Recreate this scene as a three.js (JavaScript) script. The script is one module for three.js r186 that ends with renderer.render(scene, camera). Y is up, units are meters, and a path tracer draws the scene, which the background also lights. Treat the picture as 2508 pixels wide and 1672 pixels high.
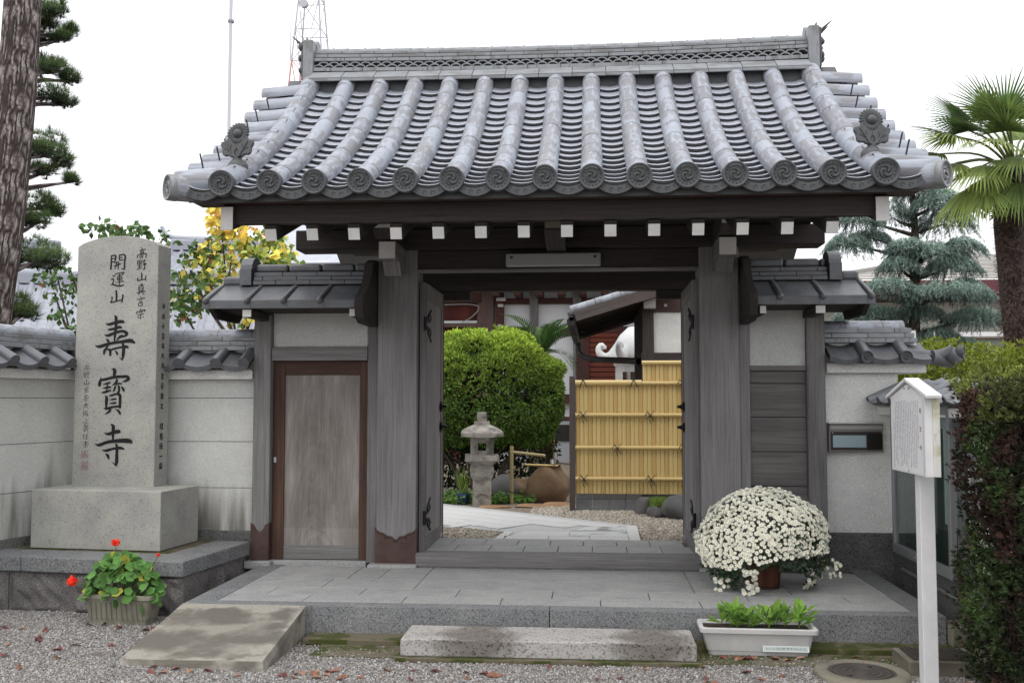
import * as THREE from 'three';
import { RoundedBoxGeometry } from 'three/addons/geometries/RoundedBoxGeometry.js';
import { mergeGeometries, mergeVertices } from 'three/addons/utils/BufferGeometryUtils.js';

// ---------- camera, sky, sun, exposure ----------
const scene = new THREE.Scene();
const camera = new THREE.PerspectiveCamera(37.854, 1024 / 682, 0.1, 600);
camera.rotation.order = 'YXZ';
camera.position.set(0.29, 1.62, 8.4);
camera.rotation.set(THREE.MathUtils.degToRad(3.38), THREE.MathUtils.degToRad(4.588), 0);
const renderer = new THREE.WebGLRenderer({ antialias: true });
renderer.toneMapping = THREE.LinearToneMapping;
renderer.toneMappingExposure = 1.07;
renderer.shadowMap.enabled = true;
{
  const w = 64, h = 32, d = new Float32Array(w * h * 4);
  for (let y = 0; y < h; y++) for (let x = 0; x < w; x++) {
    const el = ((y + 0.5) / h - 0.5) * Math.PI, s = Math.sin(el), i = (y * w + x) * 4;
    const L = 1.08 + 1.0 * Math.max(s, 0);
    d[i] = L * 0.985; d[i + 1] = L; d[i + 2] = L * 1.03; d[i + 3] = 1;
  }
  const sky = new THREE.DataTexture(d, w, h, THREE.RGBAFormat, THREE.FloatType);
  sky.mapping = THREE.EquirectangularReflectionMapping; sky.magFilter = THREE.LinearFilter; sky.needsUpdate = true;
  scene.background = sky; scene.environment = sky;
}
const sun = new THREE.DirectionalLight(0xfff4e6, 0.55);
sun.position.set(-6, 16, 9); sun.target.position.set(0, 0, 0);
sun.castShadow = true; sun.shadow.radius = 40; sun.shadow.mapSize.set(2048, 2048);
Object.assign(sun.shadow.camera, { left: -14, right: 14, top: 14, bottom: -14, near: 1, far: 60 });
scene.add(sun, sun.target);

// ---------- helpers ----------
function rng(seed) { let a = seed >>> 0; return () => { a = (a + 0x6d2b79f5) | 0; let t = Math.imul(a ^ (a >>> 15), 1 | a); t = (t + Math.imul(t ^ (t >>> 7), 61 | t)) ^ t; return ((t ^ (t >>> 14)) >>> 0) / 4294967296; }; }
const rnd = rng(7);
const rr = (a, b) => a + (b - a) * rnd();
const pick = (a) => a[Math.floor(rnd() * a.length)];
const V = (x, y, z) => new THREE.Vector3(x, y, z);
const PI = Math.PI, lerp = (a, b, t) => a + (b - a) * t, clamp = (x, a, b) => Math.min(b, Math.max(a, x));
const used = new Map();
function numbered(n) { const k = used.get(n) || 0; used.set(n, k + 1); return k ? n + '_' + String(k).padStart(3, '0') : n; }
function tag(o, label, category, group, kind) {
  if (label) o.userData.label = label;
  if (category) o.userData.category = category;
  if (group) o.userData.group = group;
  if (kind) o.userData.kind = kind;
  return o;
}
function thing(name, label, category, pos = [0, 0, 0], ry = 0, group) {
  const o = new THREE.Group(); o.name = numbered(name); o.position.set(...pos); o.rotation.y = ry; scene.add(o);
  return tag(o, label, category, group);
}
function clean(g) {
  if (g.index) g = g.toNonIndexed();
  for (const k of Object.keys(g.attributes)) if (!['position', 'normal', 'uv', 'color'].includes(k)) g.deleteAttribute(k);
  if (!g.attributes.normal) g.computeVertexNormals();
  if (!g.attributes.uv) uvBox(g);
  g.morphAttributes = {}; g.clearGroups();
  return g;
}
function merge(list) { const l = list.map(clean); return l.length === 1 ? l[0] : mergeGeometries(l); }
// ONE mesh; parent: a thing or a part
function part(name, geo, mat, parent = scene, label) {
  const m = new THREE.Mesh(Array.isArray(geo) ? merge(geo) : geo, mat);
  m.name = parent === scene ? numbered(name) : name; m.castShadow = m.receiveShadow = true;
  if (label) m.userData.label = label;
  parent.add(m); return m;
}
// planar uv in metres, v along the grain axis
function uvBox(g, grain = 'y', ou = 0, ov = 0) {
  const p = g.attributes.position, n = g.attributes.normal, uv = new Float32Array(p.count * 2), gi = 'xyz'.indexOf(grain);
  const c = [0, 0, 0], q = [0, 0, 0];
  for (let i = 0; i < p.count; i++) {
    const t = i - (i % 3);
    q[0] = q[1] = q[2] = 0;
    for (let k = 0; k < 3; k++) { const j = g.index ? i : Math.min(t + k, p.count - 1); q[0] += n.getX(j); q[1] += n.getY(j); q[2] += n.getZ(j); }
    c[0] = p.getX(i); c[1] = p.getY(i); c[2] = p.getZ(i);
    const ax = Math.abs(q[0]), ay = Math.abs(q[1]), az = Math.abs(q[2]);
    const m = ax > ay && ax > az ? 0 : ay > az ? 1 : 2;
    const o = [0, 1, 2].filter((k) => k !== m);
    const vi = o.includes(gi) ? gi : o[1], ui = o[0] === vi ? o[1] : o[0];
    uv[i * 2] = c[ui] + ou; uv[i * 2 + 1] = c[vi] + ov;
  }
  g.setAttribute('uv', new THREE.BufferAttribute(uv, 2));
  return g;
}
const E0 = new THREE.Euler(), Q0 = new THREE.Quaternion(), M0 = new THREE.Matrix4();
function xf(g, x = 0, y = 0, z = 0, rx = 0, ry = 0, rz = 0) { E0.set(rx, ry, rz); Q0.setFromEuler(E0); M0.compose(V(x, y, z), Q0, V(1, 1, 1)); return g.applyMatrix4(M0); }
// box given by its centre; bevelled edges; o: b bevel, g grain axis, r [rx, ry, rz]
function bx(w, h, d, x = 0, y = 0, z = 0, o = {}) {
  const b = o.b ?? Math.min(0.004, w / 5, h / 5, d / 5);
  let g = b > 0 ? new RoundedBoxGeometry(w, h, d, 1, b) : new THREE.BoxGeometry(w, h, d);
  if (g.index) g = g.toNonIndexed();
  const grain = o.g || (w >= h && w >= d ? 'x' : h >= d ? 'y' : 'z');
  uvBox(g, grain, rnd() * 5, rnd() * 5);
  const r = o.r || [0, 0, 0];
  return xf(g, x, y, z, r[0], r[1], r[2]);
}
// box by its extents
const bb = (x0, x1, y0, y1, z0, z1, o) => bx(x1 - x0, y1 - y0, z1 - z0, (x0 + x1) / 2, (y0 + y1) / 2, (z0 + z1) / 2, o);
function cyl(r0, r1, h, x = 0, y = 0, z = 0, r = [0, 0, 0], seg = 12, open = false) {
  const g = new THREE.CylinderGeometry(r0, r1, h, seg, 1, open).toNonIndexed();
  const uv = g.attributes.uv; for (let i = 0; i < uv.count; i++) uv.setXY(i, uv.getX(i) * 2 * PI * Math.max(r0, r1), uv.getY(i) * h);
  return xf(g, x, y, z, r[0], r[1], r[2]);
}
function tube(pts, r, seg = 16, rad = 6) {
  const c = new THREE.CatmullRomCurve3(pts.map((p) => Array.isArray(p) ? V(...p) : p));
  return new THREE.TubeGeometry(c, seg, r, rad).toNonIndexed();
}
function bar(a, b, r, seg = 6, r2 = r) {
  a = Array.isArray(a) ? V(...a) : a; b = Array.isArray(b) ? V(...b) : b;
  const d = b.clone().sub(a), g = new THREE.CylinderGeometry(r2, r, d.length(), seg).toNonIndexed();
  Q0.setFromUnitVectors(V(0, 1, 0), d.clone().normalize()); M0.compose(a.clone().add(b).multiplyScalar(0.5), Q0, V(1, 1, 1));
  return g.applyMatrix4(M0);
}
// tapered tube along points with radii
function limb(pts, radii, rad = 7, seg = 14) {
  const c = new THREE.CatmullRomCurve3(pts.map((p) => V(...p))), pos = [], idx = [], uv = [];
  const fr = c.computeFrenetFrames(seg, false);
  let len = 0, last = null;
  for (let i = 0; i <= seg; i++) {
    const t = i / seg, q = c.getPointAt(t), f = t * (radii.length - 1), k = Math.min(radii.length - 2, Math.floor(f)), r = lerp(radii[k], radii[k + 1], f - k);
    if (last) len += q.distanceTo(last); last = q;
    for (let j = 0; j <= rad; j++) {
      const a = j / rad * 2 * PI, v = q.clone().addScaledVector(fr.normals[i], Math.cos(a) * r).addScaledVector(fr.binormals[i], Math.sin(a) * r);
      pos.push(v.x, v.y, v.z); uv.push(j / rad * 2 * PI * radii[0], len);
    }
  }
  for (let i = 0; i < seg; i++) for (let j = 0; j < rad; j++) { const a = i * (rad + 1) + j, b = a + rad + 1; idx.push(a, a + 1, b, a + 1, b + 1, b); }
  const g = new THREE.BufferGeometry();
  g.setAttribute('position', new THREE.Float32BufferAttribute(pos, 3)); g.setAttribute('uv', new THREE.Float32BufferAttribute(uv, 2)); g.setIndex(idx); g.computeVertexNormals();
  return g.toNonIndexed();
}
// extrude a 2-D outline (array of [x, y]) by depth along z
function ext(pts, depth, o = {}) {
  const s = new THREE.Shape(pts.map((p) => new THREE.Vector2(p[0], p[1])));
  for (const h of o.holes || []) s.holes.push(new THREE.Path(h.map((p) => new THREE.Vector2(p[0], p[1]))));
  const g = new THREE.ExtrudeGeometry(s, { depth, bevelEnabled: !!o.bev, bevelThickness: o.bev || 0, bevelSize: o.bev || 0, bevelSegments: 1, curveSegments: 8, steps: 1 });
  return uvBox(g.index ? g.toNonIndexed() : g, o.g || 'y', rnd() * 3, rnd() * 3);
}
function grid(nu, nv, f) {   // sheet from f(u, v) -> [x, y, z, tu, tv]
  const pos = [], uv = [], idx = [];
  for (let j = 0; j <= nv; j++) for (let i = 0; i <= nu; i++) { const q = f(i / nu, j / nv); pos.push(q[0], q[1], q[2]); uv.push(q[3] ?? q[0], q[4] ?? q[2]); }
  for (let j = 0; j < nv; j++) for (let i = 0; i < nu; i++) { const a = j * (nu + 1) + i, b = a + nu + 1; idx.push(a, a + 1, b, a + 1, b + 1, b); }
  const g = new THREE.BufferGeometry();
  g.setAttribute('position', new THREE.Float32BufferAttribute(pos, 3)); g.setAttribute('uv', new THREE.Float32BufferAttribute(uv, 2)); g.setIndex(idx); g.computeVertexNormals();
  return g;
}

// ---------- noise and textures ----------
function lattice(per, seed) { const r = rng(seed), a = new Float32Array(per * per); for (let i = 0; i < a.length; i++) a[i] = r(); return a; }
const LAT = new Map();
function vn(u, v, pu, pv, seed = 1) {   // tileable value noise, u and v in 0..1
  const key = pu * 4096 + pv + seed * 1e8; let a = LAT.get(key);
  if (!a) { const r = rng(key % 1e9 + seed); a = new Float32Array(pu * pv); for (let i = 0; i < a.length; i++) a[i] = r(); LAT.set(key, a); }
  let x = u * pu, y = v * pv, xi = Math.floor(x), yi = Math.floor(y); x -= xi; y -= yi;
  x = x * x * (3 - 2 * x); y = y * y * (3 - 2 * y);
  const x0 = ((xi % pu) + pu) % pu, x1 = (x0 + 1) % pu, y0 = ((yi % pv) + pv) % pv, y1 = (y0 + 1) % pv;
  return lerp(lerp(a[y0 * pu + x0], a[y0 * pu + x1], x), lerp(a[y1 * pu + x0], a[y1 * pu + x1], x), y);
}
function fbm(u, v, pu, pv, oct = 4, seed = 1) { let s = 0, w = 0.5, t = 0; for (let i = 0; i < oct; i++) { s += w * vn(u, v, pu, pv, seed + i); t += w; w *= 0.55; pu *= 2; pv *= 2; } return s / t; }
function tex(n, m, fn, srgb = true) {
  const d = new Uint8Array(n * m * 4);
  for (let y = 0; y < m; y++) for (let x = 0; x < n; x++) {
    const c = fn((x + 0.5) / n, (y + 0.5) / m, x, y), i = (y * n + x) * 4;
    d[i] = clamp(c[0], 0, 255); d[i + 1] = clamp(c[1], 0, 255); d[i + 2] = clamp(c[2], 0, 255); d[i + 3] = 255;
  }
  const t = new THREE.DataTexture(d, n, m, THREE.RGBAFormat); t.wrapS = t.wrapT = THREE.RepeatWrapping; t.magFilter = THREE.LinearFilter; t.minFilter = THREE.LinearFilter;
  if (srgb) t.colorSpace = THREE.SRGBColorSpace; t.needsUpdate = true; return t;
}
const grey = (n, m, fn) => tex(n, m, (u, v, x, y) => { const g = fn(u, v, x, y) * 255; return [g, g, g]; }, false);
function rep(t, su, sv = su) { const c = t.clone(); c.repeat.set(1 / su, 1 / sv); c.needsUpdate = true; return c; }
function mat(o) { return new THREE.MeshStandardMaterial({ roughness: 0.8, ...o }); }
const mix3 = (a, b, t) => [lerp(a[0], b[0], t), lerp(a[1], b[1], t), lerp(a[2], b[2], t)];
const hash = rng(99);
const WN = new Float32Array(1 << 16); for (let i = 0; i < WN.length; i++) WN[i] = hash();
const white = (x, y, s = 0) => WN[(x * 73 + y * 8191 + s * 977) & 65535];

function woodTex(dark, lightc, contrast = 1, n = 512, m = 1024, seed = 3) {
  return tex(n, m, (u, v, x, y) => {
    const warp = (fbm(u, v, 4, 2, 3, seed) - 0.5) * 0.05;
    const s1 = vn(u + warp, v, 90, 4, seed + 5), s2 = vn(u + warp, v, 220, 9, seed + 6), s3 = fbm(u, v, 3, 2, 4, seed + 7), s4 = vn(u + warp * 2, v, 24, 2, seed + 8);
    const s5 = (white(x, y >> 4, 7) - 0.5) * 0.22;
    let t = 0.5 + contrast * ((s1 - 0.5) * 0.24 + (s2 - 0.5) * 0.42 + (s3 - 0.5) * 0.85 + (s4 - 0.5) * 0.2 + s5);
    const ck = vn(u + warp, v, 70, 3, seed + 11), c2 = vn(u + warp * 0.5, v, 40, 40, seed + 12); if (ck > 0.9) t -= (ck - 0.9) * 4.5 * contrast; if (c2 > 0.975) t -= (c2 - 0.975) * 16;
    return mix3(dark, lightc, Math.max(t, -0.35));
  });
}
const woodBump = grey(512, 1024, (u, v) => { const w = (fbm(u, v, 4, 2, 3, 3) - 0.5) * 0.05; return 0.5 * vn(u + w, v, 90, 4, 8) + 0.5 * vn(u + w, v, 220, 9, 9); });
const wb = rep(woodBump, 0.6, 1.8);
function woodMat(dark, lightc, contrast, seed, o = {}) { return mat({ map: rep(woodTex(dark, lightc, contrast, 512, 1024, seed), 0.6, 1.8), bumpMap: wb, bumpScale: 0.0025, roughness: 0.85, ...o }); }
function speckle(base, spread, dark, amt, n = 512, warm = 6) {   // granite
  const n3 = Math.round(n / 3), n4 = Math.round(n / 4);
  return tex(n, n, (u, v, x, y) => {
    const a = white(x, y, 1), b = vn(u, v, n3, n3, 21), c = vn(u, v, n4, n4, 25), f = fbm(u, v, 5, 5, 4, 31) - 0.5;
    let g = (a - 0.5) * spread * 0.6 + (b - 0.5) * spread + f * 26;
    if (c < amt) g -= dark * (amt - c) / amt;
    return [base[0] + g, base[1] + g, base[2] + g - f * warm];
  });
}
const fineBump = grey(512, 512, (u, v, x, y) => 0.5 * white(x, y, 4) + 0.5 * vn(u, v, 128, 128, 44));

const MAT = {};
MAT.wood = woodMat([86, 83, 83], [152, 149, 148], 0.9, 3);
MAT.woodPost = woodMat([95, 92, 93], [160, 157, 157], 0.8, 13);
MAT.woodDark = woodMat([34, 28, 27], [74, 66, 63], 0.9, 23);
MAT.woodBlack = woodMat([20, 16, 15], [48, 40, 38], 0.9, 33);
MAT.woodRed = woodMat([46, 32, 26], [98, 70, 57], 1.0, 43);
MAT.woodBoard = woodMat([78, 73, 73], [124, 118, 117], 0.9, 53);
MAT.whiteEnd = mat({ map: rep(speckle([205, 203, 200], 14, 30, 0.08), 0.4), roughness: 0.75 });
MAT.plaster = mat({ map: rep(tex(512, 512, (u, v, x, y) => { const f = fbm(u, v, 6, 6, 4, 61) - 0.5, s = (vn(u, v, 170, 170, 62) - 0.5) * 34 + (white(x, y) - 0.5) * 14; return [188 + s + f * 20, 188 + s + f * 20, 185 + s + f * 16]; }), 0.8), bumpMap: rep(fineBump, 0.8), bumpScale: 0.003, roughness: 0.95 });
MAT.granite = mat({ map: rep(speckle([158, 158, 157], 26, 46, 0.3), 0.8), roughness: 0.8, bumpMap: rep(fineBump, 0.8), bumpScale: 0.001 });
MAT.graniteKerb = mat({ map: rep(speckle([124, 125, 126], 56, 70, 0.36), 0.7), roughness: 0.82, bumpMap: rep(fineBump, 0.7), bumpScale: 0.0015 });
MAT.graniteDark = mat({ map: rep(speckle([108, 108, 106], 70, 70, 0.4), 0.6), roughness: 0.9, bumpMap: rep(fineBump, 0.6), bumpScale: 0.004 });
MAT.graniteRough = mat({ map: rep(speckle([126, 122, 120], 60, 60, 0.35), 0.6), roughness: 0.95, bumpMap: rep(fineBump, 0.4), bumpScale: 0.006 });
MAT.graniteWarm = mat({ map: rep(tex(512, 512, (u, v, x, y) => { const a = white(x, y, 1), c = vn(u, v, 150, 150, 25), f = fbm(u, v, 4, 4, 4, 71) - 0.5; let g = (a - 0.5) * 16 + f * 34 + (c < 0.32 ? -(0.32 - c) * 150 : 0); return [164 + g, 163 + g, 157 + g - f * 10]; }), 0.9), roughness: 0.85, bumpMap: rep(fineBump, 0.9), bumpScale: 0.001 });
MAT.step = mat({ map: rep(tex(512, 512, (u, v, x, y) => { const c = vn(u, v, 120, 120, 25), f = fbm(u, v, 3, 3, 5, 81); let g = (white(x, y, 2) - 0.5) * 30 + (c < 0.4 ? -(0.4 - c) * 160 : 0); const k = clamp((f - 0.45) * 4, 0, 1); const b = mix3([178, 174, 170], [122, 116, 110], k); return [b[0] + g, b[1] + g, b[2] + g]; }), 1.1), roughness: 0.9, bumpMap: rep(fineBump, 0.5), bumpScale: 0.004 });
MAT.concrete = mat({ map: rep(tex(512, 512, (u, v, x, y) => { const f = fbm(u, v, 4, 4, 5, 91); const g = (white(x, y, 2) - 0.5) * 22; const b = mix3([132, 126, 112], [102, 96, 84], clamp((f - 0.35) * 3, 0, 1)); return [b[0] + g, b[1] + g, b[2] + g]; }), 0.9), roughness: 0.95, bumpMap: rep(fineBump, 0.5), bumpScale: 0.003 });
MAT.moss = mat({ map: rep(tex(512, 512, (u, v, x, y) => { const f = fbm(u, v, 6, 6, 5, 95), g = (white(x, y, 3) - 0.5) * 30; const b = mix3([112, 104, 86], [70, 76, 32], clamp((f - 0.5) * 6, 0, 1)); return [b[0] + g, b[1] + g, b[2] + g * 0.7]; }), 0.9), roughness: 1, bumpMap: rep(fineBump, 0.4), bumpScale: 0.006 });
function tileTex(a, b, c, seed) {
  return tex(512, 512, (u, v, x, y) => {
    const f = fbm(u, v, 7, 5, 5, seed), st = fbm(u, v, 34, 4, 4, seed + 9), w = (white(x, y, 5) - 0.5) * 8;
    let k = clamp((f * 0.55 + st * 0.45 - 0.515) * 11, 0, 1); const l = fbm(u, v, 12, 12, 3, seed + 20);
    const m = mix3(mix3(a, b, l), c, k * 0.9); return [m[0] + w, m[1] + w, m[2] + w];
  });
}
const tileMap = tileTex([140, 145, 155], [160, 165, 175], [124, 123, 127], 101);
MAT.tile = mat({ map: rep(tileMap, 0.9), roughness: 0.52, metalness: 0.1 });
MAT.tilePan = mat({ map: rep(tex(256, 256, (u, v, x, y) => { const f = fbm(u, v, 4, 4, 4, 121) - 0.5, g = (white(x, y, 5) - 0.5) * 5; return [168 + f * 26 + g, 171 + f * 26 + g, 180 + f * 24 + g]; }), 0.9), roughness: 0.42, metalness: 0.1 });
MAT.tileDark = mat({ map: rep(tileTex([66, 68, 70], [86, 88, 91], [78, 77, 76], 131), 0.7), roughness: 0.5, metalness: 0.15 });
MAT.tileWing = mat({ map: rep(tileTex([88, 90, 95], [106, 108, 114], [92, 91, 92], 137), 0.7), roughness: 0.45, metalness: 0.15 });
MAT.tileRidge = mat({ map: rep(tileTex([126, 129, 132], [146, 149, 153], [116, 115, 115], 141), 0.9), roughness: 0.55, metalness: 0.1 });
MAT.black = mat({ color: 0x161515, roughness: 0.6 });
MAT.ink = mat({ color: 0x151418, roughness: 0.9 });
MAT.bronze = mat({ map: rep(tex(256, 256, (u, v, x, y) => { const f = fbm(u, v, 5, 5, 4, 151), g = (white(x, y) - 0.5) * 10; const b = mix3([70, 50, 46], [96, 80, 74], f); return [b[0] + g, b[1] + g, b[2] + g]; }), 0.4), roughness: 0.5, metalness: 0.45 });
MAT.iron = mat({ color: 0x1c1b1b, roughness: 0.45, metalness: 0.6 });
MAT.alu = mat({ color: 0xa9abad, roughness: 0.35, metalness: 0.6 });
MAT.whitePaint = mat({ map: rep(speckle([222, 221, 222], 8, 20, 0.05), 0.6), roughness: 0.6 });
MAT.bamboo = mat({ map: rep(tex(256, 256, (u, v, x, y) => { const f = fbm(u, v, 18, 3, 4, 161) - 0.5, g = (white(x, y) - 0.5) * 8; return [206 + f * 12 + g, 181 + f * 12 + g, 122 + f * 12 + g]; }), 0.3, 0.8), roughness: 0.5 });
MAT.leaf = new THREE.MeshPhysicalMaterial({ vertexColors: true, roughness: 0.8, transmission: 0.3, thickness: 0, ior: 1.3, side: THREE.DoubleSide });
MAT.leaf.color.setScalar(1.45);
MAT.leafDull = mat({ vertexColors: true, roughness: 0.85, side: THREE.DoubleSide });
MAT.vc = mat({ vertexColors: true, roughness: 0.8, side: THREE.DoubleSide });
const barkTex = (dark, lightc, seed, pu = 14, pv = 5) => tex(512, 512, (u, v, x, y) => { const w = (fbm(u, v, 6, 6, 3, seed) - 0.5) * 0.12; const r = Math.min(1, Math.abs(vn(u + w, v, pu, pv, seed + 3) - 0.5) * 3.2) * Math.min(1, 0.35 + Math.abs(vn(u + w * 0.6, v, pu * 2, pv * 3, seed + 4) - 0.5) * 3), f = fbm(u, v, 16, 16, 4, seed + 5), q = white(Math.floor(u * 512), Math.floor(v * 512), 3) - 0.5; const t = clamp(r * (0.45 + 1.25 * f) + q * 0.2, 0, 1); return mix3(dark, lightc, t); });
MAT.barkPine = mat({ map: rep(barkTex([52, 41, 41], [154, 145, 141], 171, 12, 4), 0.5, 0.7), roughness: 1, bumpMap: rep(grey(512, 512, (u, v) => { const w = (fbm(u, v, 6, 6, 3, 171) - 0.5) * 0.12; return clamp(Math.abs(vn(u + w, v, 12, 4, 174) - 0.5) * 3.2, 0, 1); }), 0.5, 0.7), bumpScale: 0.03 });
MAT.bark = mat({ map: rep(barkTex([48, 42, 36], [110, 100, 88], 181), 0.4, 0.5), roughness: 1 });
MAT.soil = mat({ color: 0x3a2f28, roughness: 1 });
// ---------- ground ----------
const gravelMap = tex(1024, 1024, (u, v, x, y) => {
  const a = vn(u, v, 260, 260, 201), b = vn(u, v, 180, 180, 203), c = vn(u, v, 400, 400, 204), f = fbm(u, v, 4, 4, 4, 205) - 0.5;
  const hue = vn(u, v, 230, 230, 206); let g = 118 + (a - 0.5) * 90 + (c - 0.5) * 60 + f * 30; if (b < 0.3) g -= (0.3 - b) * 240;
  return [g + (hue - 0.5) * 26 + 6, g, g - (hue - 0.5) * 22 - 6];
});
MAT.gravelGround = mat({ map: rep(gravelMap, 1.7), roughness: 1, bumpMap: rep(grey(512, 512, (u, v) => vn(u, v, 130, 130, 201)), 1.7), bumpScale: 0.012 });
MAT.yard = mat({ map: rep(gravelMap, 2.3), color: new THREE.Color(1.15, 1.05, 0.9), roughness: 1, bumpMap: rep(grey(512, 512, (u, v) => vn(u, v, 100, 100, 201)), 2.3), bumpScale: 0.012 });
const ground = part('ground', grid(60, 60, (u, v) => { const x = lerp(-160, 160, u), z = lerp(-220, 60, v); return [x, 0, z, x, z]; }), MAT.gravelGround);
tag(ground, null, null, null, 'structure');
const yard = part('courtyard_ground', bb(-26, 26, 0.02, 0.29, -45, -0.2, { b: 0 }), MAT.yard); tag(yard, null, null, null, 'structure');

// ---------- stone platform with slabs and kerbs ----------
const platform = part('stone_platform', bb(-2.53, 2.56, 0.004, 0.205, -0.3, 1.62, { b: 0 }), MAT.graniteDark); tag(platform, null, null, null, 'structure');
function slab(x0, x1, z0, z1, y = 0.22, m = MAT.granite, name = 'paving_slab', parent = platform, t = 0.06) { const g = 0.003; return part(name, bb(x0 + g, x1 - g, y - t, y + rr(-0.0012, 0.0012), z0 + g, z1 - g, { b: 0.003 }), m, parent); }
for (const [a, b] of [[-2.54, -0.0], [0, 2.58]]) slab(a, b, 1.5, 1.645, 0.22, MAT.graniteKerb, 'kerb_stone', platform, 0.2);
slab(-2.54, -2.34, -0.2, 1.5, 0.22, MAT.graniteKerb, 'kerb_stone', platform, 0.2); slab(2.4, 2.58, -0.2, 1.5, 0.22, MAT.graniteKerb, 'kerb_stone', platform, 0.2);
for (const xs of [[-2.34, -1.735, -1.036, -0.349, 0.344, 1.03, 1.72, 2.4]]) for (let i = 0; i < xs.length - 1; i++) slab(xs[i], xs[i + 1], 1.255, 1.5);
{ const xs = [-2.34, -2.07, -1.39, -0.69, 0.0, 0.69, 1.38, 2.07, 2.4]; for (let i = 0; i < xs.length - 1; i++) slab(xs[i], xs[i + 1], 0.98, 1.255); }
{ const xs = [-2.34, -1.74, -1.04, 1.03, 1.72, 2.4]; for (let i = 0; i < xs.length - 1; i++) slab(xs[i], xs[i + 1], 0.6, 0.98); }
{ const xs = [-2.34, -1.64, -1.39, -1.04, 1.03, 1.68, 2.4]; for (let i = 0; i < xs.length - 1; i++) slab(xs[i], xs[i + 1], 0.06, 0.6); }
for (const [a, b] of [[-1.64, -0.96], [0.95, 2.76]]) part('footing', bb(a, b, 0, 0.045, 1.64, 1.83, { b: 0.012 }), MAT.moss, platform);
part('mud_strip', bb(-1.5, 2.4, 0.001, 0.008, 1.6, 2.12, { b: 0 }), MAT.moss, platform);

// ---------- the gate ----------
const gate = thing('temple_gate', 'weathered wooden temple gate with curved grey tiled roof and open doors', 'gate');
const P = (n, g, m, l) => part(n, g, m, gate, l);
for (const s of [-1, 1]) {
  P('post', [bb(s > 0 ? 1.19 : -1.545, s > 0 ? 1.52 : -1.2, 0.235, 2.92, -0.3, 0, { b: 0.014 })], MAT.woodPost);
  P('base_stone', bb(s > 0 ? 1.16 : -1.6, s > 0 ? 1.56 : -1.18, 0.2, 0.245, -0.33, 0.09, { b: 0.012 }), MAT.granite);
  // bronze foot cover with a scalloped top edge
  const x0 = s > 0 ? 1.184 : -1.551, x1 = s > 0 ? 1.526 : -1.194, w = x1 - x0, o = [[x0, 0.246]];
  for (let i = 0; i <= 28; i++) { const t = i / 28, d = Math.abs(t - 0.5) * 2; const y = 0.548 - 0.085 * Math.pow(1 - d, 0.7) - 0.01 * Math.abs(Math.sin(t * 5 * PI)) - (Math.abs(d) < 0.12 ? 0.015 : 0); o.push([x0 + w * t, y]); }
  o.push([x1, 0.246]);
  const sh = P('post_shoe', [xf(ext(o, 0.005), 0, 0, 0.001), bb(x0, x0 + 0.004, 0.246, 0.53, -0.29, 0.001), bb(x1 - 0.004, x1, 0.246, 0.53, -0.29, 0.001)], MAT.bronze);
  const tr = []; for (let i = 1; i < 29; i++) tr.push([o[i][0], o[i][1] - 0.012, 0.008]);
  part('shoe_trim', [tube(tr, 0.006, 56, 5), bb(x0 + 0.03, x1 - 0.03, 0.415, 0.419, 0.005, 0.009), ...[0, 1, 2].map((k) => xf(new THREE.SphereGeometry(0.008, 6, 4), x0 + w * (0.25 + 0.25 * k), 0.46 - (k === 1 ? 0.02 : 0), 0.008))], MAT.bronze, sh);
}
// outer posts, jambs, rails
P('side_post', bb(-2.628, -2.476, 0.25, 2.36, -0.16, 0, { b: 0.008 }), MAT.wood);
P('side_post', bb(2.068, 2.215, 0.25, 2.36, -0.16, 0, { b: 0.008 }), MAT.wood);
P('base_stone', bb(-2.67, -2.44, 0.19, 0.255, -0.2, 0.06, { b: 0.012 }), MAT.granite);
P('base_stone', bb(2.03, 2.26, 0.19, 0.255, -0.2, 0.07, { b: 0.012 }), MAT.granite);
for (const [x0, x1] of [[-2.632, -2.472], [2.064, 2.219]]) {
  const o = [[x0, 0.256], [x0, 0.575], [x0 + 0.035, 0.555], [x0 + 0.05, 0.52], [(x0 + x1) / 2, 0.495], [x1 - 0.05, 0.52], [x1 - 0.035, 0.555], [x1, 0.575], [x1, 0.256]];
  P('post_shoe', [xf(ext(o, 0.004), 0, 0, 0.001), bb(x0, x0 + 0.003, 0.256, 0.57, -0.16, 0), bb(x1 - 0.003, x1, 0.256, 0.57, -0.16, 0)], MAT.bronze);
}
P('jamb', bb(-1.632, -1.547, 0.24, 2.6, -0.2, -0.03), MAT.wood);
P('jamb', bb(1.522, 1.604, 0.24, 2.6, -0.2, -0.03), MAT.woodPost);
P('rail', bb(-2.474, -1.634, 1.962, 2.08, -0.16, -0.015), MAT.wood);
P('rail', bb(1.606, 2.066, 1.866, 1.906, -0.14, -0.03), MAT.woodBoard);
P('plaster_panel', bb(-2.474, -1.634, 2.08, 2.5, -0.14, -0.05, { b: 0.01 }), MAT.plaster);
P('plaster_panel', bb(1.606, 2.066, 1.906, 2.5, -0.13, -0.05, { b: 0.006 }), MAT.plaster);
{ const ys = [1.866, 1.76, 1.478, 1.193, 0.907, 0.62, 0.335]; for (let i = 0; i < 6; i++) P('board', bb(1.606, 2.066, ys[i + 1] + 0.0025, ys[i] - 0.0025, -0.1, -0.055 + rr(-0.001, 0.001), { b: 0.004, g: 'x' }), MAT.woodBoard); }
P('back_board', bb(1.6, 2.07, 0.26, 1.9, -0.135, -0.105, { b: 0 }), MAT.woodBlack);
P('sill', bb(1.606, 2.066, 0.25, 0.335, -0.14, -0.03), MAT.wood);
P('sill', bb(-2.474, -1.634, 0.2, 0.252, -0.16, -0.02), MAT.granite);
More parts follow.
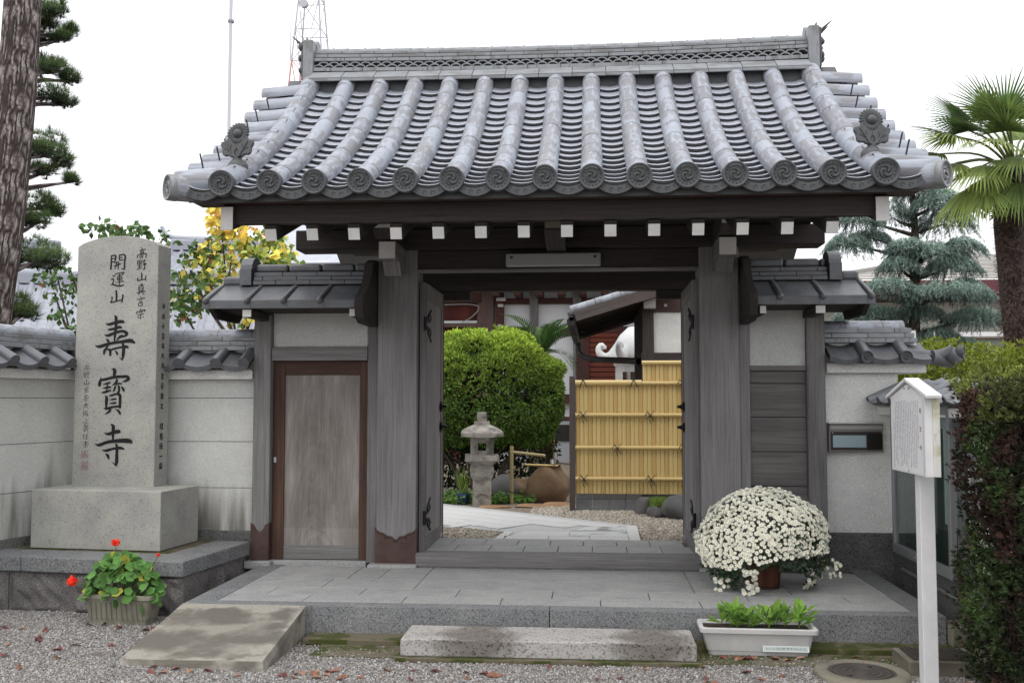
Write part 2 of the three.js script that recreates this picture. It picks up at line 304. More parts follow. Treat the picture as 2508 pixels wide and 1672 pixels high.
// small side door
const door = P('side_door', [bb(-2.474, -2.372, 0.255, 1.96, -0.15, -0.075), bb(-1.71, -1.634, 0.255, 1.96, -0.15, -0.075), bb(-2.372, -1.71, 1.84, 1.96, -0.15, -0.078)], MAT.woodRed, 'reddish brown door frame');
{ const pt = tex(512, 1024, (u, v, x, y) => { const w = (fbm(u, v, 5, 4, 4, 641) - 0.5), q = Math.pow((u - 0.4 + w * 0.12) * 3.2, 2) + v * 2.6 + w * 0.9; const arc = vn(q * 0.11, 0.5, 150, 3, 643) - 0.5, fine = vn(u + w * 0.04, v, 150, 10, 645) - 0.5, f = fbm(u, v, 3, 3, 5, 647) - 0.5, st = fbm(u, v, 12, 2, 3, 649) - 0.5; const t = 0.52 + arc * 0.28 + fine * 0.3 + f * 0.85 + st * 0.45 - 0.25 * Math.exp(-Math.pow((v - 0.27) * 9, 2) - Math.pow((u - 0.25) * 4, 2)) + (v < 0.1 ? 0.12 : 0) + (white(x, y) - 0.5) * 0.1; return mix3([92, 85, 81], [158, 151, 146], t); }); pt.repeat.set(1 / 0.662, 1 / 1.465);
  const g = new THREE.BoxGeometry(0.662, 1.465, 0.035).toNonIndexed(); uvBox(g, 'y', 0.331, 0.7325); part('door_panel', xf(g, -2.041, 1.1075, -0.1125), mat({ map: pt, roughness: 0.85 }), door, 'weathered pale door panel'); }
part('bottom_rail', bb(-2.372, -1.71, 0.258, 0.375, -0.14, -0.085), MAT.wood, door);
part('latch', bb(-2.462, -2.435, 1.08, 1.13, -0.076, -0.06, { b: 0.005 }), MAT.alu, door);
// threshold and slab behind it
const th = P('threshold', bb(-1.198, 1.188, 0.222, 0.336, -0.14, 0.03, { b: 0.008 }), MAT.wood);
P('threshold_stone', bb(-1.18, 1.17, 0.2, 0.228, -0.16, 0.06, { b: 0.006 }), MAT.graniteDark);
for (let i = 0; i < 9; i++) { const w = 2.38 / 8, x0 = -1.2 + w * i; if (i < 8) slab(x0 + (i % 2 ? 0 : 0), x0 + w, -0.54, -0.14, 0.331, MAT.granite, 'paving_slab', yard, 0.08); if (i < 8) slab(x0 - 0.08, x0 - 0.08 + w, -0.95, -0.54, 0.331, MAT.granite, 'paving_slab', yard, 0.08); }
// beams above the doorway
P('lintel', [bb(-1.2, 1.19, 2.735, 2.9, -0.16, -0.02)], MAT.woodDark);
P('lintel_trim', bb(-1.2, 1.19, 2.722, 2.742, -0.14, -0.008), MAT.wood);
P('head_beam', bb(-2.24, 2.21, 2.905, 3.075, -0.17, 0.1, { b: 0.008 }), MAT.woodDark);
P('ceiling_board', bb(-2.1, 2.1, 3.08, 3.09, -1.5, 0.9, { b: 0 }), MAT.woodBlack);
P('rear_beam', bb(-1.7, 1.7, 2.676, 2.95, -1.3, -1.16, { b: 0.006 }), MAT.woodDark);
for (const s of [-1, 1]) { P('rear_bracket', extX([[-1.16, 2.67], [-1.28, 2.67], [-1.28, 2.59], [-1.16, 2.59]], s > 0 ? 0.91 : -1.2, s > 0 ? 1.2 : -0.885), MAT.woodDark); P('rear_post', bb(s * 1.36 - 0.11, s * 1.36 + 0.11, 0.29, 2.676, -1.34, -1.12, { b: 0.01 }), MAT.wood); P('tie_beam', bb(s * 1.37 - 0.06, s * 1.37 + 0.06, 2.3, 2.45, -1.12, -0.3), MAT.woodDark); }
// projecting bracket beams with white end grain
for (const s of [-1, 1]) {
  const x = s * 1.37;
  const b1 = P('bracket_beam', extX([[-0.3, 2.905], [-0.3, 2.77], [0.2, 2.66], [0.3, 2.77], [0.45, 2.77], [0.45, 2.915], [0.1, 2.915]], x - 0.07, x + 0.07), MAT.wood);
  part('white_end', bb(x - 0.066, x + 0.066, 2.774, 2.911, 0.449, 0.455), MAT.whiteEnd, b1);
  const b2 = P('bracket_beam', extX([[-0.3, 3.08], [-0.3, 2.93], [0.56, 2.93], [0.66, 2.985], [0.66, 3.06], [0.4, 3.08]], x - 0.075, x + 0.075), MAT.woodDark);
  part('white_end', bb(x - 0.07, x + 0.07, 2.99, 3.056, 0.659, 0.665), MAT.whiteEnd, b2);
}
{ const b = P('bracket_beam', extX([[0.05, 3.08], [0.05, 2.87], [0.3, 2.87], [0.62, 2.96], [0.62, 3.06], [0.4, 3.08]], -0.08, 0.08), MAT.woodDark); part('white_end', bb(-0.074, 0.074, 2.975, 3.055, 0.619, 0.624), mat({ color: 0x8a8178 }), b); }
P('purlin', bb(-2.12, 2.12, 2.985, 3.1, 0.84, 1.0), MAT.woodBlack);
// rafters with white tips
const SL = Math.atan(0.36);
for (let i = 0; i < 14; i++) {
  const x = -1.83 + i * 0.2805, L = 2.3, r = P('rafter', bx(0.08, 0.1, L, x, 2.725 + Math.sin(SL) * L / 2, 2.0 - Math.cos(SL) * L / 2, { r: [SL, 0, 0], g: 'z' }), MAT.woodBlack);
  part('white_tip', bx(0.076, 0.078, 0.004, x, 2.714, 1.9985, { r: [SL, 0, 0], b: 0.001 }), MAT.whiteEnd, r);
}
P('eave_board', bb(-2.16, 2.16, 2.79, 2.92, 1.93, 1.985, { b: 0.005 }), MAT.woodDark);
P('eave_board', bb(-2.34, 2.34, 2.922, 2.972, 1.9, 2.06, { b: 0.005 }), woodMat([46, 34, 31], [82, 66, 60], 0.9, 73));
for (const s of [-1, 1]) {
  const lo = [], hi = []; for (let i = 0; i <= 10; i++) { const z = lerp(2.03, -0.1, i / 10), u = 2.03 - z; lo.push([z, 2.745 + 0.33 * u + 0.02 * u * u]); hi.unshift([z, 2.902 + 0.35 * u + 0.03 * u * u]); }
  const h = P('bargeboard', extX([...lo, ...hi], s * 2.12 - 0.042, s * 2.12 + 0.042), MAT.woodDark);
  part('white_end', bb(s * 2.12 - 0.041, s * 2.12 + 0.041, 2.746, 2.9, 2.029, 2.034, { b: 0.001 }), MAT.whiteEnd, h);
  P('gable_board', extX([[1.9, 2.9], [0, 3.55], [0, 4.3], [1.0, 3.55]], s * 2.0 - 0.02, s * 2.0 + 0.02), MAT.woodBlack);
}
// open leaves
for (const s of [-1, 1]) {
  const x = s * 1.165, leaf = P('gate_leaf', [bx(0.05, 2.36, 0.1, x, 1.46, -0.13), bx(0.05, 2.36, 0.1, x, 1.46, -1.06), bx(0.05, 0.16, 0.84, x, 0.36, -0.595, { g: 'z' }), bx(0.05, 0.14, 0.84, x, 2.57, -0.595, { g: 'z' })], MAT.wood);
  part('leaf_panel', bb(x - 0.016, x + 0.016, 0.44, 2.5, -1.01, -0.18, { g: 'y' }), MAT.woodPost, leaf);
  part('edge_strip', bb(x - 0.03, x + 0.03, 0.28, 2.64, -1.125, -1.112, { b: 0.002 }), MAT.woodRed, leaf);
  part('foot', bb(x - 0.03, x + 0.03, 0.332, 0.37, -1.08, -0.98), MAT.granite, leaf);
  for (const y of [2.28, 0.62]) {   // scrolled iron hinges
    const fx = x - s * 0.027, g = [];
    for (const k of [-1, 1]) { g.push(tube([[fx, y, -0.08], [fx, y + k * 0.02, -0.16], [fx, y + k * 0.08, -0.25], [fx, y + k * 0.115, -0.33], [fx, y + k * 0.14, -0.38]], 0.008, 18, 5), tube([[fx, y + k * 0.07, -0.24], [fx, y + k * 0.03, -0.3], [fx, y + k * 0.07, -0.36], [fx, y + k * 0.095, -0.33]], 0.006, 12, 5)); g.push(tube([[fx, y + k * 0.05, -0.18], [fx, y + k * 0.02, -0.24], [fx, y + k * 0.05, -0.29]], 0.008, 10, 5)); }
    g.push(bar([fx, y - 0.06, -0.07], [fx, y + 0.06, -0.07], 0.014));
    part('hinge', g, MAT.iron, leaf);
  }
  for (const y of [1.56, 1.37]) part('door_knob', [cyl(0.045, 0.05, 0.012, x - s * 0.03, y, -0.98, [0, 0, PI / 2], 14), cyl(0.014, 0.03, 0.03, x - s * 0.05, y, -0.98, [0, 0, s * PI / 2], 10), xf(new THREE.SphereGeometry(0.016, 8, 6), x - s * 0.07, y, -0.98)], MAT.iron, leaf);
}
function extX(pts, x0, x1) { const g = ext(pts, x1 - x0); xf(g, x1, 0, 0, 0, -PI / 2, 0); return uvBox(g, 'z', rnd() * 3, rnd() * 3); }

// ---------- main roof ----------
const prof = (z) => { const u = 2.2 - z; return 2.982 + 0.389 * u + 0.1266 * u * u; };
const pang = (z) => Math.atan(0.389 + 0.2532 * (2.2 - z));
const PT = []; { let s = 0, z = 2.2; while (z > 0.05) { PT.push([s, z]); const dz = 0.004; s += dz / Math.cos(pang(z)); z -= dz; } }
const zAt = (s) => { for (let i = 1; i < PT.length; i++) if (PT[i][0] >= s) { const [a, b] = [PT[i - 1], PT[i]]; return lerp(a[1], b[1], (s - a[0]) / (b[0] - a[0])); } return 0.06; };
const dk = []; { const up = [], dn = []; for (let i = 0; i <= 14; i++) { const z = lerp(2.13, 0, i / 14); up.push([z, prof(z) - 0.035]); dn.unshift([z, prof(z) - 0.1]); } dk.push(extX([...up, ...dn], -2.34, 2.34)); }
{ const up = [], dn = []; for (let i = 0; i <= 8; i++) { const z = lerp(0, -2.1, i / 8), q = prof(-z); up.push([z, q - 0.035]); dn.unshift([z, q - 0.1]); } dk.push(extX([...up, ...dn], -2.34, 2.34)); }
const roof = P('roof', dk, MAT.tileDark);
const tileMats = [0, 1, 2, 3].map((k) => { const m = MAT.tile.clone(); m.color.setScalar([0.96, 1, 0.9, 1.04][k]); return m; });
function panGeo(w = 0.26, L = 0.165, sag = 0.034, th = 0.024, n = 6) {
  const pos = [], lip = [], f = (i) => { const x = (i / n - 0.5) * w; return [x, sag * Math.pow(x / (w / 2), 2)]; };
  const q = (a, b, c, d) => pos.push(...a, ...b, ...c, ...a, ...c, ...d);
  for (let i = 0; i < n; i++) {
    const [x0, y0] = f(i), [x1, y1] = f(i + 1), ty = 0.004;
    q([x0, y0 - ty, 0], [x1, y1 - ty, 0], [x1, y1, -0.006], [x0, y0, -0.006]);
    q([x0, y0, -0.006], [x1, y1, -0.006], [x1, y1, -L], [x0, y0, -L]);
    lip.push(...[[x0, y0 - th, -0.008], [x1, y1 - th, -0.008], [x1, y1 - ty, 0], [x0, y0 - th, -0.008], [x1, y1 - ty, 0], [x0, y0 - ty, 0]].flat());
    lip.push(...[[x0, y0 - th, -L], [x1, y1 - th, -L], [x1, y1 - th, -0.008], [x0, y0 - th, -L], [x1, y1 - th, -0.008], [x0, y0 - th, -0.008]].flat());
  }
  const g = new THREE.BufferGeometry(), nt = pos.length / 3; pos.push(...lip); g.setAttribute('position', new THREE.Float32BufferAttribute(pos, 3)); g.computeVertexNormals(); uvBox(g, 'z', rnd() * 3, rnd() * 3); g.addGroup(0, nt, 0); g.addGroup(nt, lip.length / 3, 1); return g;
}
function coverGeo(r = 0.073, L = 0.268, n = 12) {   // half-round cover tile, lower end at the origin, running back along -z
  const pos = [], q = (a, b, c, d) => pos.push(...a, ...b, ...c, ...a, ...c, ...d), t = 0.014;
  const a0 = -0.25, a1 = PI + 0.25, pt = (i, rad, z) => { const a = lerp(a0, a1, i / n); return [Math.cos(a) * rad, Math.sin(a) * rad, z]; };
  for (let i = 0; i < n; i++) {
    q(pt(i, r, -0.004), pt(i, r * 0.965, -L), pt(i + 1, r * 0.965, -L), pt(i + 1, r, -0.004));
    q(pt(i, r - 0.004, 0), pt(i, r, -0.004), pt(i + 1, r, -0.004), pt(i + 1, r - 0.004, 0));
    q(pt(i, r - t, 0), pt(i, r - 0.004, 0), pt(i + 1, r - 0.004, 0), pt(i + 1, r - t, 0));
  }
  const g = new THREE.BufferGeometry(); g.setAttribute('position', new THREE.Float32BufferAttribute(pos, 3)); g.computeVertexNormals();
  // smooth normals on the barrel
  const p = g.attributes.position, nn = g.attributes.normal; for (let i = 0; i < p.count; i++) if (Math.abs(nn.getZ(i)) < 0.3) { const x = p.getX(i), y = p.getY(i), l = Math.hypot(x, y); nn.setXYZ(i, x / l, y / l, 0); }
  const uv = [], ou = rnd() * 4, ov = rnd() * 4; for (let i = 0; i < p.count; i++) uv.push(Math.atan2(p.getY(i), p.getX(i)) * r + ou, p.getZ(i) + ov); g.setAttribute('uv', new THREE.Float32BufferAttribute(uv, 2)); return g;
}
const panVar = [0, 1, 2, 3].map(() => panGeo());
const covVar = Array.from({ length: 9 }, () => coverGeo());
function discGeo(r = 0.082, deep = 0.03) {   // round end with rim, bead ring and three comma swirls
  const prf = [[0.0001, 0.016], [r * 0.8, 0.016], [r * 0.82, 0.03], [r * 0.97, 0.03], [r, 0.024], [r, -deep]].map(([a, b]) => new THREE.Vector2(a, b));
  const l = new THREE.LatheGeometry(prf, 28); l.rotateX(PI / 2); const list = [uvBox(l.toNonIndexed())];
  for (let i = 0; i < 14; i++) { const a = i / 14 * 2 * PI; list.push(xf(new THREE.IcosahedronGeometry(r * 0.06, 0), Math.cos(a) * r * 0.66, Math.sin(a) * r * 0.66, 0.018)); }
  for (let k = 0; k < 3; k++) { const pts = [], rad = []; for (let i = 0; i <= 10; i++) { const t = i / 10, a = k * 2.094 + t * 2.7, q = r * (0.13 + 0.36 * Math.sqrt(t)); pts.push([Math.cos(a) * q, Math.sin(a) * q, 0.018]); } list.push(limb(pts, [r * 0.13, r * 0.12, r * 0.075, r * 0.02], 6, 14)); }
  list.forEach((g) => uvBox(g, 'y', 0.3, 0.2)); return merge(list);
}
const disc = discGeo();
const PANM = [MAT.tilePan, MAT.tileDark];   // bleached top; dark edge: unweathered clay plus lip shadow put into the colour
// pan tiles, 18 rows in 14 columns
for (let c = 0; c < 14; c++) for (let k = 0; k < 18; k++) {
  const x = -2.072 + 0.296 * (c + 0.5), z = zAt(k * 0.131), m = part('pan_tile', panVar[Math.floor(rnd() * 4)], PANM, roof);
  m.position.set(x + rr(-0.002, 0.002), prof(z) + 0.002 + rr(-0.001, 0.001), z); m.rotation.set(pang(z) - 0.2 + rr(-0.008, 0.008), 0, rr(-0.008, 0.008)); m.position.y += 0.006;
}
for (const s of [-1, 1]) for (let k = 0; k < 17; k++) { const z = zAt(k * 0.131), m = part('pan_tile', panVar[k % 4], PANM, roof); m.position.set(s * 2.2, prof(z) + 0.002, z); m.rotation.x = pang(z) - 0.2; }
// cover tile columns with swirl discs
for (let c = 0; c < 15; c++) {
  const x = -2.072 + 0.296 * c + (c === 0 ? -0.02 : c === 14 ? 0.02 : 0), sc = c === 0 || c === 14 ? 1.12 : 1;
  for (let k = 0; k < 10; k++) {
    const z = zAt(0.0 + k * 0.25), m = part('cover_tile', pick(covVar), pick(tileMats), roof);
    m.position.set(x + rr(-0.0015, 0.0015), prof(z) + 0.04 + rr(-0.001, 0.002), z); m.scale.set(sc, sc, k === 9 ? 0.55 : 1); m.rotation.set(pang(zAt(k * 0.25 + 0.12)) + rr(-0.006, 0.006), rr(-0.006, 0.006), 0);
  }
  const d = part('eave_disc', disc, MAT.tileDark, roof); d.position.set(x, 3.02, 2.2); d.rotation.set(0.06, 0, rr(-0.3, 0.3)); d.scale.setScalar(sc > 1 ? 1.04 : 1);
}
{ // crescent eave fronts between the discs
  const up = [], dn = []; for (let i = 0; i <= 12; i++) { const x = -0.148 + 0.296 * i / 12; up.push([x, 0.05 * Math.pow(x / 0.13, 2) - 0.018]); dn.unshift([x, -0.07 + 0.075 * Math.pow(x / 0.148, 2)]); }
  const list = [ext([...up, ...dn], 0.02)];
  for (let i = 0; i < 4; i++) { const cx = -0.075 + 0.05 * i; list.push(uvBox(xf(new THREE.TorusGeometry(0.011, 0.003, 4, 10, 4.5).toNonIndexed(), cx, -0.042 + 0.04 * Math.pow(cx / 0.1, 2), 0.021))); }
  const g = merge(list);
  for (let c = -1; c < 15; c++) { const m = part('eave_crescent', g, MAT.tileDark, roof); m.position.set(-2.072 + 0.296 * (c + 0.5), 2.982, 2.182); m.rotation.x = 0.05; }
}
// verge tiles lying across the gable edges, corner rolls, iron rods
const verge = Array.from({ length: 4 }, () => coverGeo(0.086, 0.4, 12)), rod = bar([0, 0, 0], [0, 0.13, 0], 0.006, 5);
for (const s of [-1, 1]) {
  for (let j = 0; j < 9; j++) {
    const sp = 0.16 + j * 0.255, z = zAt(sp), y = prof(z) + 0.035, m = part('verge_tile', pick(verge), pick(tileMats), roof);
    m.position.set(s * 2.45, y - 0.02, z); m.rotation.set(0, s * PI / 2, 0); m.rotation.order = 'YXZ'; m.rotation.x = 0.07;
    if (j < 8 && j % 4 !== 3) { const r = part('iron_rod', rod, MAT.black, roof); r.position.set(s * (2.27 + rr(-0.03, 0.03)), y + 0.055, z - 0.02); r.rotation.set(0.1, 0, s * -0.2); }
  }
  part('verge_board', extX([[2.1, 2.93], [1.2, prof(1.2) - 0.12], [0.2, prof(0.2) - 0.12], [0.2, prof(0.2) - 0.02], [1.2, prof(1.2) - 0.02], [2.1, 3.02]], s > 0 ? 2.3 : -2.36, s > 0 ? 2.36 : -2.3), MAT.woodDark, roof);
  const cr = part('corner_roll', [cyl(0.066, 0.064, 0.3, s * 2.23, 3.045, 2.125, [0, 0, s > 0 ? -PI / 2 : PI / 2], 16), xf(cyl(0.086, 0.08, 0.13, 0, 0, 0, [PI / 2, 0, 0], 20), s * 2.367, 3.0, 2.14, 0, s * 0.85, 0)], MAT.tile, roof);
  const cd = part('eave_disc', disc, MAT.tileDark, roof); cd.position.set(s * 2.432, 3.0, 2.195); cd.rotation.y = s * 0.85; cd.scale.setScalar(1.06); cd.material = MAT.tileRidge;
  // chrysanthemum finial on the verge column
  const fx = s * 2.09, fin = part('flower_finial', [xf(new THREE.SphereGeometry(0.034, 12, 8).toNonIndexed(), 0, 0, 0), bx(0.05, 0.24, 0.05, 0, -0.11, -0.02, { b: 0.02 }), xf(new THREE.SphereGeometry(0.07, 12, 8).toNonIndexed(), 0, -0.235, -0.03)], MAT.tileDark, roof, 'chrysanthemum ridge ornament');
  fin.position.set(fx, 3.42, 1.93); fin.rotation.set(-0.12, s * 0.12, 0);
  const pet = xf(new THREE.SphereGeometry(1, 8, 6).toNonIndexed(), 0, 0, 0).scale(0.0125, 0.03, 0.016);
  for (let i = 0; i < 22; i++) { const p = part('petal', pet, MAT.tileDark, fin), a = i / 22 * 2 * PI; p.position.set(Math.sin(a) * 0.052, Math.cos(a) * 0.052, -0.004); p.rotation.z = -a; }
  for (const k of [-1, 1]) {   // lobed leaves
    const o = []; for (let i = 0; i <= 24; i++) { const t = i / 24 * PI * 2, r2 = 0.062 * (1 + 0.16 * Math.cos(t * 5)); o.push([Math.sin(t) * r2 * 0.9, -Math.cos(t) * r2 * 1.15]); }
    const lf = part('leaf', [xf(ext(o, 0.02, { bev: 0.006 }), 0, 0, 0), tube([[0, -0.09, 0.03], [0, 0, 0.03], [0, 0.05, 0.028]], 0.006, 8, 5), tube([[0, -0.03, 0.03], [0.03, 0.01, 0.028]], 0.004, 4, 4), tube([[0, -0.03, 0.03], [-0.03, 0.01, 0.028]], 0.004, 4, 4), tube([[0, -0.06, 0.02], [-k * 0.03, -0.14, 0.015], [-k * 0.05, -0.2, 0.0]], 0.014, 8, 6)], MAT.tileDark, fin);
    lf.position.set(k * 0.058, -0.1, -0.01); lf.rotation.z = -k * 0.5; lf.scale.setScalar(0.86);
  }
}
// ridge
const sagY = (x) => 0.025 * Math.pow(x / 2.07, 2);
const ridge = P('ridge', [bb(-2.09, 2.09, 4.0, 4.62, -0.07, 0.07, { b: 0 }), bb(-2.07, 2.07, 4.0, 4.33, -0.2, 0.21, { b: 0 })], MAT.tileDark);
function course(y0, y1, hz, off, len = 0.283, m = MAT.tileRidge) {
  for (let x = -2.09 + off - len; x < 2.09; x += len) { const a = Math.max(x, -2.09), b = Math.min(x + len, 2.09); if (b - a < 0.03) continue;
    const t = part('ridge_tile', bx(b - a - 0.003, y1 - y0, hz * 2, 0, 0, 0, { b: 0.004 }), m, ridge); t.position.set((a + b) / 2, (y0 + y1) / 2 + sagY((a + b) / 2), 0); t.rotation.z = Math.atan(0.05 * (a + b) / 2 / 4.3); }
}
course(4.418, 4.451, 0.155, 0.15); course(4.512, 4.541, 0.14, 0.27); course(4.55, 4.578, 0.125, 0.12); course(4.587, 4.611, 0.11, 0.24);
for (let x = -2.09; x < 2.08; x += 0.2786) { const t = part('ridge_tile', [xf(new THREE.CylinderGeometry(0.075, 0.075, 0.2756, 14, 1, false, 0, PI).toNonIndexed(), 0, 0, 0, 0, 0, PI / 2).scale(1, 0.62, 1), cyl(0.01, 0.01, 0.012, 0.0, 0.05, 0, [0, 0, 0], 6)], MAT.tileRidge, ridge); t.position.set(x + 0.139, 4.617 + sagY(x + 0.14), 0); }
for (const sd of [1, -1]) for (let x = -2.09; x < 2.08; x += 0.2786) { // sloping flange tiles
  const t = part('flange_tile', [xf(bx(0.2756, 0.02, 0.166, 0, 0, 0), 0, 0, 0, 0.588, 0, 0), bb(-0.1378, 0.1378, -0.068, -0.04, 0.055, 0.071)], MAT.tileRidge, ridge); t.position.set(x + 0.139, 4.365 + sagY(x + 0.139) * 0.6, sd * 0.222); if (sd < 0) t.rotation.y = PI; }
{ const arc = new THREE.Shape(), N = 10, rr1 = 0.046, h1 = 0.026, o = [], q = []; for (let i = 0; i <= N; i++) { const a = i / N * PI; o.push([-Math.cos(a) * rr1, Math.sin(a) * h1]); q.unshift([-Math.cos(a) * (rr1 - 0.012), Math.sin(a) * (h1 - 0.009)]); }
  const g = ext([...o, ...q], 0.03);
  for (let r = 0; r < 2; r++) for (let i = 0; i < 45; i++) { const x = -2.05 + 0.092 * i + (r ? 0.046 : 0); if (x > 2.07) continue; const m = part('wave_tile', g, MAT.tileRidge, ridge); m.position.set(x, 4.458 + 0.025 * r + sagY(x), 0.105); } }
for (const s of [-1, 1]) {
  const e = part('ridge_end', [bb(-0.045, 0.045, 4.3, 4.72, -0.17, 0.17, { b: 0.012 }), xf(cyl(0.06, 0.06, 0.1, 0, 0, 0, [0, 0, PI / 2], 14), 0, 4.7, 0).scale(1, 1, 1)], MAT.tileRidge, ridge); e.position.x = s * 2.135;
  const lump = []; const R2 = rng(5); for (let i = 0; i < 16; i++) lump.push(xf(new THREE.IcosahedronGeometry(0.022 + R2() * 0.025, 1), 0.055 + R2() * 0.03, 4.42 + R2() * 0.26, (R2() - 0.5) * 0.2));
  lump.push(bb(0.045, 0.07, 4.38, 4.72, -0.13, 0.13, { b: 0.01 }), bar([0.07, 4.7, 0.05], [0.17, 4.79, 0.07], 0.018, 6, 0.003), bar([0.07, 4.7, -0.05], [0.17, 4.79, -0.07], 0.018, 6, 0.003), xf(new THREE.ConeGeometry(0.04, 0.1, 7).toNonIndexed(), 0.05, 4.76, 0, 0, 0, -0.2));
  const o = part('ridge_mask', lump, MAT.tileDark, ridge, 'horned mask ornament on the ridge end'); o.position.x = s * 2.135; if (s < 0) o.rotation.y = PI;
}

// ---------- small wing roofs beside the posts ----------
function wingRoof(x0, x1, outer, ribs) {   // outer: -1 free end to the left, 1 to the right; xIn: end at the main post
  const xi = outer < 0 ? x1 : x0, xo = outer < 0 ? x0 : x1, A = [0.08, 2.6], B = [0.46, 2.432];
  const w = P('wing_roof', [extX([[-0.4, 2.4], [-0.08, 2.58], [0.08, 2.58], [0.44, 2.405], [0.44, 2.385], [0, 2.37], [-0.4, 2.38]], x0 + 0.02, x1 - 0.02)], MAT.woodDark);
  const ang = Math.atan2(A[1] - B[1], B[0] - A[0]), L = Math.hypot(A[1] - B[1], B[0] - A[0]);
  const xs = [...ribs].sort((a, b) => a - b), edges = outer < 0 ? [...xs, x1] : [x0, ...xs];
  for (let i = 0; i < edges.length - 1; i++) {
    const a = edges[i], b = edges[i + 1];
    const t = part('flat_tile', [bx(b - a - 0.004, 0.02, L, 0, 0, 0, { r: [ang, 0, 0] }), bb(-(b - a) / 2 + 0.002, (b - a) / 2 - 0.002, -0.145, -0.078, 0.17, 0.195, { b: 0.004 })], MAT.tileWing, w);
    t.position.set((a + b) / 2, (A[1] + B[1]) / 2, (A[0] + B[0]) / 2);
  }
  for (const x of xs) part('rib_tile', [tube([[x, A[1] + 0.005, A[0] - 0.02], [x, lerp(A[1], B[1], 0.5) + 0.01, lerp(A[0], B[0], 0.5)], [x, B[1] + 0.008, B[0] + 0.005]], 0.026, 10, 8), xf(new THREE.SphereGeometry(0.03, 8, 6).toNonIndexed(), x, B[1] + 0.004, B[0] + 0.008), bb(x - 0.03, x + 0.03, 2.37, 2.425, 0.44, 0.468, { b: 0.004 })], MAT.tileWing, w);
  const r0 = outer < 0 ? xo + 0.3 : xi, r1 = outer < 0 ? xi : xo - 0.28;
  [[2.605, 2.638, 0.135, 0.1], [2.642, 2.675, 0.12, 0.22], [2.679, 2.714, 0.105, 0.05]].forEach(([y0, y1, hz, off]) => { for (let x = r0 - off; x < r1; x += 0.3) { const a = Math.max(x, r0), b = Math.min(x + 0.3, r1); if (b - a > 0.02) part('ridge_tile', bb(a + 0.0015, b - 0.0015, y0, y1, -hz, hz), MAT.tileWing, w); } });
  for (let x = r0; x < r1 - 0.02; x += 0.29) { const b = Math.min(x + 0.29, r1); part('ridge_tile', bb(x + 0.0015, b - 0.0015, 2.718, 2.79, -0.075, 0.075, { b: 0.025 }), MAT.tileWing, w); }
  const ex = outer < 0 ? r0 - 0.06 : r1 + 0.06, o = [[-0.15, 2.603], [-0.15, 2.74]]; for (let i = 0; i <= 10; i++) { const a = PI - i / 10 * PI; o.push([Math.cos(a) * 0.13, 2.745 + Math.sin(a) * 0.11]); } o.push([0.15, 2.74], [0.15, 2.603]);
  part('end_tile', extX(o, ex - 0.05, ex + 0.05), MAT.tileWing, w);
  const hx0 = outer < 0 ? xo + 0.02 : ex + 0.05, hx1 = outer < 0 ? ex - 0.05 : xo - 0.02;
  part('ridge_tile', bb(hx0, hx1, 2.6, 2.685, -0.09, 0.1, { b: 0.03 }), MAT.tileWing, w);
  // wavy dark board against the main post
  const bo = [[0.04, 2.82], [0.16, 2.78], [0.22, 2.66], [0.32, 2.56], [0.5, 2.46], [0.53, 2.4], [0.5, 2.29], [0.4, 2.25], [-0.1, 2.25], [-0.3, 2.5], [-0.1, 2.82]];
  const bd = outer < 0 ? [x1 - 0.02, x1 + 0.05] : [x0 - 0.06, x0 + 0.0]; part('end_board', extX(bo, bd[0], bd[1]), MAT.woodDark, w);
  for (const [cx, ww] of outer < 0 ? [[-2.538, 0.075], [-1.655, 0.05]] : [[1.64, 0.05], [2.085, 0.075]]) { const b = part('bracket', bb(cx - ww / 2, cx + ww / 2, 2.303, 2.365, -0.1, 0.44), MAT.woodDark, w); b.userData.label = 'bracket with white painted end'; part('white_end', bb(cx - ww / 2 + 0.001, cx + ww / 2 - 0.001, 2.304, 2.364, 0.439, 0.444, { b: 0.001 }), MAT.whiteEnd, w); }
  const gx = outer < 0 ? x0 + 0.05 : x1 - 0.05; part('gable_trim', extX([[-0.3, 2.38], [0.44, 2.38], [0.3, 2.3], [-0.2, 2.3]], gx - 0.02, gx + 0.02), MAT.woodBlack, w);
}
wingRoof(-2.9, -1.6, -1, [-2.88, -2.53, -2.225, -1.92]);
wingRoof(1.59, 2.5, 1, [1.77, 2.1, 2.47]);

// ---------- lamp under the eave ----------
{ const t = thing('fluorescent_lamp', 'long grey fluorescent lamp housing fixed above the gate doorway', 'lamp', [-0.03, 2.8, 0.0]);
  part('lamp_housing', [bx(0.77, 0.1, 0.09, 0, 0.01, 0.03, { b: 0.02 })], mat({ color: 0x8e8f90, roughness: 0.5, metalness: 0.2 }), t);
  part('lamp_cover', [bx(0.8, 0.115, 0.04, 0, 0, 0.08, { b: 0.015 })], mat({ color: 0x9b9c9d, roughness: 0.35 }), t);
  for (const s of [-1, 1]) part('screw', cyl(0.011, 0.011, 0.012, s * 0.35, 0.02, 0.103, [PI / 2, 0, 0], 8), MAT.black, t); }
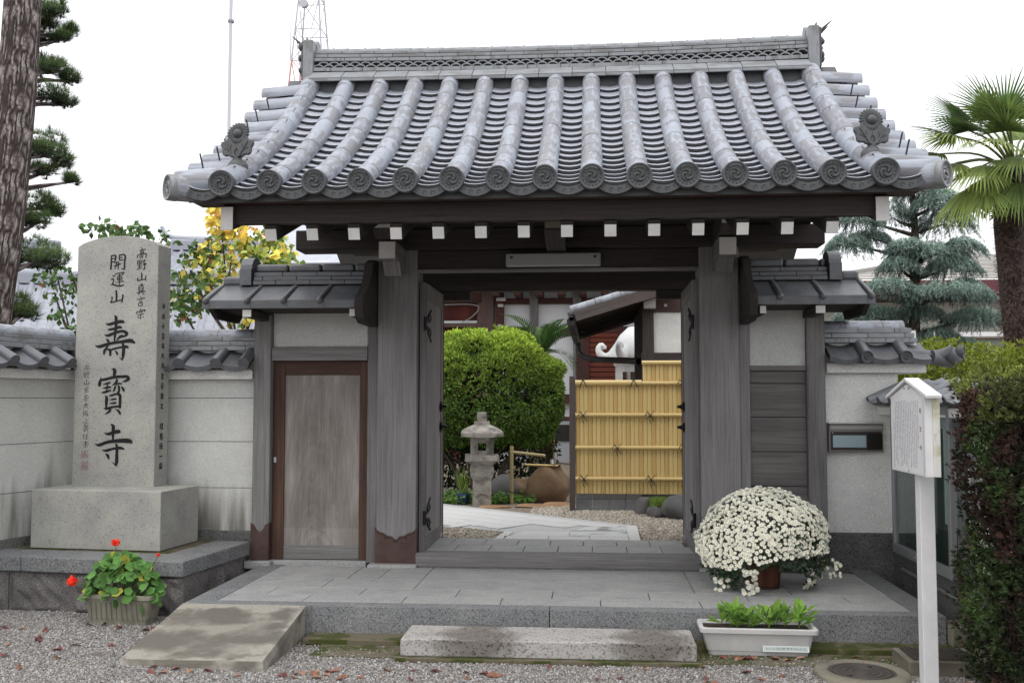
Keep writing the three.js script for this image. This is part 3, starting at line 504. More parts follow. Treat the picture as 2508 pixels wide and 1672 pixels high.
// ---------- walls ----------
function wallTex(seed, warm = 0) {   // plaster with dark water streaks rising from its foot (uv: metres, v from the foot)
  return tex(1024, 1024, (u, v, x, y) => {
    const s = (vn(u, v, 220, 220, seed) - 0.5) * 16 + (white(x, y) - 0.5) * 10 + (fbm(u, v, 5, 5, 4, seed + 1) - 0.5) * 22;
    const top = 0.1 + 0.34 * fbm(u, 0.5, 9, 3, 3, seed + 2) + 0.1 * (vn(u, 0.3, 60, 3, seed + 3) - 0.5); // streak height
    const k = clamp((top - v) / 0.22, 0, 1) * clamp(fbm(u, v, 30, 2, 4, seed + 4) * 2.6 - 0.7, 0, 1), g = 186 + s;
    return mix3([g, g, g - 3 - warm], [84, 81, 74], k * 0.66);
  });
}
const wallMap = wallTex(301);
MAT.wallPlaster = mat({ map: rep(wallMap, 2.2, 1.7), color: new THREE.Color(1.18, 1.18, 1.17), roughness: 0.95, bumpMap: rep(fineBump, 0.8), bumpScale: 0.002 });
MAT.wallClean = MAT.plaster.clone(); MAT.wallClean.color.setScalar(1.55);
// wall between two ground points, front side to the right of the direction a -> b seen from above; local x runs along it, local z to the front
function wallThing(label, a, b, opt) {
  const dx = b[0] - a[0], dz = b[1] - a[1], L = Math.hypot(dx, dz), t = thing('plaster_wall', label, 'wall', [a[0], 0, a[1]], Math.atan2(-dz, dx));
  const { y0 = 0.2, yf = 0.49, yt = 1.8, th = 0.2, joints = [], m = MAT.wallPlaster, foot = MAT.graniteDark } = opt;
  part('footing', bb(0, L, y0 - 0.2, yf, -th - 0.02, 0.02, { b: 0.006 }), foot, t);
  const ys = [yf, ...joints, yt];
  for (let i = 0; i < ys.length - 1; i++) { const g = new THREE.BoxGeometry(L, ys[i + 1] - ys[i] - 0.006, th).toNonIndexed(); xf(g, L / 2, (ys[i] + ys[i + 1]) / 2, -th / 2); uvBox(g, 'y', a[0] * 0.37, -yf); part('plaster_course', g, m, t); }
  part('plaster_core', bb(0.004, L - 0.004, yf, yt, -th + 0.004, -0.006, { b: 0 }), MAT.graniteDark, t);
  return [t, L];
}
function coping(t, L, o) {   // tiled coping on a wall thing: moulding, pan tiles with rolls, three ridge courses and a round crown
  const { y = 1.8, x0 = 0, x1 = L, pitch = 0.325, first = 0.1, discs = false, noshiIn = 0, endRoll = false } = o;
  part('moulding', bb(x0, x1, y, y + 0.085, -0.3, 0.1, { b: 0.012 }), MAT.wallClean, t);
  const yb = y + 0.105, zf = 0.23, rise = 0.15;
  part('coping_core', bb(x0 + 0.02, x1 - 0.04, y + 0.08, y + 0.36, -0.17, -0.03, { b: 0 }), MAT.wallClean, t);
  for (const sd of [1, -1]) for (let x = x0 + first - pitch; x < x1 - 0.02; x += pitch) {
    const a = Math.max(x, x0), b = Math.min(x + pitch, x1); if (b - a < 0.05) continue;
    const w = b - a, N = 8, pos = [], c = x + pitch / 2, q = (p1, p2, p3, p4) => pos.push(...p1, ...p2, ...p3, ...p1, ...p3, ...p4);
    const prf = (xx) => 0.05 * Math.pow((xx - c) / (pitch / 2), 2), Lz = 0.3;
    for (let i = 0; i < N; i++) { const X0 = lerp(a, b, i / N), X1 = lerp(a, b, (i + 1) / N), Y0 = prf(X0), Y1 = prf(X1);
      q([X0, yb + Y0, zf], [X1, yb + Y1, zf], [X1, yb + Y1 + rise, zf - Lz], [X0, yb + Y0 + rise, zf - Lz]); q([X0, yb + Y0 - 0.042, zf - 0.012], [X1, yb + Y1 - 0.042, zf - 0.012], [X1, yb + Y1, zf], [X0, yb + Y0, zf]);
      q([X0, yb + Y0 - 0.042 + rise, zf - Lz], [X1, yb + Y1 - 0.042 + rise, zf - Lz], [X1, yb + Y1 - 0.042, zf - 0.012], [X0, yb + Y0 - 0.042, zf - 0.012]); }
    const g = new THREE.BufferGeometry(); g.setAttribute('position', new THREE.Float32BufferAttribute(pos, 3)); g.computeVertexNormals(); uvBox(g, 'z', rnd(), rnd());
    const m = part('pan_tile', g, MAT.tileWing, t); if (sd < 0) { m.rotation.y = PI; m.position.set(x0 + x1, 0, -0.2); }
    if (x + pitch <= x1 + 0.05) {
      const rl = coverGeo(0.05, 0.32, 10), mm = part('roll_tile', [xf(rl, 0, 0, 0), cyl(0.05, 0.05, 0.006, 0, 0, -0.004, [PI / 2, 0, 0], 14)], MAT.tileWing, t), sx = Math.min(x + pitch, x1 - 0.03); mm.position.set(sd > 0 ? sx : x0 + x1 - sx, yb + 0.03, sd > 0 ? zf + 0.01 : -0.2 - zf - 0.01); mm.rotation.order = 'YXZ'; mm.rotation.y = sd > 0 ? 0 : PI; mm.rotation.x = Math.atan2(rise, 0.3);
      if (discs && sd > 0) { const d = part('eave_disc', disc, MAT.tileDark, t); d.scale.setScalar(0.62); d.position.set(sx, yb + 0.022, zf + 0.022); }
    }
  }
  const yr = y + 0.255;
  for (let k = 0; k < 3; k++) { const e1 = x1 - noshiIn * (k * 0.15 + 0.4), off = [0.1, 0.24, 0.02][k]; for (let x = x0 - off; x < e1; x += 0.3) { const a = Math.max(x, x0), b = Math.min(x + 0.3, e1); if (b - a > 0.03) part('ridge_tile', bb(a + 0.0015, b - 0.0015, yr + k * 0.042, yr + k * 0.042 + 0.038, -0.1 - 0.15 + k * 0.012, -0.1 + 0.15 - k * 0.012), MAT.tileRidge, t); } }
  const e2 = x1 - noshiIn; for (let x = x0 - 0.12; x < e2 - 0.02; x += 0.31) { const a = Math.max(x, x0), b = Math.min(x + 0.31, e2); if (b - a > 0.03) part('crown_tile', xf(new THREE.CylinderGeometry(0.085, 0.085, b - a - 0.004, 14, 1, false, 0, PI).toNonIndexed(), 0, 0, 0, 0, 0, PI / 2).scale(1, 0.82, 1).translate((a + b) / 2, yr + 0.125, -0.1), MAT.tile, t); }
}
{
  const [t, L] = wallThing('white plaster wall with tiled coping between the stone pillar and the gate', [-4.12, -0.1], [-2.64, -0.1], { joints: [0.86, 1.26, 1.64] });
  coping(t, L, { first: 0.23, pitch: 0.325 });
}
{
  const [t, L] = wallThing('streaked plaster wall slanting behind the stone pillar at the left edge', [-4.98, 2.4], [-4.28, -0.1], { joints: [0.86, 1.26, 1.64] });
  coping(t, L, { first: 0.2, pitch: 0.3 });
}
{
  const [t, L] = wallThing('short white plaster wall with intercom right of the gate', [2.215, -0.15], [2.84, -0.15], { m: MAT.wallClean, yf: 0.52, yt: 1.845 });
  coping(t, L, { y: 1.845, x0: 0.02, x1: 0.83, pitch: 0.312, first: 0.29, discs: true, noshiIn: 0.13 });
  const e = part('corner_roll', [tube([[0.6, 2.03, 0.02], [0.78, 1.99, 0.08], [0.92, 1.985, 0.12], [1.0, 2.01, 0.15], [1.03, 2.03, 0.16]], 0.05, 14, 10), cyl(0.058, 0.056, 0.11, 1.03, 1.98, 0.16, [0, 0, 0.9], 14), cyl(0.06, 0.045, 0.2, 0.94, 1.95, 0.12, [0, 0.3, 1.35], 12)], MAT.tileWing, t);
  const d = part('eave_disc', disc, MAT.tileDark, t); d.scale.setScalar(0.72); d.position.set(1.08, 2.01, 0.18); d.rotation.y = 1.1;
}
{ // wall running towards the viewer on the right, carrying the notice case
  const [t, L] = wallThing('low plaster side wall with tile coping behind the glass notice case', [2.78, -0.1], [2.78, 1.85], { m: MAT.wallClean, yf: 0.5, yt: 1.5, y0: 0.2 });
  t.rotation.y = -PI / 2; t.position.set(2.78, 0, -0.1);
  // local z now points to -x
  part('coping_slab', bb(-0.02, L, 1.5, 1.57, -0.32, 0.12, { b: 0.012 }), MAT.wallClean, t);
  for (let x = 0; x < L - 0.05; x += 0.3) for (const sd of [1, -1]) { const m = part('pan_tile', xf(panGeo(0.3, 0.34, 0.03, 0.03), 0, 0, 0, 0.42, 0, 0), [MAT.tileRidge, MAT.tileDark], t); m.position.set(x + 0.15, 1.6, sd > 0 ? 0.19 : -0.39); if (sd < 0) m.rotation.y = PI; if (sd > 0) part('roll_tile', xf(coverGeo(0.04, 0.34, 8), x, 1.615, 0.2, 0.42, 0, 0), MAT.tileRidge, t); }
  part('crown_tile', xf(new THREE.CylinderGeometry(0.07, 0.07, L, 12, 1, false, 0, PI).toNonIndexed(), 0, 0, 0, 0, 0, PI / 2).translate(L / 2, 1.7, -0.1), MAT.tile, t);
}
// ---------- intercom box ----------
{ const t = thing('mailbox', 'steel mailbox with pale blue window on the short white wall', 'mailbox', [2.47, 1.31, -0.13]);
  part('case', [bx(0.44, 0.235, 0.07, 0, 0, 0.02, { b: 0.006 }), bx(0.43, 0.006, 0.09, 0, 0.108, 0.03)], mat({ color: 0x8a8684, roughness: 0.35, metalness: 0.4 }), t);
  part('highlight_hood', bx(0.45, 0.012, 0.1, 0, 0.121, 0.035), mat({ color: 0xc9c8c6, roughness: 0.3, metalness: 0.3 }), t); part('flap', bx(0.42, 0.035, 0.006, 0, 0.088, 0.058), mat({ color: 0xb4b1ae, roughness: 0.3, metalness: 0.3 }), t);  // hood added over the case; its pale colour paints the silver highlight
  part('face', bx(0.41, 0.15, 0.006, 0, -0.025, 0.057), mat({ color: 0x4a4340, roughness: 0.4, metalness: 0.6 }), t);
  part('window', bx(0.27, 0.1, 0.006, -0.055, -0.03, 0.063), mat({ color: 0x9fb2b8, roughness: 0.25 }), t);
  part('button_panel', [bx(0.12, 0.13, 0.012, 0.15, -0.03, 0.062), cyl(0.008, 0.008, 0.01, 0.165, -0.065, 0.071, [PI / 2, 0, 0], 10)], mat({ color: 0x2c2725, roughness: 0.35, metalness: 0.3 }), t);
  part('screw', cyl(0.006, 0.006, 0.008, -0.19, 0.04, 0.06, [PI / 2, 0, 0], 8), MAT.alu, t); }

// ---------- terrace under the monument ----------
{ const t = thing('stone_terrace', 'low granite terrace of rough blocks carrying the inscribed pillar', 'terrace', [-2.77, 0, 1.1], -0.115);
  const rough = (w, h, d, x, y, z, seed) => { const r = rng(seed), g = new THREE.BoxGeometry(w, h, d, 22, 14, 3), p = g.attributes.position; const H = (a, b, c) => (Math.sin(a * 23 + seed) + Math.sin(b * 31 + seed * 2) + Math.sin((a + b) * 47 + c * 9)) * 0.006; for (let i = 0; i < p.count; i++) { const X = p.getX(i), Y = p.getY(i), Z = p.getZ(i); if (Math.abs(X) < w / 2 - 0.03 && Math.abs(Y) < h / 2 - 0.02) p.setZ(i, Z + (Z > 0 ? H(X, Y, Z) * 1.6 + 0.035 * fbm(X + 0.5, Y + 0.5 + seed * 0.07, 7, 7, 3, seed) : 0)); } g.computeVertexNormals(); return xf(uvBox(g.index ? g.toNonIndexed() : g, 'y', r() * 3, r() * 3), x, y, z); };
  let x = 0; [0.42, 0.5, 0.56, 0.52, 0.5].forEach((w, i) => { part('rough_block', rough(w - 0.006, 0.3, 0.3, x - w / 2, 0.15, -0.18 + (i % 2) * 0.006, 11 + i), MAT.graniteRough, t); x -= w; });
  for (let k = 0; k < 2; k++) part('rough_block', xf(rough(0.56, 0.3, 0.3, 0, 0, 0, 31 + k), -0.19, 0.15, -0.32 - k * 0.57, 0, PI / 2, 0), MAT.graniteRough, t);
  part('fill', bb(-2.5, -0.1, 0.01, 0.32, -1.3, -0.15, { b: 0 }), MAT.graniteDark, t);
  [[-1.35, 0.02], [-2.6, -1.353]].forEach(([a, b]) => part('coping_stone', bb(a + 0.002, b, 0.302, 0.42, -0.32, 0.025, { b: 0.012 }), MAT.graniteKerb, t));
  [[-0.68, -0.322], [-1.08, -0.684]].forEach(([a, b]) => part('coping_stone', bb(-0.3, 0.02, 0.302, 0.42, a, b, { b: 0.012 }), MAT.graniteKerb, t));
  part('top_slab', bb(-2.5, -0.302, 0.3, 0.416, -1.2, -0.324, { b: 0.003 }), MAT.moss, t); }

// ---------- inscribed pillar ----------
const mon = thing('stone_monument', 'tall inscribed granite pillar on a plinth', 'monument', [-3.14, 0.42, 0.66], -0.1);
part('plinth', bb(-1.15, 0, 0, 0.473, -0.62, 0, { b: 0.008 }), MAT.graniteWarm, mon);
const PW = 0.752, PX0 = -1.04, PZ = -0.385, PH = 2.0;   // pillar front face: x from PX0, z = PZ, y from .475
{ const o = [[PX0, 0.474], [PX0, 2.52]]; for (let i = 0; i <= 20; i++) { const t = i / 20; o.push([PX0 + PW * t, 2.52 + 0.085 * Math.pow(Math.sin(PI * t), 0.65)]); } o.push([PX0 + PW, 2.52], [PX0 + PW, 0.474]);
  part('pillar', xf(ext(o, 0.2, { bev: 0.004 }), 0, 0, PZ - 0.2), MAT.graniteWarm, mon); }
// brush strokes: "x,y,w x,y,w;..." in the tracing frame, laid on the face as thin raised ink
function strokes(str, map, z, kw = 1) {
  const list = [];
  for (const s of str.split(';')) {
    const p = s.trim().split(/\s+/).map((q) => q.split(',').map(Number)); if (p.length < 2) continue;
    const pts = [], c = new THREE.CatmullRomCurve3(p.map((q) => V(q[0], q[1], q[2] ?? 8)), false, 'centripetal'), n = (p.length - 1) * 4;
    for (let i = 0; i <= n; i++) pts.push(c.getPoint(i / n));
    const L = [], R = [];
    for (let i = 0; i <= n; i++) { const a = pts[Math.max(0, i - 1)], b = pts[Math.min(n, i + 1)], dx = b.x - a.x, dy = b.y - a.y, l = Math.hypot(dx, dy) || 1, w = Math.max(0.6, pts[i].z * kw / 2) ; L.push(map(pts[i].x - dy / l * w, pts[i].y + dx / l * w)); R.push(map(pts[i].x + dy / l * w, pts[i].y - dx / l * w)); }
    const pos = [], tri = (A, B, C) => { const cr = (B[0] - A[0]) * (C[1] - A[1]) - (B[1] - A[1]) * (C[0] - A[0]); const T = cr > 0 ? [A, B, C] : [A, C, B]; T.forEach((q) => pos.push(q[0], q[1], z)); };
    for (let i = 0; i < n; i++) { tri(L[i], R[i], R[i + 1]); tri(L[i], R[i + 1], L[i + 1]); }
    for (const [k, dir] of [[0, -1], [n, 1]]) { const a = pts[k], b = pts[k === 0 ? 1 : n - 1], dx = a.x - b.x, dy = a.y - b.y, l = Math.hypot(dx, dy) || 1, w = a.z * kw / 2 * 0.6; if (w > 1) tri(L[k], map(a.x + dx / l * w, a.y + dy / l * w), R[k]); }
    const g = new THREE.BufferGeometry(); g.setAttribute('position', new THREE.Float32BufferAttribute(pos, 3)); g.computeVertexNormals(); z += 0.00004; list.push(uvBox(g));
  }
  return merge(list);
}
// photograph of the face: its left and right edges lean, so the frame is mapped bilinearly
const faceMap = (ox, oy, s) => (x, y) => { const px = ox + x / s, py = oy + y / s, v = (py - 600) / (1191 - 600), l = lerp(172, 165, v), r = lerp(367, 360.5, v); return [PX0 + PW * (px - l) / (r - l), 2.52 - (2.52 - 0.478) * v]; };
const glyph = (name, str, ox, oy, s, kw, label) => part(name, strokes(str, faceMap(ox, oy, s), PZ + 0.0065, kw), MAT.ink, mon, label);
glyph('carved_character', '590,125,10 630,190,80 640,300,85 635,450,75 615,650,70 600,850,40;345,360,8 440,385,75 600,345,80 800,310,90 865,340,40;400,522,8 465,530,60 620,500,70 740,465,80 795,490,40;315,672,8 420,695,72 600,625,72 840,580,78 930,650,95 880,715,55 780,720,80 700,780,50 650,850,8;365,790,10 420,830,70 440,900,60 390,1030,50 330,1120,75 320,1220,40;70,965,8 170,1000,80 450,925,80 800,870,82 1050,850,115 1150,910,50;400,1080,40 480,1090,70 490,1250,60;520,1090,55 640,1050,52 800,1020,55 930,1010,85 980,1040,40;620,1110,10 670,1180,65 690,1230,35;825,900,55 850,1050,80 840,1250,80 815,1385,20;815,1370,35 730,1290,8', 210, 760, 11.2, 1);
glyph('carved_character', '540,130,10 630,130,80 640,200,100 620,310,75;262,350,10 235,450,70 215,560,95 215,615,40;280,430,80 420,400,78 650,345,82 850,335,80 1000,340,85 1030,400,80 960,450,70 850,485,12;310,560,15 420,530,60 520,500,48;310,670,15 420,645,65 540,630,48;440,560,38 420,760,38;270,780,10 340,785,60 450,750,65 540,725,38;680,395,15 710,440,65 650,530,55 570,590,10;660,560,55 760,530,48 850,540,35;660,610,60 640,700,55 590,770,18;755,590,55 770,700,65 750,800,45 690,740,8;820,600,10 880,680,75 905,750,50;380,880,20 420,930,80 415,1080,85 415,1220,55;470,880,10 540,875,52 700,830,58 790,860,85 800,1000,78 795,1225,75;500,1000,10 600,980,50 690,970,55;490,1105,10 600,1090,55 690,1080,55;335,1230,10 420,1250,70 600,1200,60 780,1180,55;540,1260,55 500,1330,65 370,1415,8;660,1255,8 770,1320,65 810,1410,45', 210, 895, 11.61, 1);
glyph('carved_character', '570,125,30 640,190,100 640,300,95 635,450,78 640,600,55;370,390,8 500,420,85 650,370,95 800,345,115 850,370,45;95,710,8 220,750,80 450,665,95 750,620,108 1100,620,135 1190,660,70;320,890,8 430,910,75 650,850,68 850,825,85 970,860,40;730,700,50 755,800,78 755,1000,86 750,1250,95 735,1370,25;740,1340,55 605,1235,8;415,1000,15 490,1050,85 520,1150,55', 210, 1030, 12.06, 1);
const G2 = (str, kw = 1.15) => glyph('carved_character', str, 240, 590, 7.84, kw);
G2('105,260,20 105,400,30 100,530,30;100,265,25 170,255,25 190,265,30 175,370,22;115,320,18 170,315,18;115,385,20 170,375,20;260,250,20 262,350,22;250,255,20 340,245,26 368,265,30 360,400,28 350,530,28 290,515,5;270,300,16 320,300,16;265,355,18 340,345,18;170,400,18 240,388,20;150,465,10 220,445,25 285,425,22;205,400,18 200,460,20 170,525,12;245,390,18 240,530,16', 1);
G2('130,640,8 155,670,28;100,730,10 145,715,25 150,760,20 130,820,18;95,825,12 140,825,25 220,850,28 300,855,28 350,835,20;180,630,18 175,665,12;185,615,14 300,600,18 350,600,22 320,630,10;220,650,12 330,640,14;225,685,14 225,740,14;225,685,12 310,680,16 310,735,14;230,712,10 305,708,10;225,738,12 310,735,12;190,785,10 345,765,20;265,625,16 265,830,16', 1);
G2('205,945,30 215,1050,36 210,1150,30;125,1070,30 130,1110,20 105,1175,20;105,1180,22 200,1155,24 310,1130,20;335,1025,28 330,1100,28 315,1180,24', 1);
G2('680,120,12 690,150,14;635,175,6 700,160,16 760,155,12;665,180,12 665,235,10;665,195,8 715,190,12 715,230,10;670,212,8 710,208,8;640,245,8 720,232,12;600,270,14 605,320,14;600,262,8 700,245,14 765,240,16 770,270,16 760,320,14;650,285,12 655,320,10;650,283,8 705,278,12 700,315,10;655,318,10 700,312,10');
G2('600,385,14 610,450,12;600,380,10 680,365,12 675,440,12;605,415,10 675,405,10;605,450,12 680,440,12;645,375,12 640,520,12;605,490,8 690,475,12;595,545,14 650,520,14 695,510,8;700,375,8 755,365,14 725,400,12;705,400,8 740,425,14;700,450,8 770,430,16 745,465,8;735,440,14 735,545,14 700,535,5');
G2('685,610,18 690,680,22 688,745,18;615,710,18 612,765,16;605,765,14 690,745,16 750,735,14;765,665,16 762,760,16');
G2('690,815,12 685,865,12;630,855,8 720,840,14;630,885,12 640,980,12;630,885,8 715,870,12 712,965,12;640,912,8 710,905,8;640,940,8 710,932,8;645,968,8 710,960,8;590,1000,8 670,985,14 755,970,14;650,1005,12 620,1035,8;700,1000,8 735,1030,14');
G2('665,1070,8 690,1090,14;595,1130,8 680,1115,14 755,1095,12;640,1155,8 705,1140,10;640,1185,8 705,1172,10;630,1210,12 635,1255,10;630,1207,8 705,1195,12 700,1250,10;635,1255,10 705,1248,10');
G2('670,1305,10 680,1340,14;600,1375,16 595,1410,10;605,1370,10 690,1350,14 760,1335,18 740,1365,8;640,1385,8 710,1375,12;610,1430,8 690,1415,14 735,1405,10;675,1420,12 675,1495,14 640,1490,5;640,1450,12 620,1490,8;715,1455,8 740,1480,12');
glyph('signature_line', '150,42,8 155,62,8;120,78,5 190,68,8;140,80,5 165,100,5;125,110,6 122,135,5;125,108,5 185,100,6 185,132,6;140,115,4 165,112,4 165,130,4;115,155,5 115,190,5 145,185,5 145,150,5;130,155,5 130,230,5;112,205,5 150,200,5;112,230,6 150,222,5;155,155,5 180,150,5 165,175,5;155,180,5 195,175,6 172,182,6 172,235,6 155,228,4;152,262,8 155,325,8;125,300,8 122,330,8 155,328,8 190,320,6;188,285,8 188,330,8;120,390,5 150,370,6;150,365,5 190,360,6;120,395,5 185,385,6;130,410,5 175,400,5;130,425,5 165,420,6;125,445,6 185,430,6;150,470,7 140,520,7;120,500,6 180,485,6;115,535,7 190,515,7;140,540,6 135,560,6 175,545,6;115,620,7 185,605,9;150,580,8 145,630,8 115,668,4;155,630,6 180,665,8;125,700,7 112,735,5;122,720,6 122,775,6;145,705,5 180,695,5;145,715,6 145,745,5 180,735,5;150,725,4 175,720,4;145,760,6 180,755,6 175,780,5;145,815,8 155,812,8;120,850,6 125,880,6 180,868,6;150,835,5 185,830,6;150,840,6 150,870,6;120,915,6 180,905,6;150,905,6 150,930,6;120,935,5 185,925,5;115,960,6 190,945,6;140,960,6 135,1000,5;165,955,6 185,1000,6;120,985,5 150,975,5;130,1025,7 112,1060,5;125,1045,6 125,1100,6;145,1040,5 185,1030,5;140,1070,5 190,1060,5;165,1035,6 165,1095,6;145,1098,5 185,1090,5;120,1150,6 185,1135,8;150,1120,8 150,1215,8;115,1180,6 190,1165,6;130,1195,5 125,1215,5;165,1190,5 180,1210,7', 170, 885, 5.7, 0.85);
const redInk = mat({ color: 0x93626a, roughness: 0.9 });
for (const y of [1265, 1428]) part('red_seal', strokes(`95,${y},6 185,${y - 2},6;97,${y},6 97,${y + 95},6;183,${y},6 183,${y + 92},6;95,${y + 95},6 185,${y + 92},6;125,${y + 15},7 120,${y + 80},7;110,${y + 40},6 170,${y + 35},6;145,${y + 12},7 150,${y + 82},7;165,${y + 50},8 168,${y + 80},6;112,${y + 65},6 160,${y + 60},6`, faceMap(170, 885, 5.7), PZ + 0.0065), redInk, mon);
// the column of small characters on the pillar's side: 10 x 10 strokes each, top to bottom
const SMALL = { 平: '1,2 9,2;3,4 4,5;7,4 6,5;0,6 10,6;5,2 5,10', 成: '1,3 9,3;2,3 1,9;3,6 5,6 5,8;6,0 9,9;8,6 6,9', 十: '0,5 10,5;5,0 5,10', 五: '1,1 9,1;4,1 3,9;2,5 8,5 7,9;0,9 10,9', 年: '3,0 1,3;2,2 9,2;3,5 8,5;3,5 3,7;0,7 10,7;6,2 6,10', 九: '0,3 7,3 7,8 10,8;4,0 3,5 0,9', 月: '3,1 2,9;3,1 8,1 8,9;3,4 8,4;3,6 8,6', 吉: '1,2 9,2;5,0 5,4;2,4 8,4;2,6 2,10;2,6 8,6 8,10;2,10 8,10', 日: '2,1 2,9;2,1 8,1 8,9;2,5 8,5;2,9 8,9', 建: '4,2 9,2;3,4 10,4;4,6 9,6;7,0 7,8;0,2 3,2 1,9;0,9 10,9', 之: '5,0 5,2;1,3 8,3 2,8;1,9 10,9', 一: '0,5 10,5', 同: '1,1 1,10;1,1 9,1 9,10;3,4 7,4;3,6 3,8 7,8 7,6;3,6 7,6', 信: '2,0 1,3;2,3 2,10;4,1 9,1;4,3 9,3;4,5 9,5;4,7 4,10 9,10 9,7;4,7 9,7', 徒: '2,0 0,3;2,3 0,6;1,5 1,10;4,2 9,2;6,0 6,5;3,5 10,5;6,5 6,9;6,7 9,7;4,9 10,9', 檀: '0,3 4,3;2,0 2,10;2,4 0,7;5,1 10,1;6,2 9,2 9,4 6,4;6,6 9,6 9,8 6,8;5,10 10,10', 寿: '2,1 8,1;1,3 9,3;5,0 4,5;0,5 10,5;4,5 0,10;3,7 10,7;8,6 8,10 6,9;5,8 6,9', 宝: '5,0 5,1;1,3 1,2 9,2 9,3;2,4 8,4;2,6 8,6;5,4 5,9;1,9 9,9;7,7 8,8', 寺: '2,1 8,1;5,0 5,4;0,4 10,4;1,6 10,6;7,5 7,10 5,9;3,7 4,8' };
function smallColumn(text, x, y0, ch, sx, sy, w) { let out = []; [...text].forEach((c, i) => { if (!SMALL[c]) return; for (const s of SMALL[c].split(';')) out.push(s.split(' ').map((q) => { const [a, b] = q.split(',').map(Number); return `${x + a * sx},${y0 + i * ch + b * sy},${w}`; }).join(' ')); }); return out.join(';'); }
{ const m = part('side_inscription', strokes(smallColumn('平成十五年九月吉日建之 檀信徒一同', 0, 0, 10.4, 0.62, 0.62, 0.2), (x, y) => [x * 0.0075, -y * 0.0082], 0, 1), mat({ color: 0x35352f, roughness: 0.9 }), mon); m.position.set(PX0 + PW + 0.0065, 2.03, PZ - 0.07); m.rotation.y = PI / 2; }

// ---------- ramp, step, planters ----------
{ const t = thing('concrete_ramp', 'stained concrete ramp slab leaning on the platform corner', 'ramp');
  const g = new THREE.BufferGeometry(), p = [[-2.6, 0, 2.42], [-1.67, 0, 2.5], [-1.67, 0, 1.65], [-2.53, 0, 1.65], [-2.61, 0.035, 2.4], [-1.685, 0.06, 2.48], [-1.66, 0.224, 1.66], [-2.53, 0.224, 1.648]];
  const f = [[4, 5, 6, 7], [0, 1, 5, 4], [1, 2, 6, 5], [3, 0, 4, 7], [2, 3, 7, 6]], pos = []; for (const [a, b, c, d] of f) pos.push(...p[a], ...p[b], ...p[c], ...p[a], ...p[c], ...p[d]);
  g.setAttribute('position', new THREE.Float32BufferAttribute(pos, 3)); g.computeVertexNormals(); uvBox(g, 'z', 2.65, -1.64);
  const rt = tex(512, 512, (u, v, x, y) => { const f2 = fbm(u, v, 4, 5, 5, 401), e = Math.min(u, 1 - u, v, 1 - v), n2 = (white(x, y, 2) - 0.5) * 22; const pale = 0.8 * THREE.MathUtils.smoothstep(f2, 0.46, 0.76) + 0.8 * THREE.MathUtils.smoothstep(0.07 - e + (f2 - 0.5) * 0.4, -0.05, 0.1); const b = mix3([106, 101, 93], [164, 159, 148], clamp(pale, 0, 1) * (0.75 + 0.25 * white(x >> 2, y >> 2, 3))); return [b[0] + n2, b[1] + n2, b[2] + n2]; });
  rt.repeat.set(1 / 1.0, 1 / 0.88); part('ramp_slab', g, mat({ map: rt, roughness: 0.95, bumpMap: rep(fineBump, 0.4), bumpScale: 0.003 }), t); }
{ const t = thing('step_stone', 'long rough granite step lying in front of the platform', 'step', [0.005, 0, 2.0]);
  part('step_block', bx(1.83, 0.11, 0.39, 0, 0.083, -0.02, { b: 0.012 }), MAT.step, t); part('mortar_bed', bx(1.89, 0.03, 0.43, 0, 0.014, -0.01, { b: 0.008 }), MAT.moss, t); }
class Leaves {   // many small folded leaves in one geometry
  constructor() { this.p = []; this.n = []; this.c = []; }
  tri(a, b, c, col) { const u = b.clone().sub(a), v = c.clone().sub(a), n = u.cross(v).normalize(); for (const q of [a, b, c]) { this.p.push(q.x, q.y, q.z); this.n.push(n.x, n.y, n.z); this.c.push(col[0], col[1], col[2]); } }
  leaf(b, d, up, len, w, col, fold = 0.25, mid = 0.5) { // base, direction, approximate normal
    const D = d.clone().normalize(), S = D.clone().cross(up).normalize(), N = S.clone().cross(D).normalize();
    const m = b.clone().addScaledVector(D, len * mid), t = b.clone().addScaledVector(D, len), l = m.clone().addScaledVector(S, w / 2).addScaledVector(N, w * fold), r = m.clone().addScaledVector(S, -w / 2).addScaledVector(N, w * fold);
    this.tri(b, t, l, col); this.tri(b, r, t, col); }
  round(b, d, up, r, col, n = 7, cup = 0.2) { // round scalloped leaf around its centre
    const D = d.clone().normalize(), S = D.clone().cross(up).normalize(), N = S.clone().cross(D).normalize(), ring = [];
    for (let i = 0; i < n; i++) { const a = i / n * 2 * PI, q = r * (0.94 + 0.08 * Math.cos(i * PI)); ring.push(b.clone().addScaledVector(D, Math.cos(a) * q).addScaledVector(S, Math.sin(a) * q).addScaledVector(N, cup * r)); }
    for (let i = 0; i < n; i++) this.tri(b, ring[i], ring[(i + 1) % n], col); }
  needle(b, d, len, w, col) { const S = d.clone().cross(V(0.31, 0.77, 0.55)).normalize().multiplyScalar(w / 2); this.tri(b.clone().add(S), b.clone().sub(S), b.clone().addScaledVector(d.clone().normalize(), len), col); }
  geo() { const g = new THREE.BufferGeometry(); g.setAttribute('position', new THREE.Float32BufferAttribute(this.p, 3)); g.setAttribute('normal', new THREE.Float32BufferAttribute(this.n, 3)); g.setAttribute('color', new THREE.Float32BufferAttribute(this.c, 3)); return g; }
}
const rdir = () => { const z = rr(-1, 1), a = rr(0, 2 * PI), s = Math.sqrt(1 - z * z); return V(Math.cos(a) * s, z, Math.sin(a) * s); };
const sh = (c, k) => [c[0] * k, c[1] * k, c[2] * k];
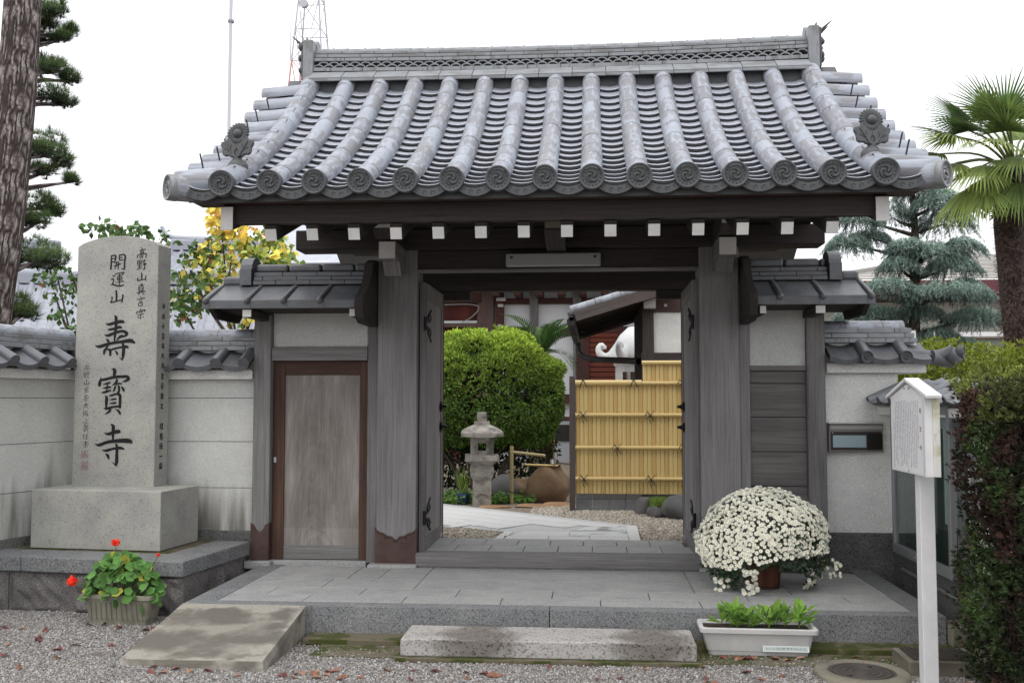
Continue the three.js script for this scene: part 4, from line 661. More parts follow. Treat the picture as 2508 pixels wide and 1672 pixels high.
function planterShell(w, h, d, taper, rim, m, t, name = 'box') {   // open tapered trough with a rim
  const ring = (y, k, inset) => { const a = w / 2 * k - inset, b = d / 2 - (w / 2 - w / 2 * k) - inset, c = 0.03, o = []; for (const [sx, sz, a0] of [[1, 1, 0], [-1, 1, 1], [-1, -1, 2], [1, -1, 3]]) for (let i = 0; i <= 3; i++) { const th = (a0 + i / 3) * PI / 2; o.push([sx * (a - c) + Math.cos(th) * c, y, sz * (b - c) + Math.sin(th) * c]); } return o; };
  const rings = [ring(0, taper, 0), ring(h * 0.2, lerp(taper, 1, 0.2), 0), ring(h * 0.2, lerp(taper, 1, 0.2), -0.004), ring(h - rim, 0.985, 0), ring(h - rim, 1, -0.016), ring(h - 0.004, 1, -0.018), ring(h, 1, -0.012), ring(h, 1, 0.008), ring(h - 0.05, 0.97, 0.016)], pos = [];
  for (let k = 0; k < rings.length - 1; k++) for (let i = 0; i < 16; i++) { const j = (i + 1) % 16, A = rings[k][i], B = rings[k][j], C = rings[k + 1][j], D = rings[k + 1][i]; pos.push(...A, ...C, ...B, ...A, ...D, ...C); }
  const g = new THREE.BufferGeometry(); g.setAttribute('position', new THREE.Float32BufferAttribute(pos, 3)); g.computeVertexNormals(); return part(name, uvBox(g), m, t);
}
{ const t = thing('planter', 'weathered grey plastic planter box beside the concrete ramp', 'planter', [-3.13, 0, 1.28], -0.1);
  const m = mat({ map: rep(tex(256, 256, (u, v, x, y) => { const s = vn(u, v, 30, 2, 411) * 18 + fbm(u, v, 4, 4, 4, 412) * 34 + (white(x, y) - 0.5) * 8; return [112 + s, 108 + s, 94 + s]; }), 0.4), roughness: 0.8 });
  planterShell(0.52, 0.22, 0.22, 0.86, 0.03, m, t, 'planter_box'); part('soil', bx(0.49, 0.02, 0.19, 0, 0.18, 0, { b: 0.004 }), MAT.soil, t);
  for (let i = 0; i < 11; i++) part('rib', bx(0.007, 0.135, 0.005, -0.2 + i * 0.04, 0.1, 0.1, { r: [0.13, 0, 0], b: 0.002 }), m, t); }
{ const t = thing('geranium', 'leafy red geranium growing in the weathered grey planter', 'potted plant', [-3.13, 0.18, 1.28]);
  const L = new Leaves(), st = [];
  for (let i = 0; i < 210; i++) { const a = rr(0, 2 * PI), q = Math.sqrt(rnd()), c = V(Math.cos(a) * q * 0.31, 0.05 + 0.24 * (1 - q * q) + rr(-0.05, 0.05), Math.sin(a) * q * 0.15 + 0.02); if (q > 0.85) c.y -= rr(0, 0.08);
    const up = V(c.x * 1.5, 0.5, c.z * 2 + 0.35).normalize().add(rdir().multiplyScalar(0.35)), y = rnd() < 0.09, col = y ? [0.3, 0.3, 0.05] : sh([0.085, 0.19, 0.045], rr(0.55, 1.35)); L.round(c, rdir(), up, rr(0.028, 0.046), col, 10, 0.16); if (i % 3 === 0) st.push(bar([c.x * 0.4, 0, c.z * 0.4], c, 0.003, 4)); }
  part('foliage', L.geo(), MAT.leaf, t); part('stem', st, mat({ color: 0x5c6a34 }), t);
  const F = (x, y, z, r) => { const K = new Leaves(); for (let i = 0; i < 40; i++) { const d = rdir(); K.round(V(x, y, z).addScaledVector(d, r * rr(0.5, 1)), rdir(), d, r * 0.45, sh([0.75, 0.05, 0.02], rr(0.7, 1.2)), 5); } const m = part('red_flower', K.geo(), MAT.leaf, t); return m; };
  F(-0.05, 0.41, 0.05, 0.03); F(-0.35, 0.13, 0.09, 0.034); F(0.27, 0.32, 0.04, 0.013); part('flower_stalk', [bar([-0.02, 0.2, 0.04], [-0.05, 0.4, 0.05], 0.003, 4), bar([-0.2, 0.1, 0.06], [-0.34, 0.12, 0.09], 0.003, 4), bar([0.2, 0.2, 0.02], [0.27, 0.31, 0.04], 0.003, 4)], mat({ color: 0x5c6a34 }), t); }
{ const t = thing('planter', 'long white plastic planter box with a name label before the platform', 'planter', [1.335, 0, 1.81], -0.02);
  planterShell(0.7, 0.185, 0.25, 0.88, 0.03, mat({ map: rep(speckle([196, 194, 192], 10, 24, 0.08), 0.5), roughness: 0.6 }), t, 'planter_box'); part('soil', bx(0.66, 0.02, 0.21, 0, 0.155, 0, { b: 0.004 }), MAT.soil, t);
  const c = document.createElement('canvas'); c.width = 512; c.height = 80; const x = c.getContext('2d'); x.fillStyle = '#b9c4c0'; x.fillRect(0, 0, 512, 80); x.strokeStyle = '#e8ebe8'; x.lineWidth = 6; x.strokeRect(4, 4, 504, 72); x.strokeStyle = '#4d4b50';
  const W = ['1,1 1,9 9,9 9,1 1,1;1,5 9,5;5,1 5,9', '3,2 9,2 8,7;6,2 4,7;1,1 2,3;0,5 2,5 1,8;0,10 10,10', '0,1 0,8 5,8 5,1 0,1;0,4 5,4;2,1 2,8;6,2 10,2;8,2 8,9', '1,2 6,2;3,0 3,4;0,4 7,4;2,6 2,10 5,10 5,6 2,6;8,0 8,10;8,0 10,3 8,5', '5,0 5,2;0,2 10,2;2,4 2,9;2,4 8,4 8,9;5,2 5,10', '2,0 0,3 3,4;2,4 2,10;5,1 9,1;5,3 10,3;4,5 10,5;7,5 7,10;5,7 9,9', '2,0 0,4;1,3 1,10;5,1 5,9 10,9;9,3 5,6', '0,3 3,3;1,0 1,10;5,1 9,1;7,0 6,4;4,6 6,6;8,6 10,6;5,6 4,10;9,6 8,10', '2,0 0,3;2,3 2,10;4,0 9,0;6,0 6,4;4,6 9,6;4,6 4,10 9,10 9,6'];
  const draw = (s, ox, oy, k, lw) => { x.lineWidth = lw; for (const q of s.split(';')) { x.beginPath(); q.split(' ').forEach((p, i) => { const [a, b] = p.split(',').map(Number); x[i ? 'lineTo' : 'moveTo'](ox + a * k, oy + b * k); }); x.stroke(); } };
  for (let i = 0; i < 4; i++) draw(W[(i * 2 + 3) % 9], 34 + i * 28, 34, 2.0, 2); W.forEach((s, i) => draw(s, 152 + i * 37, 24, 3.1, 3));
  const ct = new THREE.CanvasTexture(c); ct.colorSpace = THREE.SRGBColorSpace; const pl = new THREE.PlaneGeometry(0.285, 0.036); part('label', xf(pl.toNonIndexed(), 0.165, 0.062, 0.1195, -0.25, 0, 0), mat({ map: ct, roughness: 0.4 }), t); }
{ const t = thing('primrose', 'young green leafy plants in the white planter box', 'plant', [1.335, 0.16, 1.81]); const L = new Leaves();
  for (const [cx, n, hgt] of [[-0.12, 26, 0.16], [-0.04, 18, 0.12], [0.08, 20, 0.13], [0.16, 16, 0.12], [0.27, 20, 0.17], [-0.2, 12, 0.1]]) for (let i = 0; i < n; i++) { const a = rr(0, 2 * PI), el = rr(0.15, 1.25), d = V(Math.cos(a) * Math.cos(el), Math.sin(el), Math.sin(a) * Math.cos(el) * 0.8), b = V(cx + rr(-0.03, 0.03), 0.01 + rr(0, hgt * 0.5), rr(-0.04, 0.05)); L.leaf(b, d, V(0, 1, 0.4), rr(0.09, 0.15), rr(0.04, 0.06), sh([0.15, 0.27, 0.045], rr(0.55, 1.25)), 0.2, 0.62); }
  part('foliage', L.geo(), MAT.leaf, t); part('stem', [-0.12, 0.08, 0.27].map((x) => bar([x, -0.02, 0], [x, 0.08, 0], 0.006, 5)), mat({ color: 0x6d7d3a }), t); }
// ---------- chrysanthemum tub ----------
{ const t = thing('wooden_tub', 'brown wooden tub holding the white chrysanthemum dome', 'tub', [1.57, 0.22, 0.7]);
  for (let i = 0; i < 20; i++) { const a = i / 20 * 2 * PI, g = bx(0.0375, 0.215, 0.014, 0, 0.108, 0.118, { b: 0.003, r: [0.08, 0, 0] }); part('stave', xf(g, 0, 0, 0, 0, a, 0), MAT.tubWood || (MAT.tubWood = woodMat([62, 32, 24], [122, 74, 56], 1.1, 83)), t); }
  part('hoop', [xf(new THREE.TorusGeometry(0.116, 0.006, 5, 24).toNonIndexed(), 0, 0.02, 0, PI / 2, 0, 0), xf(new THREE.TorusGeometry(0.132, 0.006, 5, 24).toNonIndexed(), 0, 0.18, 0, PI / 2, 0, 0)], MAT.black, t);
  part('handle', xf(new THREE.TorusGeometry(0.025, 0.004, 5, 10).toNonIndexed(), 0.14, 0.16, 0.02, 0, 0.4, 0), MAT.black, t);
  part('soil', cyl(0.112, 0.112, 0.01, 0, 0.195, 0), MAT.soil, t); }
{ const t = thing('chrysanthemum', 'big dome of cream white chrysanthemums in a wooden tub', 'potted plant', [1.57, 0.42, 0.7]);
  const L = new Leaves(), C = V(0, 0.1, 0);
  for (let i = 0; i < 4200; i++) { const d = rdir(), q = Math.cbrt(rr(0.25, 1)); const b = V(d.x * 0.47 * q, 0.1 + d.y * 0.39 * q, d.z * 0.45 * q); if (b.y < 0.0 && (Math.hypot(b.x, b.z) < 0.22 || (b.x > -0.12 && b.x < 0.3) || b.z > 0.25 && b.x > -0.2)) continue; L.leaf(b, rdir().add(d), d, rr(0.03, 0.055), rr(0.018, 0.03), sh([0.035, 0.07, 0.03], rr(0.5, 1.5)), 0.2); }
  part('foliage', L.geo(), MAT.leafDull, t); part('stem', [[-0.3, 0.1, 0.1], [0.25, 0.15, 0.1], [0, 0.25, -0.1], [-0.1, 0.2, 0.2], [0.2, 0, 0.2]].map((e) => limb([[0, -0.03, 0], [e[0] * 0.5, 0.05, e[2] * 0.5], e], [0.009, 0.004], 5, 6)), MAT.bark, t);
  const flower = (k) => { const K = new Leaves(); for (let r = 0; r < 2; r++) for (let i = 0; i < 9; i++) { const a = (i + r * 0.5) / 9 * 2 * PI, d = V(Math.cos(a), 0.28 + r * 0.55, Math.sin(a)); K.leaf(V(0, 0.001 + r * 0.002, 0), d, V(0, 1, 0), 0.0185 - r * 0.004, 0.0085, sh([0.9, 0.89, 0.79], k), 0.15, 0.65); } for (let i = 0; i < 7; i++) { const a = i / 7 * 2 * PI, A = V(Math.cos(a) * 0.0055, 0.005, Math.sin(a) * 0.0055), B = V(Math.cos(a + 0.9) * 0.0055, 0.005, Math.sin(a + 0.9) * 0.0055); K.tri(V(0, 0.009, 0), B, A, [0.62, 0.5, 0.16]); } return K.geo(); };
  const fl = [flower(1), flower(0.93), flower(1.05)], spots = [], R = rng(61);
  for (let i = 0; i < 16000 && spots.length < 1500; i++) {
    const z = R() * 1.75 - 0.75, a = R() * 2 * PI, s = Math.sqrt(1 - Math.min(1, z * z)), d = V(Math.cos(a) * s, z, Math.sin(a) * s);
    const p = V(d.x * 0.485, 0.1 + d.y * (d.y > 0 ? 0.43 : 0.36), d.z * 0.48); { const nb = fbm(Math.atan2(d.x, d.z) / 6.283 + 0.5, d.y * 0.5 + 0.5, 7, 5, 3, 517) - 0.5, kk = 1 + nb * 0.3 + (d.x < 0 && d.y < 0.2 ? 0.04 : 0) - (d.x > 0.3 && d.y < 0 ? 0.06 : 0); p.x *= kk; p.z *= kk; p.y = 0.1 + (p.y - 0.1) * (1 + nb * 0.22); }
    if (p.z < -0.2) continue;
    const hang = fbm(Math.atan2(d.x, d.z) / 6.283 + 0.5, z * 0.3 + 0.5, 9, 9, 3, 501);   // ragged lower edge with gaps
    if (d.y < -0.05 && hang < 0.42 - d.y * 0.3) continue; if (d.x > 0.1 && d.x < 0.35 && d.y < -0.1 && R() < 0.6) continue; if (d.y < 0.35 && fbm(p.x + 0.5, p.y + 0.5, 7, 7, 3, 507) < 0.33) continue;
    if (d.y < -0.18 && d.x > -0.22 && d.x < 0.55) continue;
    if (spots.some((q) => q[0].distanceToSquared(p) < 0.00048)) continue; spots.push([p.addScaledVector(d, R() * 0.02 - 0.01), d]);
  }
  for (let i = 0; i < 26; i++) spots.push([V(-0.42 + R() * 0.14, -0.3 + R() * 0.2, 0.15 + R() * 0.12), V(-0.4, 0.1, 0.9)], [V(-0.2 + R() * 0.1, -0.2 + R() * 0.16, 0.3 + R() * 0.06), V(-0.2, 0.1, 1)]);
  for (let i = 0; i < 14; i++) spots.push([V(0.44 + R() * 0.08, -0.1 + R() * 0.14, 0.1 + R() * 0.1), V(0.6, 0.2, 0.8)]);
  spots.sort((a, b) => b[0].z - a[0].z);
  const rest = []; spots.forEach(([p, d], i) => { const up = d.clone().add(V(0, 0.25, 0.35)).add(rdir().multiplyScalar(0.35)).normalize(); Q0.setFromUnitVectors(V(0, 1, 0), up); const g = fl[i % 3]; if (i < 300) { const m = part('flower', g, MAT.vc, t); m.position.copy(p); m.quaternion.copy(Q0); m.scale.setScalar(0.82 + (i * 37 % 11) * 0.035); } else { const fs = 0.8 + (i * 29 % 11) * 0.035; M0.compose(p, Q0, V(fs, fs, fs)); rest.push(g.clone().applyMatrix4(M0)); } });
  const m = new THREE.Mesh(mergeGeometries(rest), MAT.vc); m.name = 'flower_mass'; m.userData.kind = 'stuff'; m.castShadow = m.receiveShadow = true; t.add(m); }

// ---------- white information sign ----------
{ const t = thing('information_sign', 'white gabled wooden information sign on a tall white post', 'sign', [2.205, 0, 2.44]);
  part('sign_post', bx(0.084, 1.66, 0.084, 0.0, 0.83, 0, { b: 0.005 }), MAT.whitePaint, t);
  const o = [[-0.31, 1.2], [0.31, 1.2], [0.31, 1.64], [0, 1.712], [-0.31, 1.64]];
  const bd = part('board', extX(o, -0.045, -0.002), MAT.whitePaint, t); bd.position.x = -0.045;
  part('edge_trim', [bb(-0.05, -0.014, 1.2, 1.64, 0.312, 0.326)], mat({ map: rep(tex(128, 256, (u, v, x, y) => { const f = fbm(u, v, 3, 8, 4, 511), g = (white(x, y) - 0.5) * 8; return mix3([214, 213, 208], [172, 168, 128], clamp((f - 0.4) * 3, 0, 1)).map((q) => q + g); }), 0.3, 0.6), roughness: 0.8 }), t);
  for (const s of [-1, 1]) part('sign_roof', xf(bx(0.085, 0.02, 0.4, 0, 0, 0, { b: 0.004 }), -0.06, 1.69, s * 0.185, s * 0.26, 0, 0), MAT.whitePaint, t);
  const c = document.createElement('canvas'); c.width = 900; c.height = 620; const x = c.getContext('2d'); x.fillStyle = '#dcdbdd'; x.fillRect(0, 0, 900, 620); const R = rng(17);
  const draw = (s, ox, oy, k, lw, kx = k) => { x.lineWidth = lw; for (const q of s.split(';')) { x.beginPath(); q.split(' ').forEach((p, i) => { const [a, b] = p.split(',').map(Number); x[i ? 'lineTo' : 'moveTo'](ox + a * kx, oy + b * k); }); x.stroke(); } };
  x.strokeStyle = '#4c4a50'; const keys = Object.values(SMALL);
  [...'寿宝寺'].forEach((q, i) => draw(SMALL[q], 800, 70 + i * 152, 4.4, 6, 5.4));
  x.strokeStyle = '#77757e'; for (let col = 0; col < 15; col++) { const top = col < 2 ? 10 : col === 14 ? 190 : 10 + Math.floor(R() * 2) * 14, len = [380, 560, 560, 540, 560, 470, 560, 560, 540, 560, 560, 420, 560, 520, 400][col]; for (let y = top; y < top + len && y < 590; y += 16.5) { draw(keys[Math.floor(R() * keys.length)], 745 - col * 50, y, 1.25, 2.1, 3.1); } }
  const ct = new THREE.CanvasTexture(c); ct.colorSpace = THREE.SRGBColorSpace;
  part('printed_text', xf(new THREE.PlaneGeometry(0.57, 0.42).toNonIndexed(), -0.0925, 1.415, 0.0, 0, -PI / 2, 0), mat({ map: ct, roughness: 0.6 }), t);
  for (const [zz, yy] of [[-0.04, 1.69], [0.05, 1.69], [0.02, 1.215]]) part('screw', cyl(0.007, 0.007, 0.004, -0.092, yy, zz, [0, 0, PI / 2], 8), mat({ color: 0x77777c, roughness: 0.5 }), t);
}
// ---------- glass notice case ----------
{ const X = 2.655, z0 = 0.24, z1 = 1.54, t = thing('notice_board', 'aluminium notice case with glass front and handwritten paper sheets', 'notice board', [X, 0, 0.89]);
  const Z0 = z0 - 0.89, Z1 = z1 - 0.89, fr = mat({ color: 0x9b9da0, roughness: 0.4, metalness: 0.5 });
  part('frame', [bb(0, 0.04, 0.43, 0.5, Z0, Z1), bb(0, 0.04, 1.52, 1.6, Z0, Z1), bb(0, 0.04, 0.5, 1.52, Z0, Z0 + 0.045), bb(0, 0.04, 0.5, 1.52, Z1 - 0.055, Z1)], fr, t);
  part('case', [bb(0.045, 0.11, 0.43, 1.6, Z1 - 0.012, Z1), bb(0.045, 0.11, 0.43, 1.6, Z0, Z0 + 0.012), bb(0.045, 0.11, 1.58, 1.6, Z0, Z1), bb(0.045, 0.11, 0.43, 0.45, Z0, Z1), bb(0.1, 0.112, 0.43, 1.6, Z0, Z1)], mat({ color: 0x77787b, roughness: 0.4, metalness: 0.4 }), t);
  part('green_backing', bb(0.094, 0.099, 0.46, 1.52, Z0 + 0.02, Z1 - 0.02, { b: 0 }), mat({ color: 0x2c3e3a, roughness: 0.8 }), t);
  part('header_panel', bb(0.085, 0.09, 1.42, 1.52, Z0 + 0.03, Z1 - 0.03, { b: 0 }), mat({ color: 0xc4c5c6 }), t);
  part('glass', bb(0.018, 0.022, 0.5, 1.52, Z0 + 0.045, Z1 - 0.055, { b: 0 }), new THREE.MeshPhysicalMaterial({ color: 0xe8f2ef, roughness: 0.02, transmission: 1, thickness: 0, ior: 1.5 }), t);
  part('lock', cyl(0.01, 0.01, 0.05, -0.01, 0.47, -0.05, [PI / 2, 0, 0], 8), MAT.alu, t);
  part('lamp_knob', cyl(0.05, 0.05, 0.05, 0.06, 1.48, Z1 + 0.02, [PI / 2, 0, 0], 16), mat({ color: 0x6d6e72, roughness: 0.4 }), t);
  const sheet = (zc, yc, w, h, seed, big) => { const c = document.createElement('canvas'); c.width = 256; c.height = Math.round(256 * h / w); const x = c.getContext('2d'), R = rng(seed), keys = Object.values(SMALL); x.fillStyle = '#d9dce0'; x.fillRect(0, 0, 256, c.height); x.strokeStyle = '#3a3a40';
    const draw = (s, ox, oy, k, lw) => { x.lineWidth = lw; for (const q of s.split(';')) { x.beginPath(); q.split(' ').forEach((p, i) => { const [a, b] = p.split(',').map(Number); x[i ? 'lineTo' : 'moveTo'](ox + a * k, oy + b * k); }); x.stroke(); } };
    if (big) { for (let i = 0; i < 5; i++) draw(keys[(i * 5 + seed) % keys.length], 140, 150 + i * 100, 7.5, 9); for (let y = 260; y < c.height - 60; y += 26) draw(keys[Math.floor(R() * keys.length)], 50, y, 1.9, 3); } else for (let k = 0; k < 9; k++) for (let y = 20; y < c.height - 30 - R() * 90; y += 22) draw(keys[Math.floor(R() * keys.length)], 225 - k * 26, y, 1.5, 2);
    const ct = new THREE.CanvasTexture(c); ct.colorSpace = THREE.SRGBColorSpace; const m = part('paper_sheet', xf(new THREE.PlaneGeometry(w, h, 1, 4).toNonIndexed(), 0, 0, 0, 0, -PI / 2, 0), mat({ map: ct, roughness: 0.9 }), t); m.position.set(0.088, yc, zc); };
  sheet(-0.08, 1.03, 0.26, 0.37, 3, false); sheet(0.42, 1.1, 0.26, 0.68, 8, true); }
{ const t = thing('conduit_pipe', 'thin grey conduit pipe curving along the side wall below the notice case', 'pipe', [2.74, 0, 1.6]);
  part('pipe', tube([[0, 1.5, 0.06], [0.01, 1.2, 0.09], [0.0, 0.7, 0.09], [0, 0.38, 0.09], [-0.005, 0.31, 0.06], [0, 0.285, -0.03], [0, 0.285, -0.5], [0, 0.285, -1.4]], 0.016, 60, 8), mat({ color: 0x7c7d7f, roughness: 0.5 }), t);
  part('clip', [0.9, 0.5].map((y) => bb(-0.02, 0.03, y, y + 0.02, 0.07, 0.11)), mat({ color: 0x606163 }), t); }
// ---------- manhole, drain, loose stones ----------
{ const t = thing('manhole_cover', 'round iron manhole cover in a concrete ring on the gravel', 'manhole cover', [1.865, 0, 2.3]);
  const prf = [[0.19, 0.012], [0.2, 0.036], [0.262, 0.034], [0.275, 0.02], [0.28, 0]].map((q) => new THREE.Vector2(...q)); part('concrete_ring', uvBox(new THREE.LatheGeometry(prf, 40).toNonIndexed()), MAT.concrete, t);
  const lid = [cyl(0.192, 0.192, 0.03, 0, 0.015, 0, [0, 0, 0], 36)]; for (const r of [0.05, 0.09, 0.13, 0.17]) lid.push(xf(new THREE.TorusGeometry(r, 0.006, 4, 36).toNonIndexed(), 0, 0.031, 0, PI / 2, 0, 0)); part('iron_lid', lid, mat({ color: 0x58524e, roughness: 0.6, metalness: 0.4 }), t);
  part('keyhole', [bx(0.05, 0.004, 0.018, -0.08, 0.0325, 0.1, { r: [0, 0.2, 0] }), bx(0.05, 0.004, 0.018, 0.08, 0.0325, -0.1, { r: [0, 0.2, 0] })], MAT.black, t); }
{ const t = thing('drain_grate', 'low concrete drain box with dark iron grate by the sign post', 'drain', [2.36, 0, 2.12]);
  part('drain_box', bx(0.44, 0.09, 0.34, 0, 0.045, 0, { b: 0.008 }), MAT.concrete, t); part('grate', [bx(0.37, 0.012, 0.28, 0, 0.09, 0), ...Array.from({ length: 14 }, (_, i) => bx(0.012, 0.01, 0.27, -0.169 + i * 0.026, 0.097, 0))], mat({ color: 0x4a4440, roughness: 0.6, metalness: 0.4 }), t); }
function rock(sx, sy, sz, seed, det = 3, amp = 0.16) { const ig = new THREE.IcosahedronGeometry(1, det); ig.deleteAttribute('uv'); ig.deleteAttribute('normal'); const g = mergeVertices(ig, 1e-4), p = g.attributes.position, R = rng(seed), o = [R() * 9, R() * 9, R() * 9], PL = Array.from({ length: 11 }, () => [V(R() - 0.5, R() - 0.5, R() - 0.5).normalize(), 0.62 + R() * 0.3]); for (let i = 0; i < p.count; i++) { const v = V(p.getX(i), p.getY(i), p.getZ(i)); let n = Math.sin(v.x * 2.3 + o[0]) * Math.sin(v.y * 2.9 + o[1]) + 0.6 * Math.sin(v.z * 4.1 + o[2] + v.x * 2) + 0.35 * Math.sin(v.x * 9 + v.y * 7 + o[0]) * Math.sin(v.z * 8 + o[1]); const k = 1 + amp * n; const q = Math.max(Math.abs(v.x), Math.abs(v.y), Math.abs(v.z)); let f = lerp(1, 0.82 / q, 0.3) * (1 + (k - 1) * 0.45); for (const [nn, dd] of PL) { const t2 = nn.dot(v); if (t2 > 0.2) f = Math.min(f, dd / t2); } f *= 1.12 * (1 + 0.018 * Math.sin(v.x * 21 + o[0]) * Math.sin(v.y * 19 + v.z * 17 + o[1])); p.setXYZ(i, v.x * f * sx, v.y * f * sy, v.z * f * sz); } g.computeVertexNormals(); return uvBox(g.toNonIndexed()); }
MAT.rockBrown = mat({ map: rep(tex(512, 512, (u, v, x, y) => { const f = fbm(u, v, 4, 4, 5, 521), g = (white(x, y) - 0.5) * 16; return mix3([84, 66, 50], [146, 122, 96], f).map((q) => q + g); }), 0.7), roughness: 0.9 });
MAT.rockGrey = mat({ map: rep(tex(512, 512, (u, v, x, y) => { const f = fbm(u, v, 4, 4, 5, 531), g = (white(x, y) - 0.5) * 16; return mix3([72, 72, 72], [120, 118, 116], f).map((q) => q + g); }), 0.7), roughness: 0.9 });
{ const t = thing('kerb_block', 'small square stone block in the gap beside the platform corner', 'stone', [2.66, 0.1, 1.6]); part('block', bx(0.15, 0.13, 0.26, 0, 0, 0, { b: 0.012 }), MAT.concrete, t);
  const u = thing('kerb_block', 'low flat concrete block below the square stone by the side wall', 'stone', [2.68, 0.025, 1.98]); part('block', bx(0.22, 0.06, 0.42, 0, 0, 0, { b: 0.015 }), MAT.concrete, u);
  const w = thing('marker_stone', 'pale upright kerb stone at the foot of the side wall under the hedge', 'stone', [2.68, 0.09, 2.46]); part('block', bx(0.12, 0.18, 0.4, 0, 0, 0, { b: 0.01 }), MAT.granite, w); }
// ---------- hedge on the right ----------
{ const t = thing('hedge', 'tall clipped hedge with reddish and green sprigs at the right edge', 'hedge', [3.02, 0, 2.75]); const L = new Leaves(), R = rng(77);
  const X0 = -0.6, X1 = 0.9, Z0 = -0.55, Z1 = 0.7, H = 1.76;
  for (let i = 0; i < 13000; i++) {
    const f = R(); let b, n; if (f < 0.44) { b = V(X0 + 0.02, R() * H, lerp(Z0, Z1, R())); n = V(-1, 0.25, 0.2); } else if (f < 0.8) { b = V(lerp(X0, X1, R()), R() * H, Z1); n = V(-0.1, 0.25, 1); } else { b = V(lerp(X0, X1, R()), H, lerp(Z0, Z1, R())); n = V(0, 1, 0); }
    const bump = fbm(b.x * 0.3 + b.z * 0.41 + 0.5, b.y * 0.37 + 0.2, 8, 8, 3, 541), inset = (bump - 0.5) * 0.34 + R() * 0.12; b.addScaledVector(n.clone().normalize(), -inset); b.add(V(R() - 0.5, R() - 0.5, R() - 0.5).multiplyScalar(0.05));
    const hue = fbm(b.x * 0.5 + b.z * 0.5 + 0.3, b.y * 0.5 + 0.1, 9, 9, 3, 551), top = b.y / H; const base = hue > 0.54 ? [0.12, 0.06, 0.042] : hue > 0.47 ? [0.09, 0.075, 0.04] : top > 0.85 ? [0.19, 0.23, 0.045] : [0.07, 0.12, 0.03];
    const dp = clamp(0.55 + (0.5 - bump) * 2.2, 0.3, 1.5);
    const dir = n.clone().normalize().add(rdir().multiplyScalar(0.9)); dir.y += 0.35;
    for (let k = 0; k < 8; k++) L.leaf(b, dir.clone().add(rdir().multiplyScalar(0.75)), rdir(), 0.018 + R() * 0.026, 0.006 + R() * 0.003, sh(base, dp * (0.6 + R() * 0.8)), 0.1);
  }
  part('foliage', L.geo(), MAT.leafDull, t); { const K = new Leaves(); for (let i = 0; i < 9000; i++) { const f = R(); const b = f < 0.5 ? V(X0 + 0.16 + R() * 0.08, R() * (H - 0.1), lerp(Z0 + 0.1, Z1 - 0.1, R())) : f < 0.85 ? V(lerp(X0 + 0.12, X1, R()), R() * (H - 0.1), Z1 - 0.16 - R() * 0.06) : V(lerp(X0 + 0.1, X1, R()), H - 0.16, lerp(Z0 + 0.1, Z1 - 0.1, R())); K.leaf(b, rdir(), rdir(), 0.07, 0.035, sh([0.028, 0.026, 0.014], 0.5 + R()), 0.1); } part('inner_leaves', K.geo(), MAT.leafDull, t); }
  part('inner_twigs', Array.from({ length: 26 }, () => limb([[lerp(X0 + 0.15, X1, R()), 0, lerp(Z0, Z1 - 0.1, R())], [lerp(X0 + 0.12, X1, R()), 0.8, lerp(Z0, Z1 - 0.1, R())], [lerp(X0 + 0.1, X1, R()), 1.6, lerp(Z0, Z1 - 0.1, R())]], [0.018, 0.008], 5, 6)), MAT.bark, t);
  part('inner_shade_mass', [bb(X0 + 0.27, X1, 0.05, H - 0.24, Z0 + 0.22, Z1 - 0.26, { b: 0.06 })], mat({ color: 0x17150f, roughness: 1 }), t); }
{ const t = thing('hedge', 'bright yellow green hedge behind the right wall coping', 'hedge', [4.0, 0, -1.6]); const L = new Leaves(), R = rng(78);
  for (let i = 0; i < 3600; i++) { const b = V((R() - 0.5) * 1.9, 1.5 + R() * 0.62, (R() - 0.5) * 0.8); const e = 1 - Math.pow(Math.abs(b.x) / 0.95, 3); b.y = 1.4 + (b.y - 1.4) * (0.8 + 0.2 * e) - (R() < 0.3 ? 0.1 : 0) + fbm(b.x * 0.4 + 0.5, b.z * 0.4 + 0.5, 8, 8, 2, 561) * 0.12; for (let k = 0; k < 5; k++) L.leaf(b, rdir().add(V(0, 0.7, 0.3)), rdir(), 0.04 + R() * 0.03, 0.018, sh([0.2, 0.24, 0.03], 0.5 + R() * 0.8), 0.15); }
  part('foliage', L.geo(), MAT.leaf, t); part('trunk', [-0.5, 0, 0.5].map((x) => limb([[x, 0.29, 0], [x, 1, 0.05], [x * 1.1, 1.7, 0]], [0.04, 0.02], 6, 6)), MAT.bark, t); }
